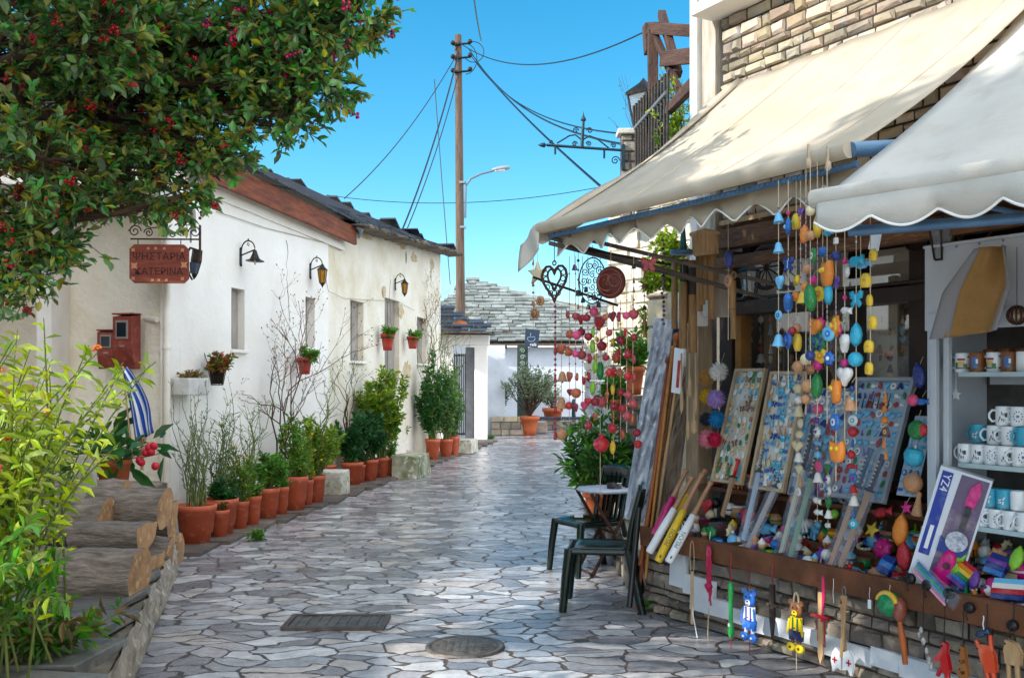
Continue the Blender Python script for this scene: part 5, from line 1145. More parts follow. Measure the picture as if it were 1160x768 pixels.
q = MB(); q.tube([(.5, .3, 2.18), (2.2, .42, 2.10)], .025, 8); q.build('cross_bar', MATS['dark_rail'], A2)
# ================================================================== WHITE CABINET WITH MUGS
cs0 = SL(1052, 400, 0).x; cb = thing('display_cabinet', 'white painted metal display cabinet with mug shelves at the right edge', 'cabinet', S(cs0, 0, 0), SYAW)
CW = 1.7
q = MB(); q.box((.035, 0, 1.42), (.035, .03, 1.66)); q.box((.085, .03, 1.2), (.03, .03, 1.3)); q.box((.0, .25, 1.42), (.02, .5, 1.66)); q.build('front_post', WHITEM, cb, bevel=.004)
q = MB(); q.box((CW/2, -.02, 2.05), (CW, .02, .42)); q.box((CW/2, -.034, 1.925), (CW-.04, .008, .006)); q.box((CW/2, -.03, 2.25), (CW, .03, .012)); q.build('roller_panel', WHITEM, cb, bevel=.003)
q = MB()
for k in range(9): q.ball((.06+k*.12, -.033, 2.235), .006, 6)
q.build('rivets', GALV, cb)
q = MB(); q.box((CW/2, .45, 1.3), (CW, .02, 1.5)); q.build('back_panel', mat('cabinet_back', '6a6460', '45403c', 3, .7), cb)
q = MB()
for x in (.28, .36, .62, 1.0): q.box((x, .42, 1.25), (.045, .03, 1.3))
q.box((.5, .42, 1.6), (.9, .03, .05)); q.build('inner_frames', WHITEM, cb, bevel=.003)
SHZ = [1.635, 1.2, .905]
for z in SHZ:
    q = MB(); q.box((.1+CW/2, .2, z-.008), (CW-.1, .34, .012)); q.box((.1+CW/2, .025, z-.01), (CW-.1, .012, .022)); q.build('glass_shelf', mat('shelf_glass', 'b8cdd0', 'a6bcc2', 5, .15), cb)
def mug_protos():
    out = []
    def body(r=.036, h=.09):
        q = MB(); q.lathe([(0, 0), (r*.9, 0), (r, .006), (r, h-.002), (r*.98, h), (r*.9, h), (r*.88, .01), (0, .008)], 20); return q
    def handle():
        q = MB(); q.tube([(-.033-.0, -.0, .022), (-.05, 0, .018), (-.063, 0, .035), (-.063, 0, .055), (-.05, 0, .072), (-.033, 0, .07)], .006, 6); return q
    for nm, c, prints in (('white', CERA, 'dark'), ('turquoise', colm('3fa8c8'), 'white'), ('brown', colm('8a5228'), 'blue'), ('house', CERA, 'house'), ('sketch', CERA, 'sketch')):
        b = body().mesh('body', c); hmesh = handle().mesh('handle', c); q = MB()
        def dec(a, z, w_, h_, mi):
            R_ = .0368; n = 4; ra = [(R_*math.cos(a+w_*(i/n-.5)/R_), R_*math.sin(a+w_*(i/n-.5)/R_), z-h_/2) for i in range(n+1)]; rb = [(x, y, z+h_/2) for x, y, _ in ra]; q.strip(ra, rb, mi)
        if prints == 'house':
            dec(-1.6, .04, .03, .025, 0); dec(-1.6, .06, .036, .01, 1); dec(-1.1, .03, .018, .02, 2); dec(-2.2, .035, .015, .022, 2); dec(-1.6, .02, .06, .008, 3)
        elif prints == 'blue': dec(-1.6, .045, .03, .05, 4); dec(-1.3, .05, .01, .02, 5)
        elif prints == 'dark':
            for i in range(9): dec(-1.7+random.uniform(-.5, .5), .045+random.uniform(-.022, .022), .004, .012, 6)
            dec(-1.1, .05, .012, .02, 6)
        elif prints == 'sketch':
            for i in range(10): dec(-1.5+.5*math.cos(i*.63), .045+.022*math.sin(i*.63), .005, .006, 6)
            dec(-1.5, .045, .012, .012, 4)
        else:
            for i in range(8): dec(-1.6+random.uniform(-.4, .4), .045+random.uniform(-.02, .02), .007, .007, 5)
        pm = q.mesh('printed_picture', [colm('d8b070'), colm('8c3a24'), colm('3f7a34'), colm('4a6a8a'), colm('4f74b0'), colm('f0f2f4'), colm('2c3440')])
        out.append((nm, b, hmesh, pm))
    return out
MP_ = mug_protos()
DES = {'white': 'white mug with small dark lettering print', 'turquoise': 'turquoise mug with white dots', 'brown': 'brown mug with pale blue picture', 'house': 'white mug painted with a village house', 'sketch': 'white mug with a round sketched emblem'}
def mug(kind, px, t_, z, rot, where, sc=1):
    nm, b, h, pm = MP_[kind]; s_ = SL(px, 400, t_).x; o = thing('mug', DES[nm]+' '+where, 'mug', S(s_, t_, z), SYAW+rot, 'souvenir mugs in the white cabinet'); o.scale = (sc,)*3
    link_mesh('body', b, o); link_mesh('handle', h, o); link_mesh('printed_picture', pm, o)
SZ = SHZ
for i, (px, k, r) in enumerate(((1091, 3, .4), (1108, 2, .2), (1127, 3, .0), (1144, 2, .3), (1161, 3, 3.2))): mug(k, px, .09, SZ[0], r, 'on the top shelf, '+['first', 'second', 'third', 'fourth', 'fifth'][i]+' mug', 1.05)
for i, (px, k) in enumerate(((1122, 2), (1140, 2), (1158, 2))): mug(k, px, .27, SZ[0]+.03, .5, 'in the top shelf back row, '+['left', 'middle', 'right'][i], .95)
for i, px in enumerate((1094, 1109, 1124, 1139, 1156)): mug([0, 0, 4, 0, 4][i], px, .07, SZ[1], .2*i, 'middle shelf bottom layer, '+['first', 'second', 'third', 'fourth', 'fifth'][i]+' mug')
for i, px in enumerate((1109, 1127, 1143, 1160)): mug([1, 0, 4, 1][i], px, .12 if i else .16, SZ[1]+.092, .4*i, 'middle shelf second layer, '+['leftmost', 'second', 'third', 'fourth'][i])
for i, px in enumerate((1137, 1154)): mug([0, 4][i], px, .12, SZ[1]+.184, .4, 'topmost on the middle shelf, '+['left', 'right'][i])
for i, px in enumerate((1098, 1114, 1129, 1145, 1161)): mug([1, 0, 4, 0, 0][i], px, .06, SZ[2], .1+.3*i, 'lowest shelf bottom layer, '+['first', 'second', 'third', 'fourth', 'fifth'][i]+' mug')
for i, px in enumerate((1104, 1122, 1138, 1154)): mug([0, 1, 1, 4][i], px, .08, SZ[2]+.092, 3.3 if i == 3 else .2, 'lowest shelf second layer, '+['leftmost', 'second', 'third', 'fourth'][i])
# cloth over the panel and shell ball
t = thing('draped_cloth', 'tan and grey cloth hanging folded over the white cabinet panel', 'cloth', S(SL(1112, 300, -.12).x, -.12, 0), SYAW)
q = MB(); rows = []
for j in range(16):
    v = j/15; wd = .07+.11*min(1, v*2.2); zz = 2.2-.40*v
    rows.append([(-.06*v+.0+wd*(u-.5)*2*.9+.06*(1-v), -.03*math.sin(u*7+v)-.015*math.cos(u*13), zz-(.05*u*0)+.03*(u-.2)*v*-1*(-1)) for u in np.linspace(0, 1, 22)])
q.grid(rows, 0, True); q.build('cloth', [CLOTHT], t, solid=.004)
q = MB(); q.grid([[(p[0]-.015, p[1]-.012, p[2]-.004) for p in r[:6]] for r in rows], 0, True); q.build('grey_fold', CLOTHG, t, solid=.003)
q = MB(); q.grid([[(p[0]+.01, p[1]-.01, p[2]-.004) for p in r[17:]] for r in rows], 0, True); q.build('right_fold', CLOTHG, t, solid=.003)
c = SL(1152, 357, -.12); t = thing('woven_ball', 'brown and white openwork ornament ball hanging at the right edge', 'ornament', S(*c), SYAW)
q = MB()
for k in range(6): q.tube([(.04*math.cos(a), 0, .04*math.sin(a)) for a in np.linspace(0, 2*PI, 17)[:-1]], .005, 5, closed=True, M=R('Z', k*PI/6))
q.build('wicker', RUST, t); q = MB(); q.ball((0, 0, 0), .033, 10); q.build('core', mat('shell_white', 'd8cdb8', '8a5a3c', 30, .6), t); q = MB(); q.tube([(0, 0, .04), (0, 0, .3)], .002, 4); q.build('cord', TWIG, t)
t = tag(MB().box((0, 0, 0), (.045, .004, .06)).build('price_tag', WHT, None, M=T(*S(*SL(991, 274, -1.3))) @ R('Z', SYAW) @ R('Y', .25)), 'white price tag hanging above the string of yellow bells', 'price tag')
c = SL(1072, 355, -.04); o = MB().box((0, 0, 0), (.05, .004, .05)).build('sticker', WHT, cb); o.location = (.13, -.034, 1.88)
# star, bird ornaments in cabinet
def star_out(r, n=5, k=.45, ph=PI/2): return [((r if i % 2 == 0 else r*k)*math.cos(ph+PI*i/n), (r if i % 2 == 0 else r*k)*math.sin(ph+PI*i/n)) for i in range(2*n)]
for (px, py, h_, lb) in ((1075, 450, '3fb0c8', 'small turquoise star ornament hanging inside the cabinet by its post'), (1083, 447, 'e8eef0', 'small white star ornament hanging inside the cabinet beside the turquoise one')):
    c = SL(px, py, .1); t = thing('star_ornament', lb, 'ornament', S(*c), SYAW); MB().prism(star_out(.03), -.004, .004).build('star', colm(h_), t); MB().tube([(0, 0, .03), (0, 0, .17)], .0015, 4).build('cord', WHT, t)
# ================================================================== ORNAMENT SHAPES
def heart_out(r): return [(r*.062*16*math.sin(a)**3, r*.062*(13*math.cos(a)-5*math.cos(2*a)-2*math.cos(3*a)-math.cos(4*a))) for a in np.linspace(0, 2*PI, 25)[:-1]]
def fish_out(r): return [(-r, .0), (-.5*r, .42*r), (.2*r, .4*r), (.55*r, .12*r), (r, .42*r), (.9*r, 0), (r, -.42*r), (.55*r, -.12*r), (.2*r, -.4*r), (-.5*r, -.42*r)]
def leaf_out(r): return [(0, r), (.35*r, .55*r), (.5*r, 0), (.4*r, -.6*r), (0, -r), (-.4*r, -.6*r), (-.5*r, 0), (-.35*r, .55*r)]
def flower_out(r): return [(r*(1 if i % 2 else .72)*math.cos(2*PI*i/16), r*(1 if i % 2 else .72)*math.sin(2*PI*i/16)) for i in range(16)]
def disc_out(r, n=18): return [(r*math.cos(2*PI*i/n), r*math.sin(2*PI*i/n)) for i in range(n)]
CACHE = {}
def orn(kind, h, h2=None):
    key = (kind, h, h2)
    if key in CACHE: return CACHE[key]
    q = MB(); r = 1.0
    if kind == 'heart': q.prism(heart_out(1), -.22, .22, puff=.22)
    elif kind == 'fish': q.prism(fish_out(1.1), -.15, .15, puff=.15)
    elif kind == 'leaf': q.prism(leaf_out(1.15), -.2, .2, puff=.25)
    elif kind == 'flower': q.prism(flower_out(1), -.15, .15, puff=.2); q.ball((0, -.3, 0), .3, 8, mi=1)
    elif kind == 'disc': q.prism(disc_out(.9), -.12, .12, puff=.06); q.prism(disc_out(.4), -.22, -.15, mi=1); q.prism(disc_out(.18), -.25, -.21)
    elif kind == 'ball': q.ball((0, 0, 0), .8, 12)
    elif kind == 'bell': q.lathe([(0, .9), (.3, .85), (.5, .5), (.6, 0), (.85, -.6), (.9, -.75), (.75, -.72), (0, -.5)], 14); q.ball((0, 0, -.8), .2, 6, mi=1)
    elif kind == 'apple': q.lathe([(0, -.75), (.35, -.8), (.75, -.4), (.85, .1), (.7, .55), (.3, .7), (0, .5)], 14); q.tube([(0, 0, .5), (.08, 0, .95)], .07, 5, mi=1)
    elif kind == 'pomegranate': q.lathe([(0, -.8), (.5, -.7), (.85, -.1), (.75, .4), (.35, .7), (.2, .75), (.33, 1.05), (.15, 1.0), (0, .8)], 14); q.ball((.0, -.75, 0), .25, 6, mi=1)
    elif kind == 'tassel': q.lathe([(0, 1), (.2, .9), (.25, .6), (.18, .5), (.45, -.8), (.48, -1), (0, -1)], 10)
    elif kind == 'bead': q.ball((0, 0, 0), .4, 8)
    elif kind == 'lemon': q.prism([(-.3, 1), (.3, 1), (.65, .6), (.75, 0), (.6, -.8), (-.6, -.8), (-.75, 0), (-.65, .6)], -.25, .25, puff=.2); q.ball((0, -.42, .1), .2, 6, mi=1)
    elif kind == 'star': q.prism(star_out(1.05), -.12, .12, puff=.12)
    elif kind == 'butterfly': q.prism([(0, .2), (.5, .9), (1.05, .8), (.9, .1), (.45, 0), (.85, -.5), (.5, -.9), (0, -.3), (-.5, -.9), (-.85, -.5), (-.45, 0), (-.9, .1), (-1.05, .8), (-.5, .9)], -.08, .08, puff=.05); q.tube([(0, -.1, -.4), (0, -.1, .5)], .1, 6, mi=1)
    elif kind == 'owl': q.prism([(-.7, .9), (-.3, .7), (.3, .7), (.7, .9), (.8, .2), (.7, -.6), (.3, -.95), (-.3, -.95), (-.7, -.6), (-.8, .2)], -.2, .2, puff=.2); q.ball((-.3, -.38, .25), .2, 6, mi=1); q.ball((.3, -.38, .25), .2, 6, mi=1)
    elif kind == 'rose':
        for k, rr in enumerate((1.0, .75, .5, .28)): q.prism(flower_out(rr), -.1-.12*k, .1-.12*k, puff=.1, mi=k % 2)
    elif kind == 'plug': q.box((0, 0, 0), (1.2, .9, 1.4))
    me = q.mesh(kind, [colm(h), colm(h2 or 'f0e8d0')]); CACHE[key] = me; return me
CORDM = mat('string_cord', 'b8a58a', None, 5, .9)
CN = {'red': 'b8202c', 'crimson': '8c1628', 'pink': 'd84878', 'magenta': 'c81c78', 'yellow': 'e8c030', 'orange': 'e08028', 'blue': '2468b8', 'navy': '1c3078', 'turquoise': '28a8c8', 'sky': '6cb8e0', 'green': '1f7a3c', 'lime': '80c030', 'purple': '6a3a98', 'white': 'e8e6e0', 'cream': 'd8c8a0', 'brown': '7a4a2c', 'tan': 'b8845a', 'black': '1c1c20', 'copper': '9a5030', 'dusty': 'a84048', 'terra': 'b05838'}
def hstring(px, pyt, pyb, t_, items, label, cordm=None, group=None, name='ornament_string', tw=0):
    """items: list of (pixel y, kind, colour, second colour, pixel radius, dx px)"""
    a = SP(px, pyt, t_); b = SP(px, pyb, t_); k = a.y/F
    th = thing(name, label, 'hanging ornament', a, SYAW, group)
    q = MB(); q.tube([(0, 0, 0), (0, 0, (b-a).z)], .0022, 4); q.build('cord', cordm or CORDM, th)
    for (py, kd, c1, c2, r, dx) in items:
        r_ = r*k*(1.2 if t_ < -1.2 and px > 860 else 1.0); z = -(py-pyt)*k
        o = link_mesh(kd, orn(kd, CN[c1], CN.get(c2)), th, T(dx*k, 0, z) @ R('Z', random.uniform(-.5, .5)-.3) @ R('Y', random.uniform(-.15, .15)) @ SC(r_, r_, r_))
        if abs(dx) > r*.8: q = MB(); q.tube([(0, 0, z+r_*1.6), (dx*k, 0, z+r_*.8)], .0015, 3); q.build('loop', cordm or CORDM, th)
    return th
# --- multicolour cluster, front of the shop
G1 = 'bright ceramic ornament strings hanging between the two awnings'
def beads(y0, y1, cols, r=2.2, step=6): return [(y, 'bead', random.choice(cols), None, r*random.uniform(.8, 1.2), 0) for y in np.arange(y0, y1, step)]
D1 = -1.45
hstring(882, 205, 432, D1, [(247, 'bell', 'sky', 'white', 6, 0), (281, 'bell', 'sky', 'white', 6, 0), (319, 'heart', 'sky', 'navy', 7, 2), (357, 'disc', 'sky', 'navy', 5, 0), (386, 'bell', 'sky', 'white', 7, 0)]+beads(236, 243, ['navy']), 'string of pale blue bells, leftmost of the bright ceramic cluster', group=G1)
hstring(893, 205, 440, D1, [(257, 'flower', 'blue', 'sky', 8, 0), (242, 'bead', 'magenta', None, 5, 0), (300, 'butterfly', 'navy', 'sky', 8, 0), (341, 'heart', 'blue', 'turquoise', 10, 0), (385, 'rose', 'blue', 'navy', 9, 0), (375, 'ball', 'crimson', None, 5, 6)]+beads(285, 295, ['navy'])+beads(325, 331, ['navy']), 'string with dark blue flower, butterfly and glossy blue heart, left in the bright cluster', group=G1)
hstring(902, 200, 430, D1+.05, [(252, 'lemon', 'yellow', 'lime', 8, 0), (318, 'fish', 'yellow', 'lime', 9, 0), (336, 'ball', 'orange', None, 6, 0), (389, 'lemon', 'yellow', 'orange', 9, 2), (372, 'ball', 'tan', None, 6, 0), (415, 'ball', 'tan', None, 7, 3)]+beads(335, 350, ['brown']), 'string of yellow glazed lemons and a fish', group=G1)
hstring(913, 185, 470, D1, [(265, 'leaf', 'orange', 'yellow', 8, -2), (305, 'ball', 'tan', None, 6, 2), (325, 'ball', 'orange', None, 6, 0), (337, 'bell', 'yellow', 'green', 7, -4), (407, 'ball', 'cream', None, 7, 0), (437, 'ball', 'tan', None, 8, 3), (452, 'ball', 'tan', None, 6, 0)]+beads(225, 258, ['purple', 'blue', 'magenta'])+beads(275, 298, ['purple', 'navy']), 'string of tan clay balls and orange leaf with purple beads', group=G1)
hstring(918, 178, 440, D1-.05, [(239, 'ball', 'cream', None, 6, 0), (267, 'ball', 'tan', None, 6, 0), (290, 'disc', 'green', 'white', 8, 4), (337, 'leaf', 'green', 'yellow', 12, 0), (403, 'ball', 'navy', None, 6, 0), (419, 'ball', 'brown', None, 6, 0)]+beads(340, 372, ['purple', 'magenta'])+beads(222, 234, ['navy', 'blue']), 'string with mottled green egg shaped leaf in the middle of the bright cluster', group=G1)
hstring(926, 178, 470, D1, [(257, 'leaf', 'yellow', 'green', 9, 0), (317, 'ball', 'magenta', None, 6, -6), (333, 'disc', 'yellow', 'orange', 8, 2), (370, 'heart', 'orange', 'red', 10, -3), (366, 'flower', 'magenta', 'pink', 6, 4), (388, 'rose', 'green', 'navy', 12, 0), (403, 'disc', 'yellow', 'orange', 8, 5), (414, 'ball', 'magenta', None, 6, 0), (437, 'leaf', 'green', 'lime', 11, -1)]+beads(272, 300, ['purple', 'magenta', 'navy']), 'string carrying the big green rose and green leaf bell below it', group=G1)
hstring(937, 178, 480, D1-.03, [(310, 'owl', 'orange', 'yellow', 13, 0), (263, 'fish', 'turquoise', 'blue', 8, 2), (333, 'leaf', 'turquoise', 'white', 9, 2), (378, 'disc', 'sky', 'blue', 8, 2), (406, 'flower', 'blue', 'white', 7, 3)]+beads(225, 250, ['blue', 'turquoise'])+beads(350, 366, ['navy']), 'string with a large orange owl in the upper middle of the bright cluster', group=G1)
hstring(947, 215, 545, D1-.02, [(273, 'plug', 'white', None, 4, 0), (290, 'ball', 'navy', None, 6, 0), (320, 'butterfly', 'purple', 'blue', 7, 0), (369, 'rose', 'orange', 'yellow', 11, 0), (373, 'flower', 'magenta', 'red', 6, 5), (443, 'owl', 'orange', 'yellow', 12, 0), (478, 'disc', 'blue', 'white', 9, -2), (511, 'owl', 'orange', 'yellow', 11, 2)]+beads(345, 358, ['navy', 'purple'])+beads(456, 468, ['blue']), 'long string with orange rose, then two orange owls hanging before the boards', group=G1)
hstring(957, 230, 500, D1, [(296, 'bead', 'magenta', None, 7, 0), (310, 'fish', 'white', 'red', 8, 3), (337, 'bead', 'magenta', None, 6, 0), (352, 'fish', 'white', 'red', 7, 2), (387, 'heart', 'white', 'green', 10, 0), (411, 'ball', 'magenta', None, 5, 0), (425, 'heart', 'white', 'yellow', 10, 0), (458, 'bell', 'tan', 'brown', 8, 8)]+beads(360, 372, ['turquoise', 'green']), 'string with two white hearts, one bearing a green cross and one a yellow star', group=G1)
hstring(970, 225, 470, D1, [(296, 'fish', 'turquoise', 'blue', 10, 0), (339, 'butterfly', 'turquoise', 'sky', 9, 0), (379, 'leaf', 'turquoise', 'white', 10, 0), (407, 'ball', 'turquoise', None, 9, -1), (440, 'bead', 'navy', None, 7, -6), (452, 'bead', 'sky', None, 5, -6)]+beads(262, 280, ['white', 'turquoise']), 'string of turquoise fish and balls left of the yellow bells', group=G1)
hstring(975, 225, 330, D1+.04, [(262, 'plug', 'white', None, 3.5, 0), (300, 'fish', 'sky', 'blue', 8, 4)], 'short string with white tag and pale blue fish', group=G1)
hstring(986, 240, 425, D1, [(290, 'lemon', 'yellow', 'orange', 6, 4), (318, 'lemon', 'yellow', 'orange', 7.5, -6), (341, 'lemon', 'yellow', 'orange', 6, -1), (366, 'lemon', 'yellow', 'orange', 7, 3), (393, 'lemon', 'yellow', 'orange', 6.5, -2), (418, 'lemon', 'yellow', 'orange', 6.5, -2)], 'string of six bright yellow bells, rightmost of the cluster', group=G1)
hstring(907, 205, 335, D1+.02, [(240, 'star', 'purple', None, 5, 0)]+beads(250, 330, ['purple', 'navy', 'magenta', 'sky'], 2.2, 8), 'plain string of mixed purple and blue beads behind the lemons', group=G1)
hstring(932, 190, 400, D1+.06, [(285, 'ball', 'blue', None, 6, 0)]+beads(290, 395, ['magenta', 'purple', 'turquoise', 'tan'], 2.4, 9), 'thin bead string hanging behind the green rose', group=G1)
hstring(825, 230, 385, -.9, [(293, 'leaf', 'navy', 'red', 9, 1), (318, 'disc', 'tan', 'brown', 8, 0)], 'looped rope with a dark blue bead cage and wooden ring beside the bamboo chimes')
for i in range(16):
    px = 850+i*11.5+random.uniform(-3, 3); y0 = 352; hstring(px, y0, random.uniform(395, 425), .72, [(y, random.choice(['bell', 'heart', 'tassel', 'disc', 'bead']), random.choice(['cream', 'dusty', 'white', 'tan', 'sky', 'navy']), 'white', random.uniform(4, 6.5), 0) for y in np.arange(362, 425, 11)], 'pale shell and felt string hanging inside the shop window', group='strings hanging inside the shop window', name='window_string')
for (px, y0, y1, lb, cs_) in ((905, 430, 560, 'string of small white and tan shells over the second board', ['white', 'tan', 'cream']), (926, 440, 590, 'string of pink and purple trinkets over the unframed board', ['pink', 'purple', 'white', 'sky']), (938, 520, 600, 'short string of green and white trinkets below the orange owls', ['green', 'white', 'navy']), (966, 440, 600, 'string of blue and white trinkets at the left edge of the grey framed board', ['blue', 'white', 'turquoise', 'red']), (1003, 440, 520, 'short string of brown and cream trinkets over the grey framed board', ['brown', 'cream', 'orange'])):
    hstring(px, y0, y1, -.12, [(y, random.choice(['heart', 'fish', 'disc', 'bell', 'flower', 'tassel', 'ball']), random.choice(cs_), random.choice(cs_), random.uniform(4.5, 7.5), random.uniform(-2, 2)) for y in np.arange(y0+10, y1, 13)], lb, group='trinket strings in front of the boards')
# hooks of rope knots
for (px, py, n) in ((916, 185, 'upper'), (938, 188, 'right hand')):
    p = SP(px, py, D1-.02); q = MB(); q.ball((0, 0, 0), (.012, .012, .02), 8, jit=.2); q.tube([(0, 0, 0), (.0, 0, .07)], .005, 5); o = q.build('rope_knot', CORDM); o.location = p; tag(o, n+' pale rope knot tied to the awning rail end', 'rope')
# --- red cluster
G2 = 'red felt ornament strings at the far end of the awning'
K = ['pomegranate', 'heart', 'apple', 'ball', 'pomegranate', 'flower']
redc = ['red', 'crimson', 'dusty', 'red', 'pink', 'crimson', 'dusty', 'crimson', 'terra']
cols = [(604, 285, 372, 'string of small dark shells, leftmost beside the awning end flap', 'dark'), (629, 335, 498, 'long dark red bead string with tassels below the iron heart', 'tassel'),
 (636, 345, 500, 'string ending in three tan wooden bells left of the red cluster', 'bells'), (645, 300, 475, 'red string first behind the iron heart', 'r'), (652, 300, 470, 'second red string, with a pale cord and dusty red felt hearts', 'r'), (660, 298, 460, 'red string hanging under the scrolled iron wheel', 'r'), (666, 310, 492, 'long red string left of the middle of the red cluster', 'r'), (673, 310, 475, 'red string with green felt leaf accent', 'g'), (680, 300, 560, 'longest red string ending in one bright red pomegranate', 'long'), (688, 345, 470, 'red string directly below the sun and moon disc', 'r'), (695, 345, 520, 'red string with orange chilli shapes below the disc', 'o'), (703, 340, 500, 'red string with tight bunch of crimson balls', 'r'), (710, 330, 490, 'red string before the whitewashed wall', 'r'), (717, 335, 480, 'red string in front of the big terracotta pot', 'r'), (722, 470, 512, 'short string with two cherry red balls low before the marble slab', 'c'), (692, 300, 330, 'tiny bell string at the disc', 'dark'), (655, 270, 350, 'thin chain with tiny dark bells', 'dark'), (676, 340, 440, 'thin string of small yellow and red birds', 'y'), (730, 300, 380, 'string of dark iron bells near the stone pier', 'dark'), (718, 290, 360, 'dark string of key shaped iron bells', 'dark')]
for i, (px, y0, y1, lb, ty) in enumerate(cols):
    it = []; y = y0+(30 if ty in 'rgoy' and y0 < 320 else 12)
    if ty in ('dark',):
        while y < y1: it.append((y, random.choice(['bell', 'tassel', 'bead']), random.choice(['black', 'brown', 'copper']), None, random.uniform(3, 4.5), 0)); y += random.uniform(10, 16)
    elif ty == 'tassel':
        while y < y1:
            it.append((y, 'bead', 'crimson', None, 4, 0)); y += 6
        for yy in (395, 428, 462, 492): it.append((yy, 'tassel', 'crimson', None, 5, 0))
    elif ty == 'bells':
        it = [(395, 'ball', 'terra', None, 8, 0), (427, 'bell', 'tan', 'brown', 7, 2), (457, 'bell', 'tan', 'brown', 8, 0), (492, 'pomegranate', 'tan', 'red', 8, 0)]
    elif ty == 'long':
        it = [(365, 'heart', 'red', 'pink', 9, -2), (392, 'pomegranate', 'crimson', 'red', 7, 3), (420, 'leaf', 'green', 'lime', 9, 0), (455, 'ball', 'dusty', None, 8, 2), (503, 'pomegranate', 'red', 'pink', 11, 2)]
    elif ty == 'c': it = [(490, 'ball', 'crimson', None, 6, -1), (503, 'ball', 'red', None, 6, 1)]
    else:
        y = max(y, 352)+random.uniform(0, 12)
        while y < y1:
            c1 = random.choice(redc); kd = random.choice(K)
            if ty == 'g' and random.random() < .4: c1, kd = random.choice(['green', 'lime']), 'leaf'
            if ty == 'o' and random.random() < .5: c1, kd = random.choice(['orange', 'yellow', 'terra']), random.choice(['leaf', 'fish'])
            if ty == 'y' and random.random() < .6: c1, kd = 'yellow', 'fish'
            it.append((y, kd, c1, random.choice(['pink', 'red', 'cream']), random.uniform(4.2, 7), random.uniform(-4, 4))); y += random.uniform(15, 30)
        for yb in np.arange(y0+10, y1, 17): it.append((yb, 'bead', random.choice(['crimson', 'copper', 'red']), None, 2.6, 0))
    hstring(px, y0 if y0 > 320 or ty == 'dark' else 290, y1, random.uniform(-1.30, -.85) if ty != 'c' else -.6, it, lb, group=G2, cordm=colm('8a3030') if ty == 'tassel' else None)
# rods carrying them
for (a, b, tt, lb) in (((604, 314), (700, 346), -1.15, 'thin dark rod sloping under the awning from which red strings hang'), ((640, 278), (760, 300), -1.1, 'upper thin rod below the awning valance')):
    tag(MB().tube([SP(*a, tt-.15), SP(*b, tt+.15)], .008, 6).build('hanging_rod', IRON), lb, 'rod')
# iron heart, disc, scroll wheel, star, small round
c = SP(628, 318, -1.36); k = c.y/F; t = thing('iron_heart', 'rusty openwork iron heart hanging at the far end of the awning', 'hanging ornament', c, SYAW+.5)
q = MB(); ho = heart_out(1); L1 = [(x*17*k*.95, 0, z*24*k*.95) for x, z in ho]; q.tube(L1, .0075, 6, closed=True); q.tube([(x*.55, 0, z*.6+3*k) for x, _, z in L1], .006, 5, closed=True)
for (x, z) in ((-11, 2), (11, 2), (-9, -7), (9, -7), (-5, -14), (5, -14), (0, -8), (0, -19), (-12, 9), (12, 9), (0, -14)): q.tube([((x+3.0*math.cos(a))*k, 0, (z+3.0*math.sin(a))*k) for a in np.linspace(0, 2*PI, 11)[:-1]], .003, 4, closed=True)
q.tube([(2.2*k*math.cos(a), 0, 20*k+2.5*k*math.sin(a)) for a in np.linspace(0, 2*PI, 11)[:-1]], .004, 4, closed=True); q.build('heart_frame', RUST, t)
MB().tube([(0, 0, 21*k), (0, 0, 55*k)], .0025, 4).build('chain', IRON, t)
c = SP(692, 320, -1.2); k = c.y/F; t = thing('sun_moon_disc', 'round rust brown clay disc with a sun and moon face', 'hanging ornament', c, SYAW+.5)
DM = mat('disc_clay', '6a2f24', '4c2019', 9, .6, .4, 40); q = MB(); q.lathe([(0, .012), (17*k, .012), (18.5*k, .0), (17*k, -.012), (0, -.012)], 36, R('X', PI/2)); q.build('disc', DM, t)
q = MB(); FY = -.016
def arc(cx, cz, r, a0, a1, rad=.004): q.tube([(cx*k+r*k*math.cos(a), FY, cz*k+r*k*math.sin(a)) for a in np.linspace(a0, a1, 16)], rad, 5)
arc(0, 0, 15, 0, 2*PI); arc(-5, 0, 9, PI*.35, PI*1.6); arc(6, 2, 7, .2, 2*PI); arc(0, 4, 3, .3, 2.8); arc(-3, -6, 4, 3.6, 5.8); arc(6, -2, 3, 3.4, 5.8, .003)
q.tube([(-1*k, FY, 7*k), (-3*k, FY, 1*k), (-4.5*k, FY, -2*k), (-2*k, FY, -3*k)], .004, 5); q.ball((-6*k, FY, 3*k), .006, 6); q.ball((4*k, FY, 4*k), .005, 6); q.ball((8*k, FY, 4*k), .005, 6); q.build('relief', mat('disc_relief', '8a4a38', None, 5, .6), t)
MB().tube([(0, 0, 18*k), (0, 0, 45*k)], .002, 4).build('cord', CORDM, t)
c = SP(671, 318, -1.1); k = c.y/F; t = thing('scroll_wheel', 'round black wrought iron scroll wheel with tiny bells, left of the clay disc', 'hanging ornament', c, SYAW+.5)
q = MB(); q.tube([(17*k*math.cos(a), 0, 26*k*math.sin(a)) for a in np.linspace(0, 2*PI, 30)[:-1]], .004, 5, closed=True)
for i in range(10): a = 2*PI*i/10; spiral(q, 11*k*math.cos(a), 18*k*math.sin(a), 5*k, 1.6, 1 if i % 2 else -1, a, .0028)
for i in range(4): spiral(q, 4*k*math.cos(i*PI/2), 7*k*math.sin(i*PI/2), 4*k, 1.4, 1, i, .0028)
q.tube([(0, 0, 26*k), (0, 0, 40*k)], .002, 4); q.build('scrollwork', IRON, t)
q = MB()
for (x, z) in ((-8, -10), (3, -20), (8, -28), (-5, -30), (0, -36), (10, -15), (-12, -22)): q.lathe([(0, .02), (.008, .015), (.014, -.012), (0, -.01)], 8, T(x*k, 0, z*k)); q.tube([(x*k, 0, z*k+.02), (x*k, 0, z*k+.05)], .001, 3)
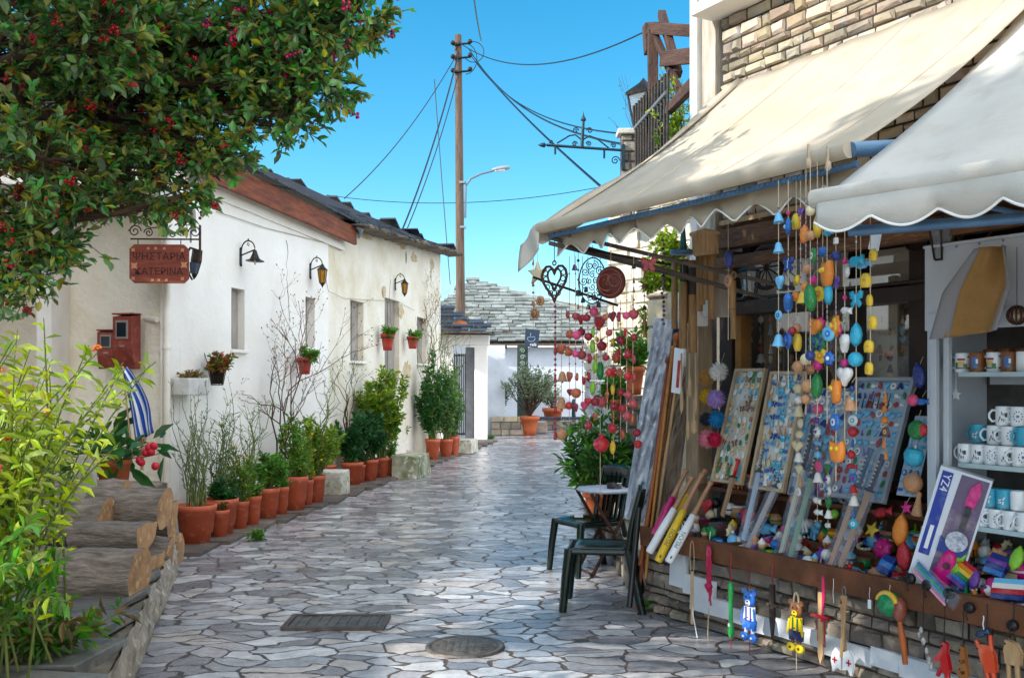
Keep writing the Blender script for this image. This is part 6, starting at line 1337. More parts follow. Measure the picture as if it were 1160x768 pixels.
q.build('small_bells', mat('purple_metal', '4a3a58', None, 5, .4), t)
for (px, py, kd, r, m_, lb) in ((609, 310, 'star', 13, 'cream', 'cream cloth star hanging behind the iron heart'), (612, 341, 'disc', 6, 'tan', 'small amber disc hanging under the cream star'), (606, 355, 'rose', 7, 'tan', 'driftwood ring ornament hanging lowest at the awning end'), (735, 300, 'butterfly', 10, 'dusty', 'brown antlered felt figure hanging near the stone pier'), (651, 303, 'bell', 4, 'purple', 'tiny purple bell between the heart and scroll wheel')):
    c = SP(px, py, -1.2); k = c.y/F; t = thing('hanging_'+{'star': 'star', 'disc': 'disc', 'rose': 'ring', 'butterfly': 'figure', 'bell': 'bell'}[kd], lb, 'hanging ornament', c, SYAW+.4); link_mesh(kd, orn(kd, CN[m_], CN['brown']), t, SC(r*k, r*k, r*k)); MB().tube([(0, 0, 0), (0, 0, 30*k)], .0015, 3).build('cord', CORDM, t)
# --- bamboo wind chimes
BAM = mat('bamboo', 'a8845a', '84623c', 6, .6, .3, 30, stretch=(6, 6, 1)); BAMD = mat('burnt_bamboo', '2a2422', '3a3432', 12, .6)
def chime(px, pyt, t_, tubes, label, top, k_=None):
    c = SP(px, pyt, t_); k = c.y/F; t = thing('wind_chime', label, 'wind chime', c, SYAW)
    if top == 'disc': q = MB(); q.lathe([(0, .01), (15*k, .01), (15*k, -.01), (0, -.01)], 18); q.build('top_disc', BLUESTEEL, t); q = MB(); q.lathe([(0, .16), (.012, .15), (.02, .05), (.03, .0), (0, 0)], 10); q.tube([(0, 0, .15), (0, 0, .35)], .002, 4); q.build('bottle_hanger', colm('2c6a6a'), t)
    elif top == 'basket':
        q = MB(); q.lathe([(0, .03), (18*k, .0), (18*k, -.012), (14*k, -.02), (14*k, -24*k), (12*k, -26*k), (0, -26*k)], 16)
        for i in range(18): a = 2*PI*i/18; q.tube([(14.4*k*math.cos(a), 14.4*k*math.sin(a), -.02), (14.2*k*math.cos(a), 14.2*k*math.sin(a), -24*k)], .004, 4)
        q.build('woven_cap', WOODP, t); MB().tube([(0, 0, .02), (0, 0, .25)], .002, 4).build('cord', CORDM, t)
    else: q = MB(); q.tube([(.02*math.cos(a), 0, .02*math.sin(a)) for a in np.linspace(0, 2*PI, 12)[:-1]], .004, 5, closed=True); q.build('ring', BAM, t)
    for i, (dx, y0, y1, r, dark) in enumerate(tubes):
        q = MB(); yy = random.uniform(-.03, .03); z0_, z1_ = -(y0-pyt)*k, -(y1-pyt)*k; n_ = 12; R_ = r*k
        q.lathe([(R_*.8, z0_), (R_, z0_), (R_, z0_+(z1_-z0_)*.4), (R_*1.08, z0_+(z1_-z0_)*.42), (R_, z0_+(z1_-z0_)*.44), (R_, z1_), (R_*.75, z1_), (R_*.75, z0_)], n_, T(dx*k, yy, 0)); tb = q.build('bamboo_tube', BAM, t)
        if dark: q = MB(); q.lathe([(R_*1.02, z0_+(z1_-z0_)*.08), (R_*1.03, z0_+(z1_-z0_)*.09), (R_*1.03, z0_+(z1_-z0_)*.36), (R_*1.02, z0_+(z1_-z0_)*.37)], n_, T(dx*k, yy, 0)); q.build('burnt_band', BAMD, tb)
        q = MB(); q.tube([(dx*k, yy, z0_), (dx*k*.6, yy, .0)], .0015, 3); q.build('tube_cord', CORDM, t)
chime(774, 286, -.35, [(-11, 294, 372, 3.6, 0), (0, 294, 366, 5, 1), (11, 296, 400, 5, 1), (5, 320, 395, 4.5, 0)], 'bamboo wind chime with dark burnt bands under a blue disc', 'disc')
chime(799, 264, -.3, [(-9, 290, 352, 4, 0), (-3, 290, 345, 3.6, 0), (4, 290, 340, 3.6, 0), (10, 290, 362, 4, 0)], 'bamboo wind chime under a pale woven basket cap', 'basket')
chime(831, 312, -.5, [(0, 318, 350, 4.5, 0), (1, 345, 384, 3.2, 0)], 'short bamboo chime of two nested tubes before the dark doorway', 'ring')
hstring(751, 262, 372, -.5, [(y, 'bead', random.choice(['brown', 'black', 'purple']), None, 4.5, random.uniform(-2, 2)) for y in range(272, 370, 5)], 'dark chain of brown pods hanging before the stone pier')
# ================================================================== LEANING DISPLAY BOARDS
def solve_top(bl, px, py):
    """point with the same s as bl seen at px,py: returns local"""
    s_ = bl.x; r = (px-580)/F; o = OS+UX*s_; tt = (r*o.y-o.x)/(UI.x-r*UI.y); p = o+UI*tt; return Vector((s_, tt, 1.6-(py-430)/F*p.y))
def display_board(bl, tl, tr, tb, label, fm, bm, items, nx, nz, sizes, fr=.02):
    b0 = SL(*bl, tb); t0 = solve_top(b0, *tl); s1 = SL(*tr, t0.y).x; Wd = s1-b0.x; H = (t0-b0).length
    tilt = math.atan2(t0.y-b0.y, t0.z-b0.z)
    t = thing('display_board', label, 'display board', M=T(*S(*b0)) @ R('Z', SYAW) @ R('X', -tilt))
    q = MB(); q.box((Wd/2, .012, H/2), (Wd-.01, .008, H-.01)); q.build('backing', bm, t)
    q = MB()
    for (c, d) in (((fr/2, 0, H/2), (fr, .03, H)), ((Wd-fr/2, 0, H/2), (fr, .03, H)), ((Wd/2, 0, fr/2), (Wd-2*fr-.002, .03, fr)), ((Wd/2, 0, H-fr/2), (Wd-2*fr-.002, .03, fr))): q.box(c, d)
    q.build('frame', fm, t, bevel=.003); n = 0
    for i in range(nx):
        for j in range(nz):
            if random.random() < .06: continue
            kd, c1, c2 = random.choice(items); r_ = random.uniform(*sizes); x = fr+(Wd-2*fr)*(i+.5)/nx+random.uniform(-.004, .004); z = fr+(H-2*fr)*(j+.5)/nz+random.uniform(-.005, .005)
            link_mesh('charm', orn(kd, CN[c1], CN.get(c2)), t, T(x, -.004, z) @ R('Y', random.uniform(-.4, .4)) @ SC(r_, r_*.5, r_)); n += 1
    return t, Wd, H
WF = mat('pale_frame_wood', 'cbb292', 'b09572', 5, .6, .15, 30); GF = mat('grey_frame', 'a8adb2', '949aa2', 4, .6); LBK = mat('board_cloth', 'e4dfd4', 'ccc8c0', 8, .9); BBK = mat('board_blue_cloth', 'b4c4d4', '98acc0', 8, .9)
BI1 = [('fish', 'cream', 'brown'), ('leaf', 'white', 'blue'), ('heart', 'cream', 'red'), ('butterfly', 'brown', 'cream'), ('bead', 'tan', None), ('disc', 'white', 'turquoise'), ('flower', 'cream', 'orange'), ('leaf', 'green', None), ('tassel', 'turquoise', None)]
BI2 = [('leaf', 'sky', 'white'), ('fish', 'blue', 'white'), ('disc', 'sky', 'navy'), ('leaf', 'cream', 'tan'), ('bell', 'white', 'tan'), ('butterfly', 'navy', 'sky'), ('tassel', 'tan', None), ('heart', 'white', 'pink'), ('owl', 'turquoise', 'white')]
BI3 = [('disc', 'white', 'navy'), ('heart', 'sky', 'white'), ('tassel', 'purple', None), ('flower', 'white', 'blue'), ('leaf', 'dusty', 'white'), ('bell', 'navy', 'white'), ('owl', 'sky', 'navy'), ('fish', 'white', 'red')]
display_board((806, 545), (834, 418), (869, 421), .10, 'narrow sunlit board of small cream and turquoise charms, leftmost board', WF, LBK, BI1, 5, 19, (.018, .027))
display_board((849, 553), (874, 421), (914, 427), .10, 'pale wood framed board with blue and tan pendants, second from the left', WF, LBK, BI2, 6, 17, (.018, .026))
display_board((893, 560), (918, 440), (966, 441), .14, 'unframed looking grey board with white keyrings behind the hanging owls', GF, BBK, BI3, 7, 14, (.019, .028), .008)
bd, bw, bh = display_board((937, 562), (972, 428), (1038, 433), .12, 'grey framed board with a row of dark pendants on pale blue cloth', GF, BBK, BI3+[('leaf', 'green', 'red'), ('flower', 'red', 'green')], 8, 12, (.017, .026), .022)
for i in range(6): link_mesh('charm', orn('tassel', '1c2c2c', None), bd, T(.1+.035*i, -.02, bh*.8) @ SC(.012, .008, .045))
# small cards leaning at right of the grey board
G3 = 'round souvenirs hanging beside the cabinet post'
for (px, py, kd, c1, c2, r, lb) in ((1041, 425, 'leaf', 'navy', 'white', 13, 'tall navy and white oval souvenir hanging topmost by the cabinet post'), (1034, 453, 'ball', 'pink', None, 9, 'dusty pink round souvenir below the navy oval'), (1039, 487, 'ball', 'green', 'red', 14, 'green gourd with red slice by the cabinet post'), (1044, 487, 'ball', 'red', None, 10, 'red watermelon half in front of the green gourd'), (1035, 517, 'apple', 'turquoise', 'white', 14, 'glossy turquoise gourd rattle left of the cabinet post'), (1034, 547, 'ball', 'tan', None, 15, 'smooth wooden tan ball beside the cabinet post'), (1027, 575, 'star', 'magenta', 'white', 8, 'magenta and white little star bag below the wooden ball'), (1020, 600, 'leaf', 'orange', 'white', 16, 'orange tropical leaf shaped fan standing beside the guitar box'), (1024, 630, 'leaf', 'red', 'green', 15, 'red and green patterned maraca egg beside the guitar box'), (1045, 455, 'fish', 'blue', 'white', 8, 'blue fish plaque partly behind the cabinet post'), (1040, 570, 'tassel', 'tan', None, 14, 'tan tassel below the wooden ball')):
    c = SL(px, py, .0 if py < 590 else -.02); k = S(*c).y/F; t = thing('souvenir', lb, 'souvenir', S(*c), SYAW, G3); link_mesh(kd, orn(kd, CN[c1], CN.get(c2)), t, R('Y', random.uniform(-.2, .2)) @ SC(r*k, r*k*.8, r*k))
    q = MB(); q.tube([(0, 0, r*k*.7), (.0, .03, r*k*1.6)], .002, 4); q.build('cord', CORDM, t)
# blue keyring cards at right of the grey board
c = SL(1016, 560, .12); t = thing('card_of_keyrings', 'strip of small bright blue keyrings between the grey board and the cabinet', 'souvenir card', M=T(*S(*c)) @ R('Z', SYAW) @ R('X', -.35)); MB().box((.05, .01, .22), (.12, .005, .44)).build('card', BBK, t)
for i in range(3):
    for j in range(9): link_mesh('keyring', orn(random.choice(['disc', 'fish', 'leaf']), CN[random.choice(['turquoise', 'blue', 'sky'])], CN['white']), t, T(.012+.038*i, 0, .03+.047*j) @ SC(.015, .01, .018))
# pompoms
G4 = 'fluffy pompoms hanging left of the boards'
for (px, py, c1, r, lb) in ((814, 421, 'e8e4dc', 11, 'white fluffy pompom, topmost of the bunch'), (800, 428, 'c09050', 10, 'tan fluffy pompom next to the white one'), (811, 452, 'b898d8', 11, 'lilac fluffy pompom in the middle of the bunch'), (801, 449, 'd8b020', 9, 'yellow fluffy pompom behind the lilac one'), (800, 475, '3a3a48', 8, 'dark grey fluffy pompom'), (812, 475, '1f88c0', 10, 'blue fluffy pompom low in the bunch'), (801, 497, 'e08898', 11, 'salmon pink fluffy pompom, lowest left of the bunch'), (810, 498, 'd02850', 9, 'hot pink fluffy pompom, lowest right of the bunch')):
    c = SP(px, py, .05); k = c.y/F; t = thing('pompom', lb, 'pompom', c, SYAW, G4); q = MB(); n = 420; d = np.random.normal(size=(n, 3)); d /= np.linalg.norm(d, axis=1, keepdims=True)
    q.leaves(d*r*k*.45, d, r*k*.62, .006, droop=0); q.ball((0, 0, 0), r*k*.75, 10); q.build('fluff', mat('fluff_'+c1, c1, None, 5, .95, transl=.2), t); MB().tube([(0, 0, 0), (0, .05, .12)], .0015, 3).build('cord', CORDM, t)
# ================================================================== STICKS, BATS, SWORDS
def stick(a, b, r, label, m, name='walking_stick', cat='walking stick', group=None, hook=False):
    a, b = Vector(a), Vector(b); L = (b-a).length; t = thing(name, label, cat, M=frame_z(a, b, UX), group=group); q = MB()
    pts = [(random.uniform(-.003, .003), random.uniform(-.003, .003), L*i/8) for i in range(9)]
    q.tube(pts, [r*random.uniform(.85, 1.1) for _ in pts], 8); q.build('shaft', m, t)
    q = MB(); q.ball((0, 0, L), (r*1.9, r*1.6, r*2.2), 8) if not hook else q.tube([(0, 0, L), (.01, 0, L+.05), (.05, 0, L+.07), (.08, 0, L+.04)], r, 8); q.build('handle', m, t); return t
G5 = 'wooden walking sticks leaning at the shop corner'
RB = mat('red_brown_stick', '8a4426', '6a3018', 5, .5, .3, 30)
stick(SP(721, 690, -.12), SP(757, 408, .1), .014, 'red brown walking stick reaching the ground, nearest the marble slab', RB, group=G5)
stick(SP(725, 640, -.1), SP(766, 382, .12), .015, 'orange brown walking stick with thick knob just right of the first', mat('orange_stick', 'a8602c', '84481e', 5, .5, .3, 30), group=G5)
stick(SP(735, 612, -.05), SP(771, 378, .15), .012, 'thin dark walking stick at the back of the bundle', WOOD, group=G5)
stick(SP(742, 600, .0), SP(776, 372, .15), .012, 'pale straight walking stick on the right of the bundle', WOODP, group=G5)
stick(SP(731, 655, -.1), SP(762, 395, .1), .011, 'golden walking stick between the two thick ones', mat('gold_stick', 'b87c38', '8f5c26', 5, .5, .3, 30), group=G5)
tag(MB().tube([SP(713, 688, -.3), SP(724, 575, -.12)], .02, 8).build('black_pole', BLK), 'short black pole leaning between the chair and the shop corner', 'pole')
G6 = 'souvenir bats leaning out over the ledge'
def bat(a, b, m, label, txt=None, tm=None):
    a, b = Vector(a), Vector(b); L = (b-a).length; M_ = frame_z(a, b, UX); t = thing('souvenir_bat', label, 'toy bat', M=M_, group=G6)
    q = MB(); q.lathe([(0, 0), (.02, .0), (.026, .01), (.027, L*.35), (.022, L*.58), (0, L*.58)], 16); q.build('barrel', m, t)
    q = MB(); q.lathe([(.021, L*.575), (.016, L*.62), (.013, L*.95), (.018, L*.97), (.018, L), (0, L)], 12); q.build('grip', mat('grip_wood', 'b88a68', '9a6c4c', 5, .5), t)
    if txt:
        # lettering runs along the barrel on the viewer's side
        me = text_mesh(txt, .034, .001); me.materials.clear(); me.materials.append(tm)
        view = (M_.inverted().to_3x3() @ (Vector((0, 0, 1.6))-a)); ang = math.atan2(view.y, view.x)
        o = link_mesh('lettering', me, t, R('Z', ang) @ T(.0272, 0, L*.27) @ R('Y', PI/2) @ R('Z', PI) @ R('Z', 0))
        q = MB(); q.prism(leaf_out(.012), -.001, .001, M=R('Z', ang) @ T(.0272, 0, L*.06) @ R('Z', PI/2)); q.build('emblem', tm, t)
bat(SP(735, 626, -.28), SP(785, 540, .0), colm('dfe2e6', .3), 'pale grey white souvenir bat with a blue dot, left of the yellow one')
bat(SP(745, 636, -.3), SP(796, 536, .0), colm('e0b81c', .3), 'bright yellow souvenir bat with dark lettering', 'PELION', colm('2c2410'))
bat(SP(757, 637, -.3), SP(806, 545, .0), colm('e6eaec', .3), 'white souvenir bat with green lettering, rightmost', 'PELION', colm('1f5a3c'))
bat(SP(741, 606, -.18), SP(778, 532, .08), colm('b81c64', .3), 'magenta souvenir bat mostly behind the pale one')
bat(SP(752, 600, -.15), SP(800, 532, .1), colm('d8b820', .3), 'second yellow souvenir bat behind the front one')
p = SP(743.5, 592, -.2); q = MB(); q.ball((0, 0, 0), .012, 10); 
def blade(a, b, w_, m, nm, par, th=.006, z0=0, z1=1):
    pass
def toy_sword(a, b, label, hm, bm, wrap=True, guard=None, cat='toy sword', group='toy swords leaning on the ledge', w_=.035):
    a, b = Vector(a), Vector(b); L = (b-a).length; t = thing('toy_sword', label, cat, M=frame_z(a, b, UX), group=group)
    q = MB(); q.prism([(-w_*.35, .01), (w_*.35, .0), (w_*.4, L*.68), (-w_*.4, L*.68)], -.006, .006); q.build('blade', bm, t, bevel=.002)
    q = MB(); q.lathe([(0, L*.70), (.014, L*.70), (.015, L*.98), (.018, L), (0, L)], 10); q.build('grip', hm, t)
    q = MB()
    for i in range(7): z = L*(.73+.034*i); q.box((0, -.015, z), (.011, .006, .011), M=None)
    q.build('grip_diamonds', colm('d8c890'), t)
    q = MB(); q.lathe([(0, L*.68), (.03, L*.68), (.03, L*.70), (0, L*.70)], 12, sx=1.1, sy=.6); q.build('guard', guard or BLK, t)
    if wrap:
        q = MB(); N = 14; rows = []
        for i in range(N+1):
            z = L*(1.04*i/N-.02); ww = w_*1.35*(1+.12*random.uniform(-1, 1)); rows.append([(ww*math.cos(u), -.002+ .026*math.sin(u)*random.uniform(.8, 1.2), z) for u in np.linspace(0, 2*PI, 9)])
        q.grid(rows, 0, True); q.build('wrapper', PACK, t)
    return t
toy_sword(SP(842, 612, -.05), SP(868, 500, .2), 'bagged toy sword with grey blade left of the boards, leftmost sword', colm('303038'), colm('b8c0cc'))
toy_sword(SP(846, 622, -.05), SP(893, 520, .18), 'bagged toy sword lying steeply across the second board', colm('3a3a48'), colm('c0b0a8'))
toy_sword(SP(882, 638, -.06), SP(922, 482, .15), 'bagged toy sword with black and gold diamond grip, left of two', colm('141418'), colm('c8c8b0'))
toy_sword(SP(895, 632, -.06), SP(930, 500, .12), 'second black and gold gripped toy sword just right of its twin', colm('101014'), colm('88a888'))
toy_sword(SP(938, 648, -.08), SP(987, 508, .12), 'bagged toy sword with blue diamond grip across the grey board', colm('2a5a8a'), colm('c09878'))
toy_sword(SP(950, 645, -.08), SP(1001, 515, .1), 'bagged navy gripped toy sword right of the blue gripped one', colm('1c2450'), colm('b89070'))
toy_sword(SP(818, 585, 0), SP(836, 520, .12), 'small toy sword with red hilt in front of the narrow board', colm('c01c24'), colm('9a7858'), wrap=False)
# guitar toy box
ga, gb = SP(1026, 658, -.12), SP(1066, 527, -.08); h_ = (gb-ga).length
t = thing('toy_guitar_box', 'tall white and blue box with a pink toy guitar leaning beside the mugs', 'toy box', M=frame_z(ga, gb, (math.cos(-.55), math.sin(-.55), 0)))
bwid = .235; q = MB(); q.box((bwid/2, .03, h_/2), (bwid, .06, h_)); q.build('box', colm('dfe6f0', .25), t, bevel=.002)
q = MB(); q.box((.04, -.002, h_*.62), (.05, .004, h_*.7)); q.build('blue_strip', colm('1c3c9c', .3), t)
q = MB(); q.box((.042, -.006, h_*.42), (.018, .003, h_*.2)); q.build('white_stroke', WHT, t)
put_text('YZ4', .05, T(.04, -.0055, h_*.88) @ R('Y', PI/2), WHT, t)
q = MB(); q.prism([(.085, h_*.02), (.225, h_*.02), (.225, h_*.98), (.1, h_*.98)], -.003, -.001); q.build('window', colm('6a5a78', .2), t)
q = MB(); q.prism([(.155+.05*math.cos(a)*(1 if math.sin(a) < 0 else .82), .13+.1*math.sin(a)) for a in np.linspace(0, 2*PI, 22)[:-1]], -.02, -.004, puff=.004); q.build('guitar_body', colm('d0187c', .25), t)
q = MB(); q.prism(disc_out(.018), -.03, -.026, M=T(.155, 0, .15)); q.build('sound_hole', colm('5a0c3c'), t)
q = MB(); q.box((.17, -.014, h_*.66), (.026, .012, h_*.2)); q.build('neck', colm('24242c'), t)
q = MB(); q.prism([(.15, h_*.75), (.195, h_*.75), (.205, h_*.9), (.185, h_*.97), (.155, h_*.9)], -.02, -.006); q.build('headstock', colm('d0187c', .25), t)
q = MB(); q.prism(disc_out(.05), -.026, -.012, M=T(.165, 0, h_*.46)); q.build('label_disc', mat('speckled', 'd8dce4', '8c94a8', 60, .4), t); q = MB(); q.prism([(.09, h_*.34), (.222, h_*.34), (.222, h_*.43), (.165, h_*.39), (.09, h_*.46)], -.012, -.004); q.build('blue_insert', colm('24408c'), t)
# pack of coloured markers in front of the box
c = SL(1040, 640, -.16); t = thing('marker_pack', 'clear pack of blue, green and pink markers lying before the guitar box', 'toy pack', M=T(*S(*c)) @ R('Z', SYAW) @ R('Y', .55))
for i, h in enumerate(('2468b8', '1f9a6a', '28a8c8', 'd87898', 'e0a0b8')): q = MB(); q.tube([(0, -.012, .02-.013*i), (.22, -.012, .0-.013*i)], .007, 7); q.build('marker', colm(h), t)
q = MB(); rows = [[(.25*u, .012*math.sin(w_)-.012, -.006+.04*math.cos(w_)*(1+.1*math.sin(u*20))) for w_ in np.linspace(0, 2*PI, 9)] for u in np.linspace(-.05, 1.05, 12)]; q.grid(rows, 0, True); q.build('wrapper', PACK, t)
# wooden combs and spoons hanging near the pompoms
for (px, y0, y1, w_, lb) in ((781, 390, 452, 5, 'long pale wooden spoon hanging left of the pompoms'), (788, 385, 470, 4, 'bundle of thin pale wooden skewers beside the corner post'), (786, 452, 492, 9, 'flat carved wooden board hanging under the spoons'), (772, 400, 470, 5, 'tall thin carved wooden flute beside the plank'), (779, 440, 500, 5, 'short wooden paddle by the dark post')):
    c = SL(px, y0, -.05); k = S(*c).y/F; H = (y1-y0)*k; t = thing('wooden_utensil', lb, 'wooden utensil', S(*c), SYAW); q = MB(); q.box((0, 0, -H*.4), (w_*k*.35, .008, H*.8)); q.build('handle', WOODP, t, bevel=.002); q = MB(); q.lathe([(0, -H*.5), (w_*k*.6, -H*.7), (w_*k*.6, -H*.9), (0, -H)], 12, sx=1, sy=.25); q.build('bowl', WOODP, t)
t = thing('small_signboard', 'small white framed card with red strip by the wooden spoons', 'card', M=T(*SP(768, 420, .0)) @ R('Z', SYAW) @ R('Y', .12)); MB().box((0, 0, 0), (.1, .01, .3)).build('card', WHT, t, bevel=.003); MB().box((.015, -.008, -.02), (.025, .004, .18)).build('red_strip', colm('b8302c'), t)
# ================================================================== SMALL TOYS IN THE TRAYS
def toy_mesh(kind, c1, c2):
    key = ('toy', kind, c1, c2)
    if key in CACHE: return CACHE[key]
    parts = []
    A, B = colm(CN[c1], .3), colm(CN[c2], .3)
    if kind == 'ball': parts = [('ball', MB().ball((0, 0, .03), .03, 14), A), ('stripe', MB().tube([(.0305*math.cos(a), .0305*math.sin(a), .03) for a in np.linspace(0, 2*PI, 17)[:-1]], .004, 5, closed=True), B)]
    elif kind == 'doll': parts = [('body', MB().lathe([(0, 0), (.02, 0), (.024, .02), (.015, .05), (0, .052)], 12), A), ('head', MB().ball((0, 0, .066), .018, 10), colm('d8a880')), ('hat', MB().lathe([(.019, .072), (.02, .076), (.0, .1)], 10), B)]
    elif kind == 'car': parts = [('body', MB().prism([(-.04, .01), (.04, .01), (.04, .025), (.022, .03), (.012, .045), (-.02, .045), (-.03, .028), (-.04, .026)], -.02, .02), A), ]+[('wheel', MB().lathe([(0, -.005), (.011, -.005), (.011, .005), (0, .005)], 12, T(x, y, .011) @ R('X', PI/2)), BLK) for x in (-.025, .025) for y in (-.02, .02)]+[('windows', MB().box((-.003, 0, .036), (.028, .043, .01)), B)]
    elif kind == 'packet':
        rows = [[(-.045+.09*i/8, -.0+.0, .0) for i in range(9)] for j in range(2)]
        q = MB(); q.prism([(-.045, 0), (.045, 0), (.04, .07), (-.042, .068)], -.008, .008, puff=.012)
        parts = [('bag', q, PACK), ('toy_inside', MB().ball((-.012, -.001, .03), (.018, .01, .018), 8).ball((.016, 0, .042), (.012, .01, .014), 8), A), ('card_header', MB().box((0, -.0, .076), (.085, .004, .018)), B)]
    elif kind == 'top': parts = [('top', MB().lathe([(0, 0), (.008, .008), (.034, .03), (.03, .036), (.006, .042), (.005, .07), (0, .072)], 16), A), ('rim', MB().lathe([(.035, .028), (.036, .031), (.034, .034), (.033, .03)], 16), B)]
    elif kind == 'whistle': parts = [('body', MB().lathe([(0, -.016), (.02, -.016), (.02, .016), (0, .016)], 14, T(0, 0, .022) @ R('X', PI/2)), A), ('mouthpiece', MB().box((.035, 0, .034), (.05, .022, .014)), B)]
    elif kind == 'drum': parts = [('shell', MB().lathe([(0, 0), (.03, 0), (.03, .045), (0, .045)], 16), A), ('skin', MB().lathe([(0, .047), (.031, .047), (.033, .042), (.031, .04)], 16), B)]
    elif kind == 'rattle': parts = [('head', MB().ball((0, 0, .075), .024, 10), A), ('stick', MB().tube([(0, 0, 0), (0, 0, .055)], .007, 7), B)]
    elif kind == 'flower pinwheel': parts = [('petals', MB().prism(flower_out(.035), -.006, .0, M=T(0, 0, .08), puff=.006), A), ('stick', MB().tube([(0, .01, 0), (0, .005, .08)], .003, 5), B), ('hub', MB().ball((0, -.014, .08), .008, 6), B)]
    elif kind == 'animal': parts = [('body', MB().ball((0, 0, .035), (.034, .018, .02), 10).ball((-.034, 0, .058), (.016, .013, .015), 8).tube([(-.02, 0, .04), (-.034, 0, .056)], .011, 6), A), ]+[('leg', MB().tube([(x, y, 0), (x, y, .03)], .006, 6), A) for x in (-.02, .02) for y in (-.01, .01)]+[('ear', MB().ball((-.034, y, .073), .006, 6), B) for y in (-.009, .009)]
    elif kind == 'bracelet': parts = [('beads', [MB().ball((.026*math.cos(a), .026*math.sin(a), .008), .0075, 6) for a in np.linspace(0, 2*PI, 15)[:-1]], None)]
    out = []
    for nm, q, m in parts:
        if isinstance(q, list):
            big = MB()
            for z in q: o = len(big.v); big.v += z.v; big.f += [tuple(i+o for i in f) for f in z.f]; big.m += z.m; big.s += z.s
            q = big
        if m is None: m = A
        out.append((nm, q.mesh(nm, m)))
    CACHE[key] = out; return out
KN = {'ball': 'ball', 'doll': 'peg doll', 'car': 'toy car', 'packet': 'bagged trinket', 'top': 'spinning top', 'whistle': 'whistle', 'drum': 'little drum', 'rattle': 'rattle', 'flower pinwheel': 'pinwheel', 'animal': 'animal figure', 'bracelet': 'bead bracelet'}
LOCN = [(780, 'by the bat handles'), (808, 'below the pompoms'), (838, 'below the narrow leftmost board'), (868, 'below the second board'), (897, 'beside the black and gold sword grips'), (926, 'under the hanging orange owls'), (962, 'at the foot of the grey board'), (1000, 'left of the guitar box'), (1046, 'before the guitar box'), (1100, 'below the mug shelves'), (1200, 'at the right edge of the ledge')]
def where(px): return next(n for x, n in LOCN if px <= x+1e-3)
used = set()
palette = ['red', 'blue', 'yellow', 'green', 'pink', 'orange', 'purple', 'turquoise', 'white', 'black', 'brown', 'lime', 'magenta', 'navy', 'cream', 'crimson', 'sky', 'white', 'cream', 'tan', 'copper', 'white']
def put_toy(px, t_, z, rowname, kinds=None, sc=1.0):
    loc = where(px)
    for _ in range(300):
        kd = random.choice(kinds or list(KN)); c1, c2 = random.sample(palette, 2); key = (kd, c1, loc, rowname)
        if key not in used: break
    used.add(key); s_ = SL(px, 400, t_).x; parts = toy_mesh(kd, c1, c2); nc = {'sky': 'pale blue'}.get(c1, c1)
    o = thing({'top': 'spinning_top', 'ball': 'toy_ball', 'packet': 'bagged_trinket', 'flower pinwheel': 'pinwheel', 'bracelet': 'bead_bracelet'}.get(kd, 'toy_'+kd), f'{nc} {KN[kd]} {rowname} {loc}', KN[kd], M=T(*S(s_, t_, z)) @ R('Z', random.uniform(0, 6)) @ R('X', random.choice((0, 0, random.uniform(-.9, .9)))) @ SC(sc, sc, sc), group='small toys heaped on the shop ledge')
    for nm, me in parts: link_mesh(nm, me, o)
for px in np.arange(775, 1165, 7.4): put_toy(px+random.uniform(-2, 2), random.uniform(-.04, .06), .536, 'in the front tray', sc=random.uniform(1.0, 1.5))
for px in np.arange(772, 1165, 8.2): put_toy(px+random.uniform(-2, 2), random.uniform(.12, .18), .55+random.uniform(0, .03), 'in the second row', sc=random.uniform(1.2, 1.8))
for px in np.arange(795, 1165, 8): put_toy(px+random.uniform(-2, 2), random.uniform(.26, .36), (.888 if px < 960 else .64+random.uniform(0, .1)), 'in the raised back row', sc=random.uniform(1.0, 1.5))
for px in np.arange(800, 1165, 9): put_toy(px+random.uniform(-2, 2), random.uniform(.24, .3), .62+random.uniform(0, .1), 'in the lower back row', sc=random.uniform(1.2, 1.6))
for px in np.arange(1075, 1165, 9): put_toy(px, random.uniform(.08, .2), .64+random.uniform(0, .06), 'heaped high', kinds=['packet', 'ball', 'flower pinwheel', 'bracelet'], sc=1.4)
# larger bright things on the ledge
def purse(px, py, t_, w_, h_, cols_, label, rot=0):
    c = SL(px, py, t_); t = thing('purse', label, 'purse', M=T(*S(*c)) @ R('Z', SYAW+.1) @ R('X', -.5) @ R('Y', rot)); n = len(cols_)
    for i, cc in enumerate(cols_):
        z0, z1 = h_*(.5-i/n), h_*(.5-(i+1)/n); q = MB(); q.box((0, 0, (z0+z1)/2), (w_*(1-.15*abs(i-n/2)/n), .025+.012*math.sin(PI*(i+.5)/n), abs(z1-z0))); q.build('stripe', colm(CN[cc], .2), t, bevel=.003)
purse(1088, 648, -.02, .13, .12, ['red', 'orange', 'yellow', 'green', 'blue', 'purple'], 'rainbow striped sequin purse below the mug shelves', .5)
purse(1143, 668, -.04, .15, .1, ['sky', 'white', 'red', 'navy'], 'blue, white and red striped purse at the right edge', -.1)
purse(1130, 640, .02, .1, .1, ['navy', 'purple', 'navy', 'blue'], 'navy and purple sequin purse near the right edge', .2)
purse(1005, 640, -.02, .08, .1, ['navy', 'blue', 'navy'], 'dark blue speckled purse left of the guitar box', .3)
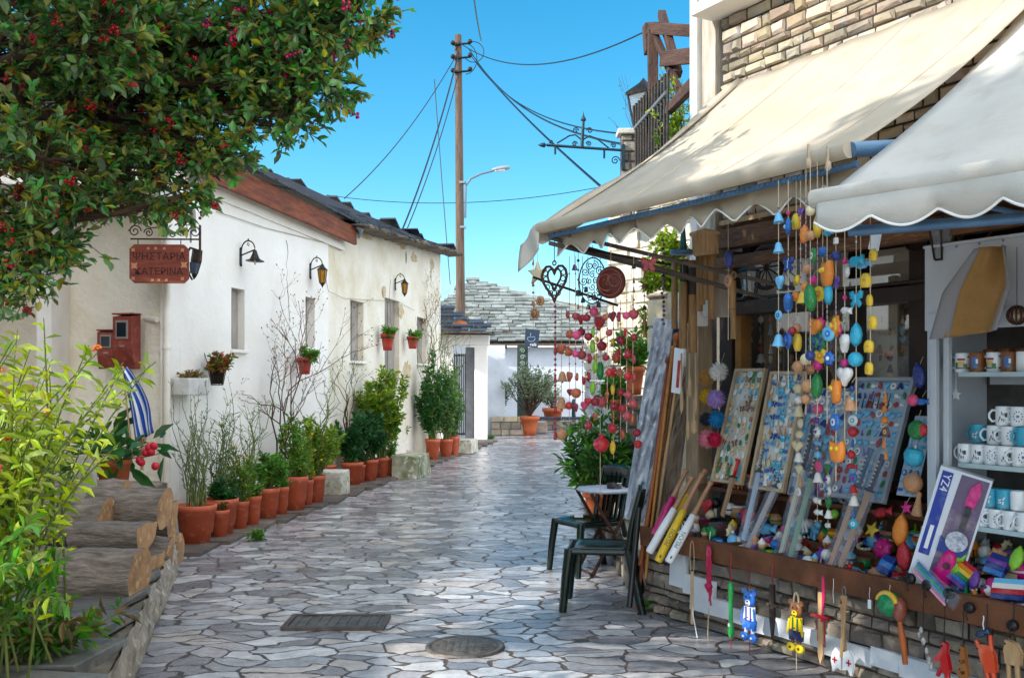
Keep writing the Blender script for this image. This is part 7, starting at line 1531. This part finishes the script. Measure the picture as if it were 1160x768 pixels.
for (px, py, kd, c1, c2, r, lb) in ((1077, 634, 'butterfly', 'lime', 'black', 17, 'lime green plastic mask with black eyes beside the rainbow purse'), (1104, 655, 'leaf', 'purple', 'pink', 11, 'lilac egg shaped maraca before the rainbow purse'), (1128, 662, 'heart', 'magenta', 'white', 11, 'magenta heart pouch near the right edge'), (1152, 632, 'leaf', 'lime', 'green', 13, 'yellow green leaf pouch at the right edge'), (846, 585, 'heart', 'red', 'pink', 11, 'bright red felt heart below the first boards'), (800, 572, 'heart', 'red', 'orange', 9, 'red cloth parcel beside the bat grips'), (902, 563, 'owl', 'orange', 'yellow', 10, 'orange and yellow plush birds below the board'), (945, 582, 'ball', 'lime', None, 7, 'green plastic frog ball under the orange owls'), (988, 600, 'star', 'yellow', 'black', 10, 'yellow spiky star hat on a brown stand'), (995, 650, 'fish', 'tan', 'brown', 14, 'carved wooden fish lying on the ledge'), (965, 648, 'fish', 'turquoise', 'yellow', 16, 'turquoise and yellow flute bag on the ledge edge'), (870, 600, 'fish', 'sky', 'white', 12, 'pale blue bagged fish below the second board'), (830, 612, 'ball', 'sky', None, 9, 'pale blue bagged ball in the left tray'), (1000, 580, 'fish', 'red', 'blue', 12, 'red and blue plastic plane under the grey board')):
    c = SL(px, py, -.02 if py > 600 else .16); k = S(*c).y/F; t = thing('souvenir', lb, 'souvenir', M=T(*S(*c)) @ R('Z', SYAW) @ R('X', -.4) @ R('Y', random.uniform(-.3, .3)), group='larger souvenirs lying on the ledge'); link_mesh(kd, orn(kd, CN[c1], CN.get(c2)), t, SC(r*k, r*k*.8, r*k))
# ================================================================== THINGS HANGING FROM THE LEDGE
HT = -.17
def hang(px, py, label, name, cat): 
    c = SL(px, py, HT); k = S(*c).y/F; t = thing(name, label, cat, S(*c), SYAW); return t, k
def cord(t, k, dy0, dy1, m=CORDM, r=.0025, loop=0):
    q = MB()
    if loop: q.tube([(loop*math.sin(a), 0, -(dy1+dy0)/2*k+(dy1-dy0)/2*k*math.cos(a)) for a in np.linspace(0, 2*PI, 20)[:-1]], r, 5, closed=True)
    else: q.tube([(.002*math.sin(i), 0, -(dy0+(dy1-dy0)*i/8)*k) for i in range(9)], r, 5)
    return q.build('cord', m, t)
t, k = hang(784, 612, 'thin wooden toy sword with pale cord hanging by the bats', 'hanging_toy_sword', 'toy sword'); cord(t, k, 0, 40, loop=.02); q = MB(); q.box((0, 0, -65*k), (.018, .012, 60*k)); q.build('blade', WOODP, t, bevel=.003); q = MB(); q.tube([(0, 0, -60*k), (.01, .0, -85*k), (.05, 0, -108*k)], .004, 5); q.build('cord_tail', WHT, t)
t, k = hang(803, 618, 'crimson braided sash hanging down the low wall', 'sash', 'sash'); q = MB()
for j in range(5): q.tube([(-.016+.008*j+.003*math.sin(i+j), .004*math.cos(i*2+j), -i*4.8*k) for i in range(11+j)], .006, 5)
q.build('braid', colm('b01848', .7), t); q = MB(); q.ball((.01, -.01, -45*k), .026, 8, jit=.2); q.build('knot', colm('b01848', .7), t); q = MB(); q.tube([(0, 0, -70*k), (-.01, 0, -100*k), (.01, 0, -118*k)], .004, 5); q.build('tail_cord', CORDM, t)
t, k = hang(828, 625, 'bright green plastic toy flute hanging on a red cord', 'toy_flute', 'toy'); cord(t, k, 0, 34, colm('b02020')); q = MB(); q.lathe([(0, -34*k), (.014, -35*k), (.018, -45*k), (.012, -60*k), (.012, -80*k), (.02, -88*k), (.014, -96*k), (0, -98*k)], 12); q.build('flute', colm('1f9a48', .25), t); q = MB(); q.box((0, -.016, -82*k), (.012, .006, .02)); q.build('label', WHT, t); q = MB(); q.tube([(0, 0, -98*k), (0, 0, -112*k)], .003, 5); q.build('cord_tail', colm('b02020'), t)
def bear(px, py0, label, furc, shirt, pants, shoe, strap, ropem, k_=1, loopy=False):
    t, k = hang(px, py0, label, 'wooden_bear_puppet', 'puppet'); k *= k_
    if loopy: q = MB(); q.tube([(4*k*math.sin(a), 0, -13*k+14*k*math.cos(a)) for a in np.linspace(0, 2*PI, 20)[:-1]], .006, 6, closed=True); q.build('rope_loop', ropem, t)
    else: cord(t, k, -20, 6, ropem)
    H = lambda y: -(y+4)*k
    q = MB(); q.prism([(9*k*math.cos(a), H(14)+9*k*math.sin(a)) for a in np.linspace(0, 2*PI, 20)[:-1]], -.008, .008, puff=.004)
    for sx in (-1, 1): q.prism([(sx*8*k+3.2*k*math.cos(a), H(6)+3.2*k*math.sin(a)) for a in np.linspace(0, 2*PI, 12)[:-1]], -.006, .006)
    q.build('head', furc, t)
    q = MB(); q.prism([(4*k*math.cos(a), H(18)+3.4*k*math.sin(a)) for a in np.linspace(0, 2*PI, 14)[:-1]], -.016, -.013); q.build('muzzle', shirt, t)
    q = MB(); q.ball((-3*k, -.014, H(12)), .9*k, 6); q.ball((3*k, -.014, H(12)), .9*k, 6); q.ball((0, -.019, H(16.5)), 1.1*k, 6); q.tube([(-2*k, -.018, H(19.5)), (0, -.018, H(20.5)), (2*k, -.018, H(19.5))], .5*k, 4); q.build('face', BLK, t)
    q = MB(); q.prism([(-7*k, H(23)), (7*k, H(23)), (9*k, H(40)), (-9*k, H(40))], -.008, .008); q.build('shirt', shirt, t, bevel=.002)
    q = MB()
    for (x, z) in ((-4, 28), (3, 30), (-1, 35), (5, 36), (-6, 37)): q.ball((x*k, -.009, H(z)), 1.0*k, 6)
    q.build('shirt_dots', colm('c02020'), t)
    q = MB(); q.box((-3.5*k, -.011, H(31)), (1.6*k, .004, 16*k)); q.box((3.5*k, -.011, H(31)), (1.6*k, .004, 16*k)); q.build('braces', strap, t)
    q = MB(); q.prism([(-10*k, H(38)), (10*k, H(38)), (9*k, H(49)), (2*k, H(49)), (0, H(46)), (-2*k, H(49)), (-9*k, H(49))], -.0095, .0095); q.build('trousers', pants, t, bevel=.002)
    for sx in (-1, 1):
        q = MB(); q.prism([(sx*7*k, H(24)), (sx*10*k, H(26)), (sx*13*k, H(40)), (sx*11.5*k, H(43)), (sx*9.5*k, H(40))], -.013, -.007); q.build('arm', furc if shirt is WHT else shirt, t)
        q = MB(); q.tube([(sx*5*k, 0, H(47)), (sx*5.5*k, 0, H(55))], 2.2*k, 7); q.build('leg', shirt if shirt is WHT else furc, t)
        q = MB(); q.prism([(sx*6.5*k+6*k*math.cos(a), H(57)+5*k*math.sin(a)) for a in np.linspace(0, 2*PI, 16)[:-1]], -.014, .004, puff=.002); sh = q.build('shoe', shoe, t); q = MB(); q.ball((sx*6.5*k, -.018, H(57)), 1.6*k, 8); q.build('button', WHT if shirt is WHT else colm('5a3a1c'), sh)
    q = MB(); q.tube([(0, 0, H(50)), (.003, 0, H(90))], .0025, 5); q.build('pull_cord', ropem, t)
bear(849, 660, 'blue wooden bear puppet with white dotted top hanging from the ledge', colm('2a6ac8', .3), WHT, colm('2a6ac8', .3), colm('2a6ac8', .3), colm('2a4ab0'), colm('8c2030'))
bear(902, 672, 'brown wooden bear puppet in yellow shirt and navy shorts with yellow shoes', colm('7a4c2c', .4), colm('e0c41c', .3), colm('242c5c', .3), colm('e8cc20', .3), colm('1f6a4a'), CORDM, loopy=True)
t, k = hang(875, 637, 'dark dagger in a sheath hanging between the two bear puppets', 'toy_dagger', 'toy dagger'); cord(t, k, 0, 26, colm('8c2030'), .004); q = MB(); q.prism([(-3*k, -25*k), (3*k, -25*k), (3.5*k, -60*k), (0, -86*k), (-3.5*k, -60*k)], -.008, .008); q.build('sheath', colm('2c2420', .4), t, bevel=.002); q = MB(); q.box((0, 0, -48*k), (16*k, .016, 3*k)); q.build('guard', colm('4a3a30'), t)
t, k = hang(930, 651, 'wooden toy sword with red cross guard and pink ribbon', 'hanging_toy_sword', 'toy sword'); q = MB(); q.prism([(-3*k, -20*k), (3*k, -20*k), (3.2*k, -90*k), (0, -100*k), (-3.2*k, -90*k)], -.006, .006); q.build('blade', WOODP, t, bevel=.002); q = MB(); q.tube([(-13*k, -.008, -47*k), (13*k, -.008, -47*k)], 2.3*k, 8); q.build('guard', colm('b81c24', .3), t); q = MB()
for j in range(3): q.tube([(4*k+.005*j, -.01, 0), (5*k+.006*j, -.012, -25*k), (4*k-.004*j, -.012, -52*k)], .005, 5)
q.build('ribbon', colm('c01858', .6), t); q = MB(); q.tube([(-4*k, 0, -50*k), (-5*k, 0, -75*k), (6*k, 0, -80*k), (5*k, 0, -50*k)], .004, 5); q.build('red_cord', colm('b01830'), t)
for sx, lb in ((-1, 'left of the pair of wooden toy axes with white blades and red crosses'), (1, 'right of the pair of wooden toy axes with white blades and red crosses')):
    t, k = hang(957+sx*4, 678, lb, 'toy_axe', 'toy axe'); t.location = t.location+UI*(0 if sx < 0 else -.02)
    q = MB(); q.box((sx*-1.2*k, 0, -32*k), (4.6*k, .014, 72*k), M=R('Y', sx*.06)); q.build('shaft', WOODP, t, bevel=.003)
    q = MB(); q.prism([(sx*-1*k, -60*k), (sx*6*k, -56*k), (sx*11*k, -62*k), (sx*13*k, -72*k), (sx*10*k, -84*k), (sx*5*k, -78*k), (sx*-2*k, -80*k)], -.012, .002); hd = q.build('blade', WHT, t, bevel=.001)
    q = MB(); q.box((sx*7*k, -.014, -70*k), (1.5*k, .003, 7*k)); q.box((sx*7*k, -.0145, -70*k), (7*k, .003, 1.5*k)); q.build('red_cross', colm('c01828'), hd)
t, k = hang(956, 664, 'wire hook with small red ribbon above the toy axes', 'wire_hook', 'hook'); cord(t, k, 0, 14, GALV, loop=.012); q = MB(); q.ball((-.01, 0, -18*k), (.012, .01, .025), 6, jit=.2); q.build('ribbon', colm('a01830'), t)
t, k = hang(1008, 670, 'round green coconut purse with a yellow band hanging from the ledge', 'coconut_purse', 'purse'); q = MB(); q.ball((0, 0, -14*k), 14*k, 18); q.build('shell', mat('green_sequin', '0f6a4a', '1f9a5a', 60, .3, .3, 80), t); q = MB(); q.tube([(13.2*k*math.sin(a)*.98, -.02-.3*k, -14*k+13*k*math.cos(a)) for a in np.linspace(-1.3, 1.3, 14)], 3.2*k, 8); q.build('yellow_band', colm('e0b020'), t); cord(t, k, -8, 2)
t, k = hang(1019, 678, 'brown wooden maraca hanging head up right of the green purse', 'maraca', 'maraca'); q = MB(); q.ball((0, 0, -12*k), (8*k, 8*k, 14*k), 14); q.build('head', mat('maraca_brown', '9a5a4a', '7a3c2c', 8, .3), t); q = MB(); q.tube([(0, 0, -24*k), (4*k, 0, -45*k), (8*k, 0, -72*k)], [2.5*k, 4*k, 3*k], 10); q.build('handle', mat('orange_wood', 'b8622c', '9a4a1e', 6, .5), t)
t, k = hang(1046, 690, 'grey driftwood and white shell mobile on a black cord', 'shell_mobile', 'mobile'); cord(t, k, -25, 20, BLK); q = MB()
for (x, z, r) in ((-6, 30, 2.5), (0, 36, 3.5), (4, 46, 3), (7, 56, 3.5), (10, 62, 2.6), (-3, 24, 3)): q.ball((x*k, 0, -z*k), (r*k*.8, r*k*.5, r*k*1.4), 7, jit=.15)
q.build('driftwood', mat('driftwood', '8c8680', 'd8d8d4', 30, .7), t)
def figure(px, py, label, m, legs, neck, m2=None, cordm=BLK, h0=0):
    t, k = hang(px, py, label, 'wooden_animal', 'puppet'); cord(t, k, -40+h0, 2, cordm, .003); q = MB()
    q.prism([(x*k, -z*k) for x, z in neck], -.012, .012); q.build('body', m, t, bevel=.002)
    for (a, b, r) in legs: q = MB(); q.tube([(a[0]*k, 0, -a[1]*k), (b[0]*k, 0, -b[1]*k)], r*k, 6); q.build('leg', m, t)
    q = MB(); q.ball((neck[0][0]*k, -.014, -(neck[0][1]+4)*k), 1.2*k, 6); q.build('eye', BLK, t)
    if m2: q = MB(); [q.ball((random.uniform(-3, 4)*k, -.013, -random.uniform(10, 30)*k), 1.1*k, 6) for _ in range(10)]; q.build('spots', m2, t)
figure(1070, 727, 'red wooden horse puppet hanging from a black cord', colm('c01c20', .3), [((2, 30), (8, 50), 2.6), ((-2, 26), (-9, 40), 2.4), ((3, 34), (2, 54), 2.6)], [(-1, 0), (4, 1), (4, 12), (8, 30), (4, 38), (-3, 30), (-3, 22), (-12, 24), (-10, 18), (-3, 12)])
figure(1091, 732, 'spotted brown wooden giraffe puppet before the white render', mat('giraffe_tan', '9a6030', None, 5, .5), [((3, 30), (9, 56), 2.2), ((-3, 28), (-1, 56), 2.2)], [(-2, 0), (2, 0), (4, 14), (8, 30), (2, 36), (-6, 32), (-2, 18)], colm('3c2414'))
figure(1118, 724, 'orange red wooden horse puppet right of the giraffe', colm('d84a24', .3), [((5, 28), (12, 50), 3), ((-3, 28), (4, 52), 3), ((-8, 14), (-14, 4), 2.4), ((6, 12), (4, -6), 2.6)], [(-10, 8), (4, 6), (10, 16), (12, 34), (2, 36), (-6, 24)])
figure(1148, 722, 'pale unpainted wooden dog puppet at the lower right edge', WOODP, [((4, 26), (6, 50), 3), ((-6, 26), (-5, 50), 3)], [(-8, 4), (4, 6), (10, 16), (8, 30), (-8, 30), (-10, 16)])
t, k = hang(1114, 715, 'dark blue wooden fish tag on a white hook', 'fish_tag', 'ornament'); cord(t, k, -18, -2, WHT, .003); link_mesh('fish', orn('fish', '1c3c5c', None), t, T(-.005, 0, -2*k) @ R('Y', -.5) @ SC(9*k, 9*k, 9*k))
for i, (px, py) in enumerate(((1031, 655), (1051, 662), (1075, 672), (1098, 688), (1147, 708))):
    t, k = hang(px, py, 'round black hook holder on the ledge front, '+['left of the sunlit patch', 'in the middle of the sunlit patch', 'right of the sunlit patch', 'above the giraffe', 'at the right edge'][i], 'hook_holder', 'hook')
    q = MB(); q.lathe([(0, -.012), (6*k, -.012), (6.5*k, 0), (6*k, .012), (0, .012)], 14, R('X', PI/2)); q.build('disc', BLK, t); q = MB(); q.tube([(0, -.01, 0), (.0, -.025, -8*k), (0, -.012, -14*k)], .003, 5); q.build('hook', IRON, t)
t, k = hang(944, 655, 'thin white cord with a tiny paper tag between ledge hooks', 'tag_string', 'string'); cord(t, k, 0, 28, WHT, .0015)
t, k = hang(985, 675, 'small white price tag on a string left of the green purse', 'price_tag', 'price tag'); cord(t, k, -10, 4, WHT, .0012); q = MB(); q.box((0, 0, -9*k), (.02, .002, .045)); q.build('tag', WHT, t)
# ================================================================== CHAIRS AND TABLE
def chair(loc, yaw, label):
    t = thing('plastic_chair', label, 'chair', loc, yaw, 'green plastic stacking chairs'); sw, sd_, sh = .21, .21, .44
    q = MB(); rows = []
    for j in range(9):
        v = j/8; rows.append([((-1+2*i/8)*sw*(1-.08*v), -sd_+2*sd_*v, sh-.018*math.sin(PI*i/8)*math.sin(PI*min(1, v*1.1))-(.03*(1-v*4)**2 if v < .25 else 0)) for i in range(9)])
    q.grid(rows, 0, True); q.build('seat', GREENPL, t, solid=.012)
    q = MB(); out = [(-sw, -sd_+.0), (sw, -sd_+.0), (sw*.92, sd_), (-sw*.92, sd_)]
    for i in range(4): a, b = out[i], out[(i+1) % 4]; q.tube([(a[0], a[1], sh-.025), (b[0], b[1], sh-.025)], .022, 6, flat=1.0)
    q.build('seat_rim', GREENPL, t)
    for sx in (-1, 1):
        q = MB(); q.tube([(sx*.2, -.2, sh-.01), (sx*.215, -.225, .22), (sx*.225, -.245, 0)], [.036, .032, .027], 6); q.build('leg', GREENPL, t)
        q = MB(); q.tube([(sx*.19, .2, sh-.01), (sx*.2, .25, .22), (sx*.21, .30, 0)], [.04, .034, .028], 6); q.build('leg', GREENPL, t)
        q = MB(); q.tube([(sx*.195, .2, sh-.02), (sx*.205, .235, sh+.2), (sx*.2, .285, sh+.4)], [.026, .022, .02], 6); q.build('back_post', GREENPL, t)
    q = MB(); rows = [[(sx_*.2, .285+.02*math.cos(sx_*1.5)-.0+.018*(v-1), sh+.34+.10*v-.025*abs(sx_)**3*v) for sx_ in np.linspace(-1, 1, 11)] for v in np.linspace(0, 1, 4)]; q.grid(rows, 0, True); q.build('back_top', GREENPL, t, solid=.014)
    for i in range(5):
        x = -.13+.065*i; q = MB(); q.tube([(x*.95, .225, sh-.01), (x, .262, sh+.2), (x*1.02, .30, sh+.38)], .02, 4, flat=.35); q.build('back_slat', GREENPL, t)
    return t
cp = G(662, 690); chair((cp.x+.12, cp.y+.10, 0), -PI/2-.15+0, 'dark green plastic chair nearest the camera, its back towards the shop')
cp = G(650, 655); chair((cp.x+.14, cp.y+.3, 0), -PI/2+.5, 'dark green plastic chair behind, at the far side of the small table')
tb = G(676, 655); t = thing('folding_table', 'small round white topped folding café table with crossed metal legs', 'table', (tb.x+.1, 8.25, 0), .3)
q = MB(); q.lathe([(0, .68), (.235, .68), (.25, .692), (.235, .705), (0, .705)], 28); q.build('tabletop', mat('table_white', 'c8ccd4', 'aab0ba', 3, .35), t)
for s_ in (-1, 1):
    for y in (-.16, .16): q = MB(); q.tube([(s_*.2, y, 0), (-s_*.2, y, .68)], .014, 6); q.build('leg', RUST, t)
for x, z in ((-.2, .03), (.2, .03), (0, .35)): MB().tube([(x, -.16, z), (x, .16, z)], .01, 6).build('stretcher', RUST, t)
t = thing('ashtray', 'dark round ashtray on the café table', 'ashtray', (tb.x+.16, 8.2, .706)); q = MB(); q.lathe([(0, 0), (.06, 0), (.065, .04), (.055, .042), (.05, .015), (0, .012)], 18); q.build('dish', colm('2c1c1a', .3), t); q = MB(); q.tube([(.02, -.04, .045), (.05, -.075, .05)], .004, 5); q.build('cigarette', WHT, t)
tag(MB().box((0, 0, 0), (.07, .03, .025)).build('seat_packet', WHT, None, M=T(cp.x+.06, cp.y+.3, .465)), 'small white packet lying on the farther green chair', 'packet')
# weeds at wall foot
for i, (px, py, lb) in enumerate(((745, 692, 'green weed tuft growing at the shop wall foot beside the chair'), (392, 550, 'small green weed tuft in front of the white block'), (292, 612, 'low weed tuft along the kerb before the pots'), (186, 640, 'green weed at the foot of the woodpile'), (556, 497, 'weed tuft at the foot of the gateway pillar'))):
    g_ = G(px, py); t = thing('weed', lb, 'weed', g_); bush(t, (0, 0, 0), (0, 0, .05), (.14, .08, .04), 14, 160, .05, .018, GRN, r0=.003)
# ================================================================== UNSEEN TREES AND HOUSES (added for shade and bounce light)
def plain_house(x0, x1, y0, y1, h, rh, label):
    t = thing('added_house', label, 'house', (x0, y0, 0)); Lx, Ly = x1-x0, y1-y0
    q = MB(); q.box((Lx/2, Ly/2, h/2), (Lx, Ly, h)); q.build('wall', PL, t)
    q = MB(); q.prism([(-.3, h), (Lx+.3, h), (Lx/2, h+rh)], -.3, Ly+.3); q.build('roof', SLATEE, t)
    for k in range(3):
        f = MB().box((Lx+.01, Ly*(k+.5)/3, 1.6), (.06, 1.0, 1.3)).build('window', WOODD, t); MB().box((Lx+.045, Ly*(k+.5)/3, 1.6), (.02, .84, 1.14)).build('pane', GLASSD, f)
def shade_tree(x, y, h, r, n, label, L=.11):
    t = thing('added_shade_tree', label, 'tree', (x, y, 0)); q = MB(); q.tube([(0, 0, 0), (.1, 0, h*.4), (0, .1, h*.8)], [.22, .18, .1], 10); q.build('trunk', BARK, t)
    lb, Pp, Dd = MB(), [], []; lm = MB()
    for i in range(40):
        c = Vector((random.uniform(-1, 1)*r[0], random.uniform(-1, 1)*r[1], h+random.uniform(-1, 1)*r[2])); lm.tube(branch_pts((0, 0, h*.6), c, 5), .03, 5, caps=False)
        pp = rnd_in(c, (r[0]*.34, r[1]*.24, r[2]*.34), n//40); Pp += pp.tolist(); Dd += np.random.normal(size=(len(pp), 3)).tolist()
    lm.build('limbs', TWIG, t); lb.leaves(Pp, Dd, L, L*.6).build('crown', GRN, t)
shade_tree(-7.0, 4.2, 5.75, (1.3, 3.6, 1.15), 27000, 'leafy tree added beyond the left edge to shade the shop', .16)  # unseen tree, crown placed to shade the shop and leave the lantana lit
shade_tree(-7.2, -.4, 6.6, (1.2, 2.0, .9), 5200, 'smaller leafy tree added beyond the left edge to dapple the nearest awning', .16)  # unseen, sparse crown added for dapples on the near awning
plain_house(-14.5, -7.9, -6, 7.6, 3.6, 1.2, 'white slate roofed house added beyond the left edge to shade the street')  # made-up house, put in so the foreground lies in shade
plain_house(-9.5, -5.2, 6.9, 9.05, 3.3, .5, 'small white house added beyond the left edge to close a sunlit gap')  # made-up block filling the gap that let sun onto the street
plain_house(3.6, 11, -12, 1.0, 5.5, 1.2, 'sunlit white house added behind the viewer on the right to bounce light')  # unseen, added to throw warm bounce onto the left wall
plain_house(-12, -4.6, 26.5, 33.5, 4.2, 1.0, 'white house added unseen behind the long left house to shade the far wall')  # added out of sight so the far house wall stays in shade
print('objects', len(bpy.data.objects))
for o in C.objects:
    if o.parent is None and 'label' in o and not 4 <= len(o['label'].split()) <= 16: print('LABLEN', o.name, o['label'])
